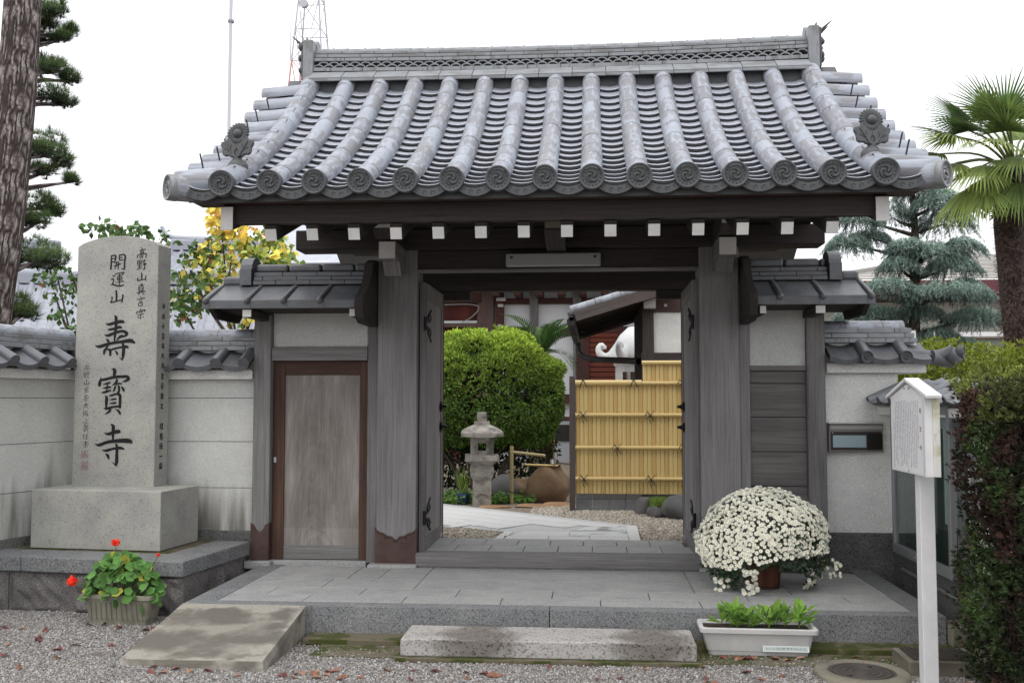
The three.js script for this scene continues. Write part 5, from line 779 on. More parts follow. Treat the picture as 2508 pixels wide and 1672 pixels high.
// ---------- courtyard behind the doorway ----------
{ const path = part('stone_path', (() => { const p = [[-3.6, -5.4], [-1.65, -4.33], [0.756, -2.257], [0.738, -0.952], [-0.665, -0.952], [-0.66, -1.05], [-0.587, -1.655], [-1.318, -2.16], [-3.4, -3.4]]; const s = new THREE.Shape(p.map((q) => new THREE.Vector2(q[0], -q[1]))); const g = new THREE.ExtrudeGeometry(s, { depth: 0.014, bevelEnabled: false }); g.rotateX(-PI / 2); return uvBox(g.toNonIndexed()).translate(0, 0.288, 0); })(), mat({ color: 0xb2b2b2, roughness: 0.9 })); tag(path, null, null, null, 'structure');
  const st = tex(512, 512, (u, v, x, y) => { const f = fbm(u, v, 4, 4, 5, 601), g = (white(x, y, 1) - 0.5) * 18; const k = clamp((f - 0.6) * 7, 0, 1); return mix3([198, 197, 195], [128, 129, 128], k).map((q) => q + g); });
  const pm = mat({ map: rep(st, 2.6), roughness: 0.75 }), wet = mat({ map: rep(tex(512, 512, (u, v, x, y) => { const f = fbm(u, v, 6, 6, 5, 611), g = (white(x, y, 1) - 0.5) * 18; return mix3([198, 199, 200], [128, 130, 130], clamp((f - 0.46) * 5, 0, 1)).map((q) => q + g); }), 1.1), roughness: 0.6 });
  const ply = (pts, m) => { const s = new THREE.Shape(pts.map((q) => new THREE.Vector2(q[0], -q[1]))), g = new THREE.ExtrudeGeometry(s, { depth: 0.012, bevelEnabled: false }); g.rotateX(-PI / 2); part('path_slab', uvBox(g.toNonIndexed(), 'x', rnd() * 2, rnd() * 2).translate(0, 0.3, 0), m, path); };
  // near rectangle
  const xs = [-0.56, -0.13, 0.26, 0.63]; for (let i = 0; i < 3; i++) ply([[xs[i] + 0.004, -0.956], [xs[i + 1] - 0.004, -0.956], [xs[i + 1] - 0.004, -1.3], [xs[i] + 0.004, -1.3]], pm);
  ply([[0.634, -0.956], [0.735, -0.956], [0.752, -2.22], [0.634, -2.12]], pm); ply([[-0.66, -0.956], [-0.566, -0.956], [-0.5, -1.6], [-0.58, -1.64]], pm);
  // slanting field: rows along direction d
  const d = [-0.76, -0.65], o = [0.63, -2.12], nrm = [-0.62, 0.78]; const row = (a0, a1, b0, b1, m) => { const q = (a, b) => [o[0] + d[0] * a + nrm[0] * b, o[1] + d[1] * a + nrm[1] * b]; ply([q(a0 + 0.005, b0 + 0.005), q(a1 - 0.005, b0 + 0.005), q(a1 - 0.005, b1 - 0.005), q(a0 + 0.005, b1 - 0.005)], m); };
  ply([[-0.49, -1.31], [0.06, -1.31], [0.06, -1.66], [-0.4, -1.66]], pm); ply([[0.07, -1.31], [0.63, -1.31], [0.63, -1.7], [0.07, -1.66]], wet); ply([[0.07, -1.67], [0.63, -1.71], [0.63, -2.1], [0.22, -2.02]], wet);
  for (let r = 0; r < 5; r++) { const b0 = r * 0.27; let a = [0.05, 0.6, 0.85, 1.05, 1.25][r] - (r % 2) * 0.22; while (a < 4.6) { const b = a + 0.62 + rnd() * 0.2; row(a, b, b0, b0 + 0.27, pm); a = b; } }
}
// ---------- stone lantern ----------
MAT.lantern = mat({ map: rep(tex(512, 512, (u, v, x, y) => { const f = fbm(u, v, 5, 5, 5, 621), g = (white(x, y, 1) - 0.5) * 46; return mix3([158, 153, 145], [98, 94, 88], clamp((f - 0.35) * 2.4, 0, 1)).map((q) => q + g); }), 0.5), roughness: 0.95, bumpMap: rep(fineBump, 0.4), bumpScale: 0.004 });
{ const t = thing('stone_lantern', 'mossy grey stone garden lantern with a square fire box', 'stone lantern', [-1.1, 0.29, -4.17], 0.12);
  const sq = (w0, w1, h, y, b = 0.01) => { const g = new RoundedBoxGeometry(1, h, 1, 3, b), p = g.attributes.position; for (let i = 0; i < p.count; i++) { const k = lerp(w0, w1, p.getY(i) / h + 0.5); p.setX(i, p.getX(i) * k); p.setZ(i, p.getZ(i) * k); } g.computeVertexNormals(); return xf(uvBox(g.index ? g.toNonIndexed() : g, 'y', rnd(), rnd()), 0, y + h / 2, 0); };
  const tp = [bb(-0.06, 0.06, 0.25, 0.28, 0.115, 0.13), bb(-0.05, 0.05, 0.37, 0.385, 0.1, 0.145), bb(-0.05, 0.05, 0.4, 0.412, 0.1, 0.145), bb(-0.055, -0.035, 0.36, 0.42, 0.12, 0.142), bb(0.03, 0.05, 0.36, 0.42, 0.12, 0.142)];
  for (const [q, y] of [[0.08, 0.1], [0.05, 0.12]]) tp.push(xf(new THREE.TorusGeometry(q, 0.012, 5, 14, PI * 0.8).toNonIndexed(), 0, y, 0.122, 0, 0, 0.3));
  part('shaft', [sq(0.235, 0.23, 0.33, 0), sq(0.23, 0.29, 0.06, 0.33, 0.008), sq(0.29, 0.3, 0.1, 0.385, 0.02), sq(0.3, 0.26, 0.045, 0.48, 0.01)], MAT.lantern, t); part('carving', tp.slice(1), MAT.lantern, t);
  part('platform', [sq(0.26, 0.4, 0.05, 0.52, 0.008), sq(0.43, 0.42, 0.075, 0.57, 0.012)], MAT.lantern, t);
  const o = [[-0.145, 0], [0.145, 0], [0.145, 0.225], [-0.145, 0.225]], hl = [[-0.052, 0.055], [0.052, 0.055], [0.052, 0.15], [-0.052, 0.15]];
  part('fire_box', [xf(ext(o, 0.05, { holes: [hl] }), 0, 0.645, 0.095), xf(ext(o, 0.05, { holes: [hl] }), 0, 0.645, -0.145), bb(-0.145, -0.095, 0.645, 0.87, -0.095, 0.095), bb(0.095, 0.145, 0.645, 0.87, -0.095, 0.095)], MAT.lantern, t);
  const rg = new THREE.BoxGeometry(1, 0.155, 1, 8, 12, 8), p = rg.attributes.position; for (let i = 0; i < p.count; i++) { const v = clamp(p.getY(i) / 0.155 + 0.5, 0, 1), k = v < 0.3 ? 0.53 : lerp(0.53, 0.2, Math.pow((v - 0.3) / 0.7, 1.5)); const X = p.getX(i), Z = p.getZ(i), cor = Math.pow(Math.abs(X * 2), 3) * Math.pow(Math.abs(Z * 2), 3); p.setXYZ(i, X * k, p.getY(i) + cor * 0.02 * (1 - v), Z * k); } rg.computeVertexNormals();
  part('roof', xf(uvBox(rg.toNonIndexed ? (rg.index ? rg.toNonIndexed() : rg) : rg), 0, 0.945, 0), MAT.lantern, t);
  part('finial', [sq(0.2, 0.19, 0.045, 1.02), sq(0.11, 0.13, 0.035, 1.063, 0.01), sq(0.13, 0.125, 0.085, 1.096, 0.035)], MAT.lantern, t); }
// ---------- round bush ----------
function bushGeo(cx, cy, cz, rx, ry, rz, n, leaf, cols, seed, lower = -0.75) {
  const L = new Leaves(), R = rng(seed), rd = () => { const z = R() * 2 - 1, a = R() * 2 * PI, s = Math.sqrt(1 - z * z); return V(Math.cos(a) * s, z, Math.sin(a) * s); };
  for (let i = 0; i < n; i++) { const d = rd(); if (d.y < lower || d.z < -0.55) continue; const bump = fbm(Math.atan2(d.x, d.z) / 6.283 + 0.5, d.y * 0.5 + 0.5, 10, 6, 3, seed), k = 0.83 + bump * 0.31 - Math.pow(R(), 3) * 0.12;
    const sx = Math.sign(d.x) * Math.pow(Math.abs(d.x), 0.85), sy = Math.sign(d.y) * Math.pow(Math.abs(d.y), 0.8); const b = V(cx + sx * rx * k, cy + sy * ry * k, cz + d.z * rz * k); const c = cols(d, bump, R);
    for (let j = 0; j < 6; j++) { const dir = d.clone().add(rd().multiplyScalar(0.95)); dir.y += 0.3; L.leaf(b, dir, rd().add(d), leaf * (0.7 + R() * 0.7), leaf * 0.36, sh(c, 0.45 + R() * 1.1), 0.2, 0.55); } }
  return L.geo();
}
{ const t = thing('round_shrub', 'large clipped round green shrub behind the stone lantern', 'shrub', [-1.25, 0.29, -5.7]);
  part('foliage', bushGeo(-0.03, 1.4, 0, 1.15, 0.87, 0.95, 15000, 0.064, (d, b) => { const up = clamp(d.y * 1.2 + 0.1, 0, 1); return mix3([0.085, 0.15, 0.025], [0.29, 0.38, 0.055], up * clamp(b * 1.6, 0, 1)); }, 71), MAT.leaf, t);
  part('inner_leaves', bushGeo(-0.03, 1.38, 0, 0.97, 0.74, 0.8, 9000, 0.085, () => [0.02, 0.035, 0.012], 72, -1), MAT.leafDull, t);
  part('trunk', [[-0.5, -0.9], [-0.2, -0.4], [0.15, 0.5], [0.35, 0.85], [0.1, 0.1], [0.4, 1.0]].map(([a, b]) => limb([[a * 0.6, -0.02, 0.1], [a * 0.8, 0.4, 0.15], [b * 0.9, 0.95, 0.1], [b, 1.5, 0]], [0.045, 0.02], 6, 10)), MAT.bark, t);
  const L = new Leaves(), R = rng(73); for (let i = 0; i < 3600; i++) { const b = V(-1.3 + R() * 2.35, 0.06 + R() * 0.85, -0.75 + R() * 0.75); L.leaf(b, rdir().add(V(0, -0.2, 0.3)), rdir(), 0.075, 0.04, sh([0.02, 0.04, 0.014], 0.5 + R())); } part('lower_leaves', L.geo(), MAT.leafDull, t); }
{ const t = thing('ground_cover', 'low green ground cover around the lantern foot', 'plants'); tag(t, null, null, null, 'stuff'); const L = new Leaves(), R = rng(74);
  for (let i = 0; i < 900; i++) { const u = R(), x = lerp(-2.1, -0.45, u), z = -4.35 - R() * 0.75 + (x < -1.2 ? 0.05 : 0) - (x > -0.8 ? 0.15 : 0), b = V(x, 0.3 + R() * 0.05 + (R() < 0.15 ? 0.06 : 0), z); for (let k = 0; k < 3; k++) L.round(b.clone().add(rdir().multiplyScalar(0.03)), rdir(), V(0, 1, 0.5).add(rdir().multiplyScalar(0.4)), 0.018 + R() * 0.012, sh([0.09, 0.18, 0.03], 0.5 + R() * 0.8), 6); }
  part('leaves', L.geo(), MAT.leaf, t); part('stems', bar([-1.5, 0.29, -4.6], [-1.5, 0.34, -4.6], 0.004, 4), MAT.bark, t); }
// ---------- rocks, basin, bamboo spout, stepping stones ----------
const stone = (label, pos, s, seed, m, name = 'garden_rock', cat = 'rock', det = 3, amp = 0.16) => { const g = rock(s[0], s[1], s[2], seed, det, amp); const o = part(name, g, m); o.position.set(...pos); tag(o, label, cat); return o; };
{ const t = thing('water_basin', 'brown boulder water basin beside the bamboo spout', 'water basin', [-0.27, 0.29, -4.7]);
  const g = rock(0.275, 0.32, 0.28, 91, 5, 0.13), p = g.attributes.position; for (let i = 0; i < p.count; i++) if (p.getY(i) > 0.22) p.setY(i, 0.22 + (p.getY(i) - 0.22) * 0.1); part('boulder', xf(uvBox(g), 0, 0.25, 0), MAT.rockBrown, t);
  part('water', cyl(0.17, 0.17, 0.004, 0, 0.485, 0, [0, 0, 0], 20), mat({ color: 0x15191a, roughness: 0.08 }), t); part('bamboo_rail', bar([-0.3, 0.5, 0.18], [0.12, 0.49, 0.2], 0.012, 8), MAT.bamboo, t); }
{ const t = thing('ladle', 'small shiny metal dipper resting on the boulder basin', 'ladle', [-0.21, 0.8, -4.52]); part('cup', cyl(0.045, 0.04, 0.06, 0, 0.03, 0, [0, 0, 0], 16), mat({ color: 0xd0d0d0, roughness: 0.15, metalness: 0.95 }), t); part('handle', bar([0.03, 0.02, 0], [0.26, -0.01, 0.03], 0.008, 6), MAT.bark, t); }
{ const t = thing('bamboo_spout', 'upright bamboo post with a slender bamboo water spout', 'water spout', [-0.745, 0.29, -4.45]); part('post', [bar([0, 0, 0], [0, 0.74, 0], 0.025, 10), xf(new THREE.TorusGeometry(0.026, 0.004, 5, 12).toNonIndexed(), 0, 0.35, 0, PI / 2, 0, 0)], MAT.bambooOld || (MAT.bambooOld = mat({ color: 0x9c8f66, roughness: 0.6 })), t); part('spout', bar([0, 0.665, 0], [0.43, 0.615, -0.06], 0.02, 8), MAT.bambooOld, t); part('tie', xf(new THREE.TorusGeometry(0.028, 0.006, 5, 12).toNonIndexed(), 0, 0.15, 0, PI / 2, 0, 0), MAT.black, t); }
stone('dark rock at the left door edge under the round shrub', [-1.85, 0.34, -4.75], [0.3, 0.2, 0.2], 92, MAT.rockGrey); stone('dark rock between the lantern and the bamboo spout post', [-0.85, 0.38, -4.95], [0.24, 0.25, 0.18], 93, MAT.rockGrey); stone('brown rock close behind the bamboo spout post', [-0.62, 0.36, -5.0], [0.2, 0.24, 0.18], 94, MAT.rockBrown);
stone('flat tan stepping stone in front of the lantern', [-0.92, 0.295, -4.02], [0.2, 0.025, 0.1], 95, MAT.stepStone || (MAT.stepStone = mat({ map: MAT.rockBrown.map, color: new THREE.Color(1.9, 1.75, 1.6), roughness: 0.9 })), 'stepping_stone', 'stepping stone'); stone('flat orange stepping stone between lantern and water basin', [-0.47, 0.3, -4.1], [0.2, 0.03, 0.12], 96, MAT.stepStone, 'stepping_stone', 'stepping stone'); stone('flat pinkish stepping stone in front of the water basin', [-0.14, 0.305, -4.2], [0.19, 0.04, 0.12], 97, MAT.stepStone, 'stepping_stone', 'stepping stone');
stone('large grey rock at the right door edge below the bamboo fence', [1.42, 0.36, -3.0], [0.32, 0.2, 0.2], 98, MAT.rockGrey, 'garden_rock', 'rock', 4); stone('small grey rock left of the large rock at the door edge', [1.02, 0.33, -3.1], [0.11, 0.09, 0.1], 99, MAT.rockGrey); stone('small upright rock at the corner of the block base', [0.9, 0.36, -3.45], [0.12, 0.13, 0.1], 100, MAT.rockGrey);
{ const t = thing('moss_patch', 'small patch of moss and grass above the rocks by the fence', 'moss'); tag(t, null, null, null, 'stuff'); const L = new Leaves(), R = rng(75); for (let i = 0; i < 1500; i++) L.needle(V(0.95 + R() * 0.8, 0.4 + R() * 0.08, -3.4 + R() * 0.35), rdir().add(V(0, 1.2, 0)), 0.05, 0.012, sh([0.13, 0.2, 0.03], 0.5 + R() * 0.8)); part('grass', L.geo(), MAT.leaf, t); part('bed', xf(rock(0.42, 0.1, 0.2, 101, 2), 1.35, 0.36, -3.25), MAT.moss, t); }
{ const t = thing('flower_pot', 'blue pot with a spiky variegated plant left of the lantern', 'potted plant', [-1.36, 0.29, -4.4]); part('pot', [cyl(0.085, 0.065, 0.13, 0, 0.065, 0, [0, 0, 0], 18), cyl(0.09, 0.09, 0.02, 0, 0.125, 0, [0, 0, 0], 18)], mat({ color: 0x2a3d66, roughness: 0.35 }), t); const L = new Leaves(), R = rng(76); for (let i = 0; i < 70; i++) L.leaf(V((R() - 0.5) * 0.06, 0.13, (R() - 0.5) * 0.06), V((R() - 0.5) * 1.1, 1 + R(), (R() - 0.5) * 1.1), rdir(), 0.18 + R() * 0.2, 0.014, sh(R() < 0.5 ? [0.2, 0.24, 0.05] : [0.1, 0.18, 0.04], 0.6 + R() * 0.6), 0.1); part('leaves', L.geo(), MAT.leaf, t); }
// ---------- bamboo fence ----------
{ const t = thing('bamboo_fence', 'golden bamboo screen fence with black cord ties', 'fence', [0, 0.29, -3.66]); const z = 0, y = (v) => v - 0.29;
  part('fence_post', bb(0.018, 0.086, 0, y(1.91), -0.04, 0.03), mat({ color: 0x4d443f, roughness: 0.7 }), t); part('fence_post', bb(1.72, 1.79, 0, y(2.1), -0.04, 0.03), mat({ color: 0x4d443f, roughness: 0.7 }), t);
  const R = rng(81); for (let i = 0; i < 32; i++) { const x = 0.118 + i * 0.0505, top = x < 0.88 ? 1.81 : 2.05, g = [cyl(0.0245, 0.0245, top - 0.505, 0, (top + 0.505) / 2 - 0.29, 0, [0, 0, 0], 8)]; for (let k = 0, yy = 0.55 + R() * 0.3; yy < top - 0.05; yy += 0.42 + R() * 0.25, k++) g.push(cyl(0.029, 0.029, 0.012, 0, yy - 0.29, 0, [0, 0, 0], 8), cyl(0.0255, 0.0265, 0.03, 0, yy - 0.308, 0, [0, 0, 0], 8)); const m = part('bamboo_slat', merge(g).scale(1.03, 1, 0.38), i % 3 ? MAT.bamboo : (MAT.bamboo2 || (MAT.bamboo2 = mat({ map: MAT.bamboo.map, color: 0xf0e6d4, roughness: 0.5 }))), t); m.position.set(x, 0, z); }
  part('rail', bar([0.09, y(1.83), 0.022], [0.885, y(1.83), 0.022], 0.034, 10), MAT.bamboo, t); part('rail', bar([0.89, y(2.07), 0.022], [1.72, y(2.07), 0.022], 0.026, 10), MAT.bamboo, t); for (const q of [1.825, 1.445, 1.055, 0.685]) part('rail', [bar([q > 1.8 ? 0.89 : 0.09, y(q), 0.035], [1.72, y(q), 0.035], 0.023, 10), cyl(0.0245, 0.0245, 0.006, 0.75, y(q), 0.035, [0, 0, PI / 2], 10)], MAT.bamboo, t);
  const tie = (x, q, s = 1) => part('cord_tie', [bar([x - 0.045, y(q) - 0.05, 0.055], [x + 0.045, y(q) + 0.05, 0.065], 0.0035, 5), bar([x + 0.045, y(q) - 0.05, 0.055], [x - 0.045, y(q) + 0.05, 0.065], 0.0035, 5), tube([[x, y(q), 0.065], [x + 0.02, y(q) - 0.05, 0.075], [x + 0.05, y(q) - 0.08, 0.06]], 0.004, 6, 4), tube([[x, y(q), 0.065], [x - 0.01, y(q) - 0.06, 0.075], [x + 0.005, y(q) - 0.1, 0.06]], 0.004, 6, 4), tube([[x, y(q), 0.065], [x - 0.04, y(q) + 0.03, 0.08], [x - 0.06, y(q) - 0.01, 0.06]], 0.004, 6, 4)], MAT.black, t);
  for (const [x, q] of [[0.185, 1.445], [0.985, 1.445], [0.59, 1.055], [1.38, 1.055], [0.19, 0.685], [0.99, 0.685], [1.37, 1.825]]) tie(x, q);
  for (const x of [0.185, 0.79]) part('cord_tie', [bar([x, y(1.875), 0.05], [x - 0.045, y(1.77), 0.06], 0.006, 5), bar([x, y(1.875), 0.05], [x + 0.045, y(1.77), 0.06], 0.006, 5), tube([[x, y(1.87), 0.05], [x - 0.02, y(1.9), 0.05], [x - 0.03, y(1.88), 0.06]], 0.004, 5, 4)], MAT.black, t); }
{ const t = thing('block_base', 'low grey block plinth under the bamboo fence', 'plinth', [0.09, 0.29, -3.85]); const m = mat({ map: rep(speckle([128, 129, 132], 16, 20, 0.1), 0.5), roughness: 0.7 }); for (let i = 0; i < 4; i++) { part('block', bb(i * 0.2 + 0.002, i * 0.2 + 0.198, 0, 0.13, -0.1, 0.12), m, t); part('block', bb(i * 0.2 + 0.002, i * 0.2 + 0.198, 0.133, 0.205, -0.1, 0.08), m, t); } part('block', bb(0.805, 1.7, 0.06, 0.2, -0.15, 0.05), MAT.rockGrey, t); }
{ const t = thing('fence_stake', 'dark brown stake with cord ties behind the round shrub', 'stake', [-0.33, 0.29, -6.0]); part('stake', bb(-0.045, 0.045, 0, 1.7, -0.04, 0.04), MAT.woodRed, t); part('bamboo_edge', bar([0.065, 0, 0], [0.065, 1.6, 0], 0.018, 8), MAT.bambooOld, t); for (const y of [0.75, 1.2]) part('cord_tie', [bar([-0.06, y - 0.03, 0.05], [0.1, y + 0.04, 0.05], 0.008, 5), bar([-0.06, y + 0.04, 0.05], [0.1, y - 0.04, 0.05], 0.008, 5)], MAT.black, t); }
// ---------- small roofed building on the right ----------
{ const t = thing('side_building', 'small timber and white plaster building with a sloping tiled eave', 'building', [1.2, 0.29, -6.0]); const wd = mat({ color: 0x4a3d3c, roughness: 0.8 }), X = (v) => v - 1.2, Y = (v) => v - 0.29, wh = MAT.plasterBright || (MAT.plasterBright = MAT.plaster.clone()); wh.color.setScalar(1.25);
  part('corner_post', bb(X(1.02), X(1.18), 0, Y(3.2), -0.1, 0.06), MAT.woodDark, t); part('plaster_panel', bb(X(1.18), X(2.6), Y(2.3), Y(2.885), -0.06, 0.0), wh, t); part('beam', bb(X(1.18), X(2.6), Y(2.885), Y(3.09), -0.08, 0.03), woodMat([44, 30, 29], [78, 58, 55], 0.8, 85), t); part('rail', bb(X(1.0), X(2.6), Y(2.18), Y(2.3), -0.08, 0.05), MAT.woodDark, t); part('lower_wall', bb(X(1.05), X(2.6), 0, Y(2.18), -0.06, 0), MAT.woodDark, t); part('upper_panel', bb(X(1.18), X(2.6), Y(3.09), Y(3.4), -0.06, 0), wh, t); part('side_wall', bb(X(1.05), X(1.12), 0, Y(3.1), -3.5, -0.1), MAT.woodBlack, t); part('vent', bb(X(1.33), X(1.37), Y(2.96), Y(3.0), 0.03, 0.045), mat({ color: 0xa09a94 }), t);
  part('purlin_end', bb(X(1.03), X(1.2), Y(2.92), Y(3.12), -0.1, 0.25), MAT.wood, t);
  // roof: eave at x .1, y 2.86 rising to x 1.28, y 3.2; runs back 6 m
  const ra = Math.atan2(0.36, 1.2), rl = 1.45, cx = 0.72, cy = 3.02; const rf = part('roof', bx(rl, 0.05, 4.8, X(cx), Y(cy) - 0.02, -2.15, { r: [0, 0, ra], b: 0.004, g: 'x' }), MAT.woodBlack, t);
  part('verge_board', bx(rl, 0.15, 0.05, X(cx) + 0.03, Y(cy) - 0.0, 0.27, { r: [0, 0, ra] }), woodMat([58, 50, 48], [108, 98, 94], 0.9, 57), rf);
  for (let k = 0; k < 4; k++) { const q = (v) => [X(cx) + v, Y(cy) + 0.1 + v * Math.tan(ra), 0.2]; part('verge_roll', bar(q(-rl / 2 + k * 0.36), q(-rl / 2 + k * 0.36 + 0.352), 0.065, 12, 0.062), MAT.tile, rf); }
  part('roof_tiles', bx(rl, 0.06, 4.8, X(cx), Y(cy) + 0.045, -2.15, { r: [0, 0, ra], g: 'x' }), MAT.tile, rf);
  for (let k = 0; k < 12; k++) part('batten', bx(rl * 0.96, 0.03, 0.04, X(cx), Y(cy) - 0.06, 0.1 - k * 0.38, { r: [0, 0, ra], b: 0 }), MAT.woodDark, rf);
  part('eave_end', [...Array.from({ length: 16 }, (_, k) => xf(coverGeo(0.07, 0.26, 8), X(cx) - rl / 2 - 0.02, Y(cy) - rl / 2 * Math.sin(ra) + 0.04, 0.2 - k * 0.3, 0, -PI / 2, 0)), bx(0.07, 0.13, 4.8, X(cx) - rl / 2, Y(cy) - rl / 2 * Math.sin(ra), -2.15, { r: [0, 0, ra] })], MAT.tileDark, rf);
  part('gutter', [cyl(0.065, 0.065, 4.8, X(0.0), Y(2.74), -2.15, [PI / 2, 0, 0], 10), tube([[X(0.04), Y(2.72), -4.4], [X(0.06), Y(2.5), -4.4], [X(0.15), Y(2.42), -4.1], [X(1.0), Y(2.2), -0.6]], 0.055, 24, 8)], MAT.black, rf); }
// ---------- main hall far behind ----------
{ const Z = -13, t = thing('temple_hall', 'white walled temple hall with dark red timber frame beyond the yard', 'building', [0, 0.29, Z]); const Y = (v) => v - 0.29, red = woodMat([52, 28, 25], [92, 56, 50], 0.8, 87), brn = woodMat([70, 54, 50], [112, 92, 86], 0.8, 89), wh = mat({ color: 0xd6d7da, roughness: 0.9 });
  part('wall', bb(-6, 3.6, 0, Y(4.7), -0.3, -0.1, { b: 0 }), wh, t);
  for (const [y0, y1] of [[3.7, 3.82], [3.06, 3.2], [1.55, 1.75], [4.1, 4.3], [1.2, 1.27]]) part('beam', bb(-1.9, 3.6, Y(y0), Y(y1), -0.1, 0.04), red, t);
  for (const x of [-2.0, -0.95, -0.02, 3.2]) part('post', bb(x - (x < -1.5 ? 0.18 : 0.09), x + (x < -1.5 ? 0.18 : 0.09), 0, Y(x === -0.95 ? 4.3 : 4.3), -0.1, 0.08), x === -2.0 ? brn : MAT.wood, t);
  part('post', bb(-0.04, 0.24, 0, Y(3.1), -0.05, 0.1), red, t); part('post', bb(-1.78, -1.6, Y(2.9), Y(4.3), -0.05, 0.1), red, t);
  for (let i = 0; i < 12; i++) part('rafter', bb(-1.8 + i * 0.46, -1.65 + i * 0.46, Y(3.82), Y(4.1), -0.1, 0.7), red, t);
  part('porch_wall', bb(-6, -2.1, 0, Y(4.3), -0.09, -0.04), woodMat([60, 22, 16], [104, 48, 34], 0.9, 93), t); part('porch_beam', bb(-6, -2.1, Y(3.72), Y(3.95), -0.04, 0.12), red, t); part('porch_beam', bb(-6, -2.1, Y(3.2), Y(3.28), -0.04, 0.1), brn, t); part('porch_trim', bb(-6, -2.1, Y(3.285), Y(3.34), -0.03, 0.06), wh, t); part('porch_panel', bb(-2.95, -2.35, Y(3.98), Y(4.08), -0.03, 0.13), wh, t);
  part('cable', tube([[-2.9, Y(3.68), 0.15], [-2.3, Y(3.68), 0.15], [-2.12, Y(3.62), 0.16], [-2.3, Y(3.4), 0.16], [-2.5, Y(3.3), 0.16]], 0.012, 20, 5), mat({ color: 0x9a9a9a }), t); part('insulator', [bb(-1.75, -1.55, Y(3.75), Y(3.82), 0.1, 0.2), bb(-1.72, -1.6, Y(3.62), Y(3.68), 0.1, 0.2), cyl(0.04, 0.02, 0.1, -1.68, Y(3.2), 0.15)], mat({ color: 0xb8b6b2 }), t);
  const sh2 = []; for (let i = 0; i < 14; i++) part('shutter_slat', bb(0.24, 0.86, Y(1.6) + i * 0.105, Y(1.69) + i * 0.105, 0.0, 0.06), MAT.shutter || (MAT.shutter = woodMat([72, 28, 18], [118, 58, 40], 0.8, 97)), t); part('shutter_back', bb(0.22, 0.9, Y(1.5), Y(3.05), -0.08, -0.01), MAT.woodBlack, t);
  part('base_wall', bb(-1.6, 3.6, 0, Y(1.18), -0.08, 0.02), mat({ color: 0x9a9ca0 }), t); part('dark_opening', bb(-1.0, 0.0, Y(0.75), Y(1.1), 0.02, 0.05), MAT.black, t);
  part('eave', bb(-6.5, 3.7, Y(4.36), Y(4.5), -0.3, 1.3), red, t); part('roof', [bx(10.4, 0.14, 2.6, -1.4, Y(5.0), 0.3, { r: [0.5, 0, 0], b: 0 })], MAT.tilePan, t); }
{ const t = thing('marble_lantern', 'white marble lantern with curled roof corners seen under the eave', 'stone lantern', [1.18, 0.2, -11.3]); t.scale.setScalar(1.07); const w = mat({ map: rep(speckle([222, 223, 222], 22, 40, 0.14), 0.4), roughness: 0.8 }), Y = (v) => v - 0.29;
  part('shaft', [cyl(0.2, 0.24, Y(1.5), 0, Y(1.5) / 2, 0, [0, 0, 0], 12), cyl(0.45, 0.3, 0.15, 0, Y(1.55), 0, [0, 0, 0], 12)], w, t); part('fire_box', [cyl(0.4, 0.4, Y(2.26) - Y(1.62), 0, Y(1.94), 0, [0, 0.5, 0], 6), cyl(0.44, 0.42, 0.06, 0, Y(2.27), 0, [0, 0.5, 0], 6)], w, t); for (const [x, y, h] of [[-0.24, 1.98, 0.3], [-0.1, 1.98, 0.3], [0.08, 1.98, 0.3]]) part('opening', bx(0.07, h, 0.02, x, Y(y), 0.355), MAT.woodRed, t);
  const prf = [[0.001, 0.62], [0.16, 0.6], [0.32, 0.45], [0.44, 0.24], [0.5, 0.1], [0.52, 0.03], [0.5, 0], [0.3, -0.02], [0.001, -0.02]].map((q) => new THREE.Vector2(...q)); part('roof', xf(uvBox(new THREE.LatheGeometry(prf, 24).toNonIndexed()), 0, Y(2.36), 0), w, t);
  for (let k = 0; k < 6; k++) { const a = k / 6 * 2 * PI + PI, q = (r, y) => [Math.cos(a) * r, Y(y), Math.sin(a) * r]; part('curl', limb([q(0.3, 2.6), q(0.5, 2.42), q(0.62, 2.42), q(0.7, 2.52), q(0.68, 2.62), q(0.61, 2.62), q(0.6, 2.56)], [0.12, 0.09, 0.065, 0.04], 8, 18), w, t); } }
// ---------- cycad ----------
{ const t = thing('cycad', 'dark green cycad with arching fronds behind the round shrub', 'cycad', [-0.55, 0.29, -8.2]); const L = new Leaves(), R = rng(111);
  for (let f = 0; f < 34; f++) { const a = R() * 2 * PI, el = 0.25 + R() * 1.0, len = 0.85 + R() * 0.3; let p = V(0, 2.05, 0), d = V(Math.cos(a) * Math.cos(el), Math.sin(el), Math.sin(a) * Math.cos(el)); const side = d.clone().cross(V(0, 1, 0)).normalize(); for (let i = 0; i < 26; i++) { const t2 = i / 25; d.y -= 0.055; d.normalize(); p = p.clone().addScaledVector(d, len / 26); const up = side.clone().cross(d); for (const s of [-1, 1]) L.leaf(p, side.clone().multiplyScalar(s).addScaledVector(d, 0.9).addScaledVector(up, 0.35), up, 0.2 * Math.sin(PI * (0.15 + 0.8 * t2)), 0.03, sh([0.06, 0.115, 0.03], 0.6 + R() * 0.8), 0.1, 0.3); } }
  part('fronds', L.geo(), MAT.leaf, t); part('trunk', cyl(0.18, 0.22, 2.05, 0, 1.02, 0, [0, 0, 0], 12), MAT.bark, t); }
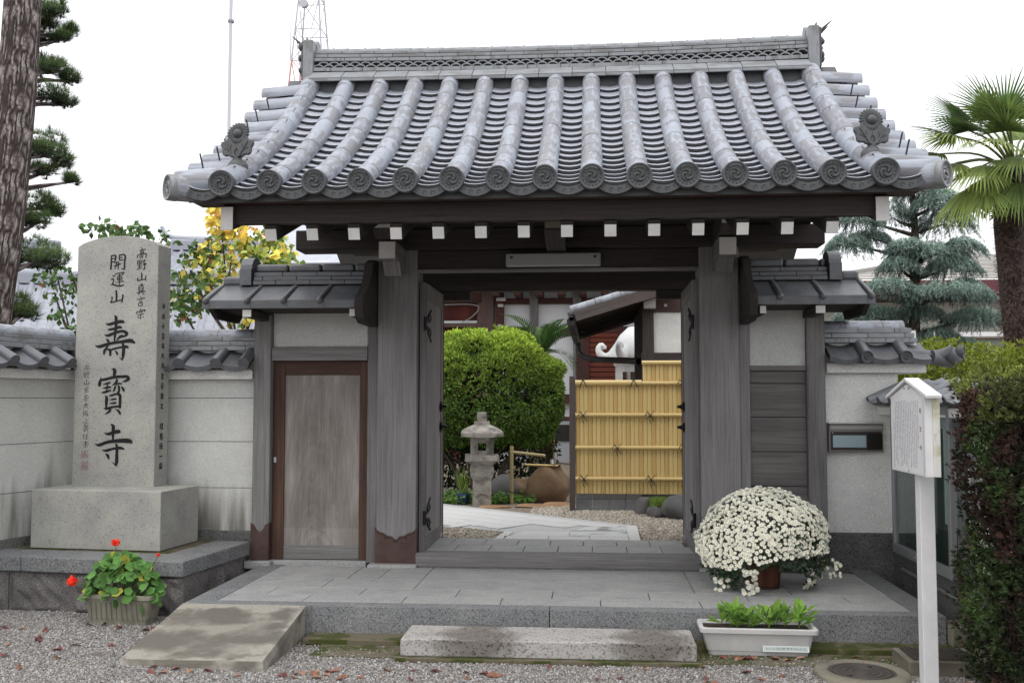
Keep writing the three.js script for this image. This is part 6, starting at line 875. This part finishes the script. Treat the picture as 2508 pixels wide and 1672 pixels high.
// ---------- pine at the left edge ----------
{ const t = thing('pine_tree', 'tall pine with thick flaky trunk and clipped needle pads at the left edge', 'tree', [-6.9, 0, -2.6]); const R = rng(131);
  part('trunk', limb([[0, 0, 0], [0.12, 1.4, 0], [0.24, 2.75, 0], [0.34, 3.6, 0], [0.46, 5.2, 0], [0.52, 6.8, 0]], [0.27, 0.24, 0.225, 0.22, 0.21, 0.2], 18, 40), MAT.barkPine, t);
  const pads = [[-6.42, 6.43, .16, .1], [-6.19, 6.31, .15, .1], [-6.29, 6.18, .12, .07], [-6.11, 6.15, .09, .05], [-6.37, 6.03, .15, .08], [-6.13, 6.02, .09, .05], [-6.38, 5.76, .15, .09], [-6.25, 5.63, .2, .09], [-6.12, 5.57, .1, .07], [-6.28, 5.32, .23, .09], [-6.14, 5.25, .12, .05], [-6.4, 4.77, .22, .16], [-6.22, 4.59, .2, .12], [-6.07, 4.49, .1, .08], [-6.3, 4.37, .15, .07], [-6.01, 4.28, .07, .04], [-6.44, 4.0, .2, .14], [-6.27, 3.92, .1, .07], [-6.39, 3.77, .15, .09], [-6.5, 3.39, .3, .2], [-6.2, 3.29, .22, .12], [-6.63, 2.76, .17, .13], [-6.48, 2.65, .16, .09]];
  const br = [];
  for (const [x, y, rx, ry] of pads) {
    const L = new Leaves(), zc = -0.45 + (R() - 0.5) * 0.3, X = x + 6.9, n = Math.round(34 + rx * 250);
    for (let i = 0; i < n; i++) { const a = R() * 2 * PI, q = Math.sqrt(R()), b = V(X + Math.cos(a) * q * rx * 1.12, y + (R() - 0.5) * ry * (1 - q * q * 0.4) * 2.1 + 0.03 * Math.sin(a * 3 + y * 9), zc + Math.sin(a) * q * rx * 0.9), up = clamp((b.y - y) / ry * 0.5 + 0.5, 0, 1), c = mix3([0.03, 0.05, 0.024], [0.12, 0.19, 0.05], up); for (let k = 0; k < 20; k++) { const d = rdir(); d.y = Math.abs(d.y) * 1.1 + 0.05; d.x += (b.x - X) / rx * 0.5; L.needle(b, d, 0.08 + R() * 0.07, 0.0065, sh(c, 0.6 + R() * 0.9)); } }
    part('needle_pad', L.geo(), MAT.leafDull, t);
    br.push(limb([[0.3 + (y - 3) * 0.06, y - 0.12 - R() * 0.1, -0.15], [lerp(0.4, X, 0.5), y - 0.1 + (R() - 0.5) * 0.08, zc * 0.6], [X, y - ry * 0.35, zc], [X + rx * 0.7, y - ry * 0.1, zc]], [0.045, 0.03, 0.018, 0.01], 6, 12));
    for (let k = 0; k < 4; k++) br.push(limb([[X - rx * 0.3, y - ry * 0.4, zc], [X + (R() - 0.5) * rx, y - ry * 0.1, zc + (R() - 0.5) * rx], [X + (R() - 0.5) * rx * 1.7, y + ry * 0.2, zc + (R() - 0.5) * rx * 1.5]], [0.014, 0.006], 5, 6));
  }
  for (const b of br) part('branch', b, MAT.barkPine, t); }
// ---------- leafy trees ----------
function leafTree(name, label, category, pos, blobs, stems, leafLen, cols, per, mt = MAT.leaf, group) {
  const t = thing(name, label, category, pos, 0, group), L = new Leaves(), R = rng(Math.round(pos[0] * 100) + 1000);
  for (const [x, y, z, rx, ry, n, ci] of blobs) for (let i = 0; i < n * per; i++) { const d = rdir(), q = Math.cbrt(R()), b = V(x + d.x * rx * q, y + d.y * ry * q, z + d.z * rx * q * 0.7), c = cols[ci ?? 0](R); const dir = rdir(); dir.y -= 0.55; const l2 = leafLen * (0.65 + R() * 0.55), nn = V(0, 0.4, 1).add(rdir().multiplyScalar(0.8)), c2 = sh(c, 0.65 + R() * 0.7); L.leaf(b, dir, nn, l2, l2 * 0.6, c2, 0.1, 0.36); L.leaf(b.clone().addScaledVector(dir.normalize(), l2 * 0.18), dir, nn, l2 * 0.74, l2 * 0.68, c2, 0.08, 0.4); }
  part('crown', L.geo(), mt, t); for (const s of stems) part(s.length > 3 ? 'trunk' : 'branch', limb(s, [0.028, 0.018, 0.008], 6, 12), MAT.bark, t); return t;
}
const autumn = [(R) => { const r = R(); return r < 0.3 ? [0.62, 0.53, 0.12] : r < 0.62 ? [0.36, 0.41, 0.09] : r < 0.97 ? [0.13, 0.21, 0.06] : [0.36, 0.12, 0.07]; }, (R) => R() < 0.9 ? [0.66, 0.56, 0.14] : [0.55, 0.34, 0.09], (R) => { const r = R(); return r < 0.2 ? [0.55, 0.47, 0.1] : r < 0.95 ? [0.09, 0.16, 0.05] : [0.33, 0.1, 0.07]; }];
leafTree('autumn_tree', 'small tree with yellow, green and a few red leaves left of the gate', 'tree', [-4.2, 0, -4.0],
  [[-0.17, 3.4, 0, 0.42, 0.42, 190, 0], [0.32, 3.55, -0.1, 0.36, 0.32, 150, 0], [-0.65, 3.1, 0, 0.34, 0.45, 130, 2], [-0.28, 3.98, 0, 0.2, 0.26, 110, 1], [-0.05, 3.82, 0.05, 0.2, 0.16, 60, 1], [0.53, 3.35, 0, 0.3, 0.3, 100, 0], [0.06, 2.77, 0, 0.35, 0.22, 60, 0], [-0.8, 2.85, 0, 0.25, 0.3, 50, 2], [-0.5, 3.55, 0, 0.2, 0.16, 40, 2]],
  [[[0.05, 0, 0], [0.02, 1.4, 0], [-0.05, 2.4, 0], [-0.2, 3.2, 0], [-0.28, 3.95, 0]], [[0.0, 2.2, 0], [0.2, 2.9, 0.02], [0.38, 3.6, 0]], [[-0.05, 2.3, 0], [-0.4, 2.8, 0.05], [-0.68, 3.3, 0]], [[0.02, 1.8, 0], [0.3, 2.5, 0.1], [0.55, 3.3, 0]], [[-0.03, 2.0, 0], [-0.5, 2.4, 0.05], [-0.85, 2.95, 0]], [[0.02, 2.4, 0.02], [0.1, 3.0, 0], [0.05, 3.6, 0]], [[0.1, 2.2, 0.05], [-0.15, 2.7, 0.1], [-0.1, 3.4, 0.1]]], 0.115, autumn, 1.7);
const greenish = [(R) => { const r = R(); return r < 0.985 ? [0.085, 0.15, 0.05] : [0.26, 0.12, 0.07]; }];
leafTree('young_tree', 'slender young tree with sparse leaves just left of the stone pillar', 'tree', [-5.75, 0, -3.0], [[-0.35, 3.05, 0, 0.3, 0.22, 60], [-0.3, 2.7, 0, 0.2, 0.22, 26], [0.05, 3.1, 0, 0.25, 0.25, 40], [-0.15, 2.45, 0, 0.18, 0.08, 18]], [[[0.1, 0, 0], [0, 1.5, 0], [-0.15, 2.3, 0], [-0.35, 3.1, 0]], [[0, 2.1, 0], [-0.25, 2.55, 0], [-0.38, 2.9, 0]], [[0.05, 2.0, 0], [0.0, 2.6, 0], [-0.2, 3.2, 0]], [[0.0, 2.2, 0.02], [0.1, 2.7, 0], [0.05, 3.2, 0]]], 0.085, greenish, 1.8);
leafTree('young_tree', 'green leafy shoots showing above the top of the stone pillar', 'tree', [-5.2, 0, -3.0], [[-0.3, 3.68, 0, 0.32, 0.12, 46], [0.05, 3.62, 0, 0.3, 0.12, 40], [0.35, 3.5, 0, 0.2, 0.14, 26]], [[[0.1, 0, 0], [0.05, 1.6, 0], [0, 2.9, 0], [-0.3, 3.7, 0]], [[0.03, 2.5, 0], [0.1, 3.1, 0], [0.1, 3.65, 0]], [[0.05, 2.6, 0], [0.2, 3.1, 0], [0.4, 3.55, 0]]], 0.1, greenish, 1.5);
// ---------- blue-green cedar on the right ----------
{ const t = thing('cedar_tree', 'blue green cedar with layered drooping branches right of the gate', 'tree', [4.5, 0, -5]); const R = rng(141);
  part('trunk', limb([[0.02, 0, 0], [0, 1.5, 0], [0.02, 2.8, 0], [0.05, 3.8, 0], [0.02, 4.5, 0]], [0.1, 0.09, 0.075, 0.06, 0.03], 10, 24), MAT.bark, t);
  const pads = [[3.74, 3.99, .24, .13], [4.29, 4.06, .2, .24], [4.99, 3.98, .36, .26], [3.63, 3.67, .24, .17], [3.96, 3.79, .24, .12], [4.68, 3.52, .5, .2], [5.07, 3.62, .22, .13], [4.23, 3.37, .22, .12], [4.93, 3.36, .3, .15], [4.07, 3.06, .34, .17], [4.8, 3.0, .55, .17], [5.17, 3.09, .24, .15], [3.94, 2.75, .42, .17], [4.55, 2.79, .3, .12], [5.29, 2.69, .4, .18], [4.79, 2.44, .32, .17], [5.1, 2.32, .24, .13], [4.6, 4.35, .3, .16], [4.78, 4.18, .32, .17], [4.35, 3.62, .22, .12], [4.2, 2.45, .3, .14], [3.8, 2.5, .24, .1]];
  for (const [x, y, rx, ry] of pads) { const L = new Leaves(), X = x - 4.5, zc = (R() - 0.3) * 0.5, n = Math.round(80 + rx * 1050);
    for (let i = 0; i < n; i++) { const a = R() * 2 * PI, q = Math.pow(R(), 0.6), b = V(X + Math.cos(a) * q * rx, y + ry * (0.75 - q * q * 0.9) + (R() - 0.6) * ry * 0.7, zc + Math.sin(a) * q * rx * 0.8), d = V(Math.cos(a) * 0.9 + (R() - 0.5) * 0.5, -0.35 - q * 0.3, Math.sin(a) * 0.9 + (R() - 0.5) * 0.5 + 0.25).normalize(); const top = clamp((b.y - y) / ry * 0.6 + 0.5, 0.0, 1), c = mix3([0.05, 0.085, 0.072], [0.36, 0.49, 0.42], top * top); let p = b.clone(); const len = 0.1 + R() * 0.12; for (let k = 0; k < 20; k++) { d.y -= 0.03; d.normalize(); p.addScaledVector(d, len / 20); const s = rdir().addScaledVector(d, 0.7); L.needle(p, s, 0.03 + R() * 0.018, 0.0095, sh(c, 0.65 + R() * 0.7)); } }
    part('needle_layer', L.geo(), MAT.leafDull, t); part('branch', limb([[0.02, y - 0.12 - Math.abs(X) * 0.1, 0], [X * 0.5, y - 0.1, zc * 0.5], [X, y - 0.02, zc], [X * 1.15, y - 0.03, zc]], [0.032, 0.022, 0.012, 0.005], 6, 10), MAT.bark, t); } }
// ---------- palm ----------
{ const t = thing('palm_tree', 'fan palm with shaggy brown trunk at the right edge', 'palm tree', [4.62, 0, -2]); const R = rng(151), C = [-0.02, 4.05, 0];
  const tr = limb([[0.02, 0, 0], [0.0, 1.5, 0], [-0.06, 2.6, 0], [-0.09, 3.2, 0], [-0.08, 4.0, 0]], [0.15, 0.14, 0.132, 0.132, 0.16], 22, 40), p = tr.attributes.position; for (let i = 0; i < p.count; i++) { const y = p.getY(i), k = 0.02 * Math.sin(y * 55 + p.getX(i) * 30) * Math.sin(p.getZ(i) * 40 + y * 17); p.setX(i, p.getX(i) * (1 + k)); p.setZ(i, p.getZ(i) * (1 + k)); } tr.computeVertexNormals();
  part('trunk', tr, mat({ map: rep(barkTex([36, 27, 26], [92, 74, 68], 191, 20, 26), 0.5, 0.5), roughness: 1 }), t);
  const F = new Leaves(); for (let i = 0; i < 2600; i++) { const y = 0.4 + R() * 3.65, a = R() * 2 * PI, r = 0.135 + (y > 3.6 ? 0.04 : 0), b = V(lerp(0.03, -0.1, y / 4) + Math.cos(a) * r, y, Math.sin(a) * r); F.needle(b, V(Math.cos(a), -0.9 + R() * 1.4, Math.sin(a)), 0.05 + R() * 0.06, 0.01, sh([0.075, 0.05, 0.042], 0.4 + R() * 1.1)); } part('trunk_fibre', F.geo(), MAT.leafDull, t);
  const curlLeaf = new Leaves(); for (let i = 0; i < 60; i++) { const u = i / 60; curlLeaf.leaf(V(-0.25 - 0.18 * Math.sin(u * 3.4), 3.8 - u * 0.4 + 0.05, 0.1), rdir(), rdir(), 0.1, 0.04, sh([0.2, 0.1, 0.06], 0.5 + R() * 0.8)); } part('dead_frond', curlLeaf.geo(), MAT.leafDull, t);
  const fans = [[-.64, .22, .2, -.95, .12, .3], [-.3, .42, .25, -.75, .7, .4], [.0, .5, -.2, -.1, 1, .35], [-.42, -.1, .3, -.7, -.55, .6], [-.5, .32, -.2, -.9, .3, -.3], [-.55, .02, -.1, -1, -.2, .1], [-.2, .36, .35, -.55, .25, .8], [.25, .42, .1, .4, .9, .3], [.4, .2, .2, .9, .3, .4], [.35, -.12, .3, .6, -.6, .6], [-.2, .5, -.3, -.4, 1, -.2], [-.3, -.22, .25, -.5, -.95, .4], [-.12, -.05, .42, -.35, -.5, .9], [.1, .15, .4, .2, .1, 1], [-.5, -.3, .1, -.75, -.8, .2], [.2, .3, -.3, .5, .6, -.6], [-.35, .12, .4, -.6, -.1, .8], [-.62, -.05, .15, -1, -.35, .2], [-.48, .42, .05, -.9, .55, .1], [-.4, -.34, .25, -.8, -.9, .3], [-.7, .12, -.1, -1, .05, 0], [-.25, .2, .45, -.6, .35, .7], [-.1, -.3, .35, -.2, -.95, .6], [.15, -.2, .4, .3, -.8, .7], [-.55, .25, .3, -.85, .2, .5]];
  fans.forEach(([hx, hy, hz, dx, dy, dz], fi) => {
    const L = new Leaves(), hub = V(C[0] + hx, C[1] + hy, hz), D = V(dx, dy, dz).normalize(), S = D.clone().cross(V(0.15, 1, 0.1)).normalize(), droop = dy < 0.2 ? 0.75 : 0.25, pale = R(), N = S.clone().cross(D).normalize();
    for (let k = 0; k < 32; k++) { const a = (k / 31 - 0.5) * 3.0, dir = D.clone().multiplyScalar(Math.cos(a)).addScaledVector(S, Math.sin(a)).addScaledVector(N, 0.12 * Math.cos(a * 2)); const len = (0.42 + 0.2 * Math.cos(a)) * (0.8 + R() * 0.2); let p = hub.clone(), w = 0.006, dd = dir.clone(); const seg = 5, c = sh(mix3([0.05, 0.1, 0.03], [0.28, 0.34, 0.09], pale * 0.55 + (droop > 0.5 ? 0.2 : 0)), 0.6 + R() * 0.7), side = dd.clone().cross(N).normalize(); let Lp = p.clone().addScaledVector(side, w), Rp = p.clone().addScaledVector(side, -w);
      for (let i = 1; i <= seg; i++) { const u = i / seg; dd.y -= droop * u * 0.42; dd.normalize(); p = p.clone().addScaledVector(dd, len / seg); w = 0.0135 * Math.sin(PI * Math.min(1, 0.3 + u * 0.7)) * (u > 0.99 ? 0.1 : 1); const l2 = p.clone().addScaledVector(side, w), r2 = p.clone().addScaledVector(side, -w); L.tri(Lp, Rp, r2, c); L.tri(Lp, r2, l2, c); Lp = l2; Rp = r2; } }
    part('fan_frond', L.geo(), MAT.leaf, t); part('frond_stalk', limb([[C[0], C[1] - 0.1, 0], [C[0] + hx * 0.5, C[1] + hy * 0.55 + 0.03, hz * 0.5], [hub.x, hub.y, hub.z]], [0.016, 0.009], 5, 8), mat({ color: 0x5d6b34, roughness: 0.6 }), t); }); }
// ---------- roofs behind the wall ----------
function tileField(w, l, pu = 0.28, pv = 0.24) { const nu = Math.round(w / pu), nv = Math.round(l / pv), U = nu * 6, W = nv * 3; return grid(U, W, (u, v) => { const a = u * nu, b = v * nv, fa = a - Math.floor(a), fb = b - Math.floor(b); const roll = fa < 0.3 ? 0.085 * Math.sin(fa / 0.3 * PI) : -0.018 * Math.sin((fa - 0.3) / 0.7 * PI); return [u * w - w / 2, roll + 0.05 * fb, v * l, u * w, v * l]; }); }
MAT.tileFar = mat({ color: 0x9497a0, roughness: 0.45, metalness: 0.1 });
function roofHouse(label, pos, ry, w, l, ang, wallH, o = {}) {
  const t = thing('tiled_house', label, 'building', pos, ry); const f = part('tile_field', tileField(w, l, o.pu || 0.28, o.pv || 0.26), MAT.tileFar, t); f.rotation.x = ang; f.userData.kind = 'stuff';
  part('roof_deck', bx(w - 0.1, 0.08, l, 0, -0.09 - l / 2 * Math.sin(ang), l / 2 * Math.cos(ang) - 0.02, { r: [ang, 0, 0], b: 0 }), MAT.woodDark, t);
  part('rear_slope', bx(w, 0.08, l, 0, -0.05 - l / 2 * Math.sin(ang), -l / 2 * Math.cos(ang), { r: [-ang, 0, 0], b: 0 }), MAT.tileFar, t);
  part('ridge', [bb(-w / 2, w / 2, -0.02, 0.2, -0.14, 0.14), xf(new THREE.CylinderGeometry(0.11, 0.11, w, 10, 1, false, 0, PI).toNonIndexed(), 0, 0, 0, 0, 0, PI / 2).translate(0, 0.2, 0)], MAT.tileFar, t);
  const e = l * Math.cos(ang) - 0.7, dy = -l * Math.sin(ang); part('wall', bb(-w / 2 + 0.5, w / 2 - 0.5, -wallH, dy + 0.2, -e, e), MAT.plaster, t); return t;
}
roofHouse('grey tiled temple roof sloping behind the left plaster wall', [-11.6, 4.25, -13.2], 0.42, 7.5, 4.6, 0.46, 4.2, { pu: 0.3, pv: 0.3 });
{ const t = roofHouse('tall grey tiled roof with upturned ridge end behind the autumn tree', [-8.0, 5.6, -17], 0, 5.6, 3.2, 0.62, 5.6);
  part('ridge_crest', [limb([[-3.1, 0.62, 0], [-2.95, 0.38, 0], [-2.4, 0.28, 0], [0, 0.14, 0], [2.7, 0.1, 0]], [0.05, 0.12, 0.16, 0.16, 0.15], 8, 24)], MAT.tileFar, t); }
roofHouse('low grey tiled roof showing between the pillar and the autumn tree', [-7.55, 3.95, -11], 0.25, 2.6, 3.0, 0.6, 3.95);
roofHouse('distant grey tiled roof beside the pine trunk', [-19.3, 6.6, -22], 0.5, 4.6, 3.0, 0.5, 6.6);
// ---------- modern house on the right ----------
{ const t = thing('modern_house', 'pale house with ribbed metal hip roof and maroon fascia at right', 'building', [9.0, 0, -14]); const X = (v) => v - 9;
  const rf = (() => { const pos = [], q = (a, b, c) => pos.push(...a, ...b, ...c), A = [X(5.0), 4.24, 0], B = [X(14), 4.24, 0], C = [X(14), 5.35, -4.6], D = [X(10.3), 5.5, -4.6], E1 = [X(5.0), 4.24, -9]; q(A, B, C); q(A, C, D); q(A, D, E1); const g = new THREE.BufferGeometry(); g.setAttribute('position', new THREE.Float32BufferAttribute(pos, 3)); g.computeVertexNormals(); return uvBox(g, 'z'); })();
  const metal = mat({ color: 0xf2f0ea, roughness: 0.55 }); const r = part('roof', rf, metal, t); const seam = mat({ color: 0x7e7a74, roughness: 0.6 });
  for (let i = 1; i < 19; i++) { const k = i / 19; part('roof_seam', bar([lerp(X(5.05), X(10.3), k), lerp(4.24, 5.5, k) + 0.015, -4.6 * k], [X(14), lerp(4.24, 5.35, k) + 0.015, -4.6 * k], 0.014, 4), seam, r); }
  part('hip_cap', bar([X(5.0), 4.26, 0], [X(10.3), 5.52, -4.6], 0.06, 6), seam, t); part('fascia', bb(X(5.0), X(14), 3.97, 4.25, -0.02, 0.06), mat({ color: 0x5c2830, roughness: 0.5 }), t); part('soffit', bb(X(5.0), X(14), 3.86, 3.965, -1.2, 0.0), mat({ color: 0x3f2a28, roughness: 0.8 }), t);
  part('wall', bb(X(5.6), X(13.5), 0, 3.86, -5, -1.0), mat({ map: MAT.plaster.map, color: 0xf4f2ea, roughness: 0.9 }), t); part('canopy', bb(X(7.4), X(13.5), 3.02, 3.12, -1.0, -0.2), MAT.whitePaint, t);
  part('window', bb(X(7.9), X(12), 2.3, 3.0, -1.0, -0.96, { b: 0 }), mat({ color: 0x9fb0b0, roughness: 0.15 }), t); part('window_frame', [bb(X(7.85), X(12.05), 3.0, 3.03, -1, -0.93), bb(X(7.85), X(12.05), 2.27, 2.31, -1, -0.93)], mat({ color: 0x7d5a40 }), t); part('gutter', bb(X(7.2), X(13.5), 3.0, 3.02, -0.2, -0.15), seam, t); }
// ---------- masts ----------
{ const t = thing('radio_tower', 'red and white lattice radio tower rising behind the gate roof', 'tower', [-16.7, 0, -50]); const red = mat({ color: 0xc98a84, roughness: 0.7 }), wht = mat({ color: 0xb4b5bc, roughness: 0.7 }); const W = (y) => lerp(2.6, 0.62, clamp(y / 26, 0, 1.2));  // both tower colours lightened: the wash of the bright sky is painted in
  for (let k = 0; k < 15; k++) { const y0 = k * 2, y1 = y0 + 2, a = W(y0), b = W(y1), g = []; const c0 = [[-a, a], [a, a], [a, -a], [-a, -a]], c1 = [[-b, b], [b, b], [b, -b], [-b, -b]]; for (let i = 0; i < 4; i++) { const j = (i + 1) % 4; g.push(bar([c0[i][0], y0, c0[i][1]], [c1[i][0], y1, c1[i][1]], 0.055, 5), bar([c0[i][0], y0, c0[i][1]], [c1[j][0], y1, c1[j][1]], 0.028, 4), bar([c1[i][0], y1, c1[i][1]], [c1[j][0], y1, c1[j][1]], 0.03, 4)); } part('lattice_section', g, k < 11 && k % 2 === 1 || k === 10 ? red : wht, t); }
  part('antenna', [cyl(0.25, 0.25, 0.3, -0.3, 25.6, 0.6, [PI / 2, 0, 0], 12), bar([-1.0, 22, 0.9], [-1.0, 25, 0.9], 0.03, 4), bar([0.2, 24, 0.7], [0.9, 27, 0.7], 0.03, 4)], wht, t); }
{ const t = thing('guyed_mast', 'thin pale mast standing in the sky left of the gate roof', 'mast', [-18.0, 0, -40]); const m = mat({ color: 0xc4c6cc, roughness: 0.7 }); part('mast_pole', bar([0, 0, 0], [0, 24, 0], 0.1, 8, 0.09), m, t); part('guy_wire', bar([-0.3, 0, 0], [0.12, 24, 0], 0.02, 4), m, t); part('collar', cyl(0.16, 0.16, 0.12, 0.02, 20.9, 0), mat({ color: 0x8d8f96 }), t); }
// ---------- loose gravel and fallen leaves ----------
function pebbles(name, label, n, place, size, cols, seed) {
  const R = rng(seed), g = new THREE.IcosahedronGeometry(1, 0), m = new THREE.InstancedMesh(g, mat({ roughness: 0.9 }), n), C = new THREE.Color(), o = new THREE.Object3D();
  for (let i = 0; i < n; i++) { const [x, y, z] = place(R), s = lerp(size[0], size[1], R() * R()); o.position.set(x, y + s * 0.25, z); o.rotation.set(R() * 6, R() * 6, R() * 6); o.scale.set(s * (0.8 + R() * 0.5), s * 0.75, s * (0.8 + R() * 0.5)); o.updateMatrix(); m.setMatrixAt(i, o.matrix); const c = cols[Math.floor(R() * cols.length)], k = 0.78 + R() * 0.44; m.setColorAt(i, C.setRGB(c[0] * k, c[1] * k, c[2] * k)); }
  m.name = name; m.castShadow = m.receiveShadow = true; scene.add(m); tag(m, label, 'gravel', null, 'stuff'); return m;
}
pebbles('gravel', 'loose grey and tan gravel in front of the platform', 78000, (R) => { for (;;) { const z = 0.95 + R() * 1.95, x = -4.4 + R() * 7.9; if (z < 1.66 && x > -2.55) continue; if (z < 1.9 && x > -2.0 && R() < 0.8) continue; if (z < 2.25 && x > -1.6 && R() < 0.45) continue; if (z < 1.05 && x > -2.7) continue; if (x > -2.6 && x < -1.68 && z < 2.42) continue; return [x, 0.002, z]; } }, [0.004, 0.0098], [[0.2, 0.19, 0.185], [0.27, 0.26, 0.255], [0.34, 0.33, 0.32], [0.24, 0.2, 0.175], [0.3, 0.265, 0.23], [0.18, 0.17, 0.17], [0.44, 0.43, 0.42]], 801);
pebbles('courtyard_gravel', 'beige pebbles beside the courtyard path', 26000, (R) => { for (;;) { const z = -0.96 - R() * 3.4, x = -1.9 + R() * 3.7; const e = 0.756 + (z + 2.257) * 0.02; if (x < e && x > -0.62 && z > -2.257 && z > -1.66 - 0) continue; const up = -2.257 + (0.756 - x) * -0.862, lo = -1.655 + (-0.587 - x) * -0.691; if (x < 0.75 && z > up && z < Math.max(lo, -1.655) && x > -0.62) continue; if (x <= -0.62 && z > up && z < lo) continue; if (x < -0.45 && z < up - 0.02) continue; return [x, 0.292, z]; } }, [0.007, 0.016], [[0.42, 0.36, 0.28], [0.5, 0.44, 0.36], [0.34, 0.3, 0.25], [0.24, 0.21, 0.18], [0.6, 0.56, 0.48]], 802);
{ const R = rng(811), L = (seed) => { const r = rng(seed), s = new Leaves(), c = [[0.17, 0.055, 0.045], [0.22, 0.095, 0.06], [0.12, 0.035, 0.035], [0.28, 0.16, 0.1]][seed % 4]; const P2 = [V(0, 0, -0.04), V(0.022, 0.012, -0.008), V(0.018, 0.018 + r() * 0.01, 0.022), V(0, 0.008, 0.042), V(-0.018, 0.016, 0.022), V(-0.022, 0.01 + r() * 0.014, -0.008)], m = V(0, 0.004, 0); for (let i = 0; i < 6; i++) s.tri(m, P2[(i + 1) % 6], P2[i], sh(c, 0.8 + r() * 0.5)); return s.geo(); };
  const geos = Array.from({ length: 8 }, (_, i) => L(i)); const where = (x, z) => x > 2.3 ? 'by the drain grate' : z < 2.02 && x > 0.95 ? 'under the white planter' : z > 2.4 && x < 0 ? 'along the lower edge of the ramp' : x < -2.2 ? 'left of the concrete ramp' : 'in front of the step stone'; const put = (x, z, k) => { const m = part('fallen_leaf', geos[Math.floor(R() * 8)], MAT.leafDull); m.position.set(x, 0.008, z); m.rotation.set((R() - 0.5) * 0.5, R() * 6, (R() - 0.5) * 0.5); m.scale.setScalar(k * (0.6 + R() * 0.5)); const w = where(x, z); tag(m, 'dry reddish brown fallen leaf lying ' + w, 'leaf', 'fallen leaves ' + w); };
  for (let i = 0; i < 46; i++) put(-4.0 + Math.pow(R(), 0.8) * 1.7, 1.35 + R() * 1.25, 1); for (let i = 0; i < 34; i++) put(-2.4 + R() * 2.2, 2.42 + R() * 0.22, 0.9); for (let i = 0; i < 14; i++) put(0 + R() * 1.4, 2.15 + R() * 0.4, 0.75); for (let i = 0; i < 16; i++) put(1.0 + R() * 0.6, 1.95 + R() * 0.06, 0.8); for (let i = 0; i < 16; i++) put(2.35 + R() * 0.35, 1.9 + R() * 0.8, 1.1); for (let i = 0; i < 8; i++) put(1.7 + R() * 0.9, 1.86 + R() * 0.12, 0.7); }
renderer.render(scene, camera);
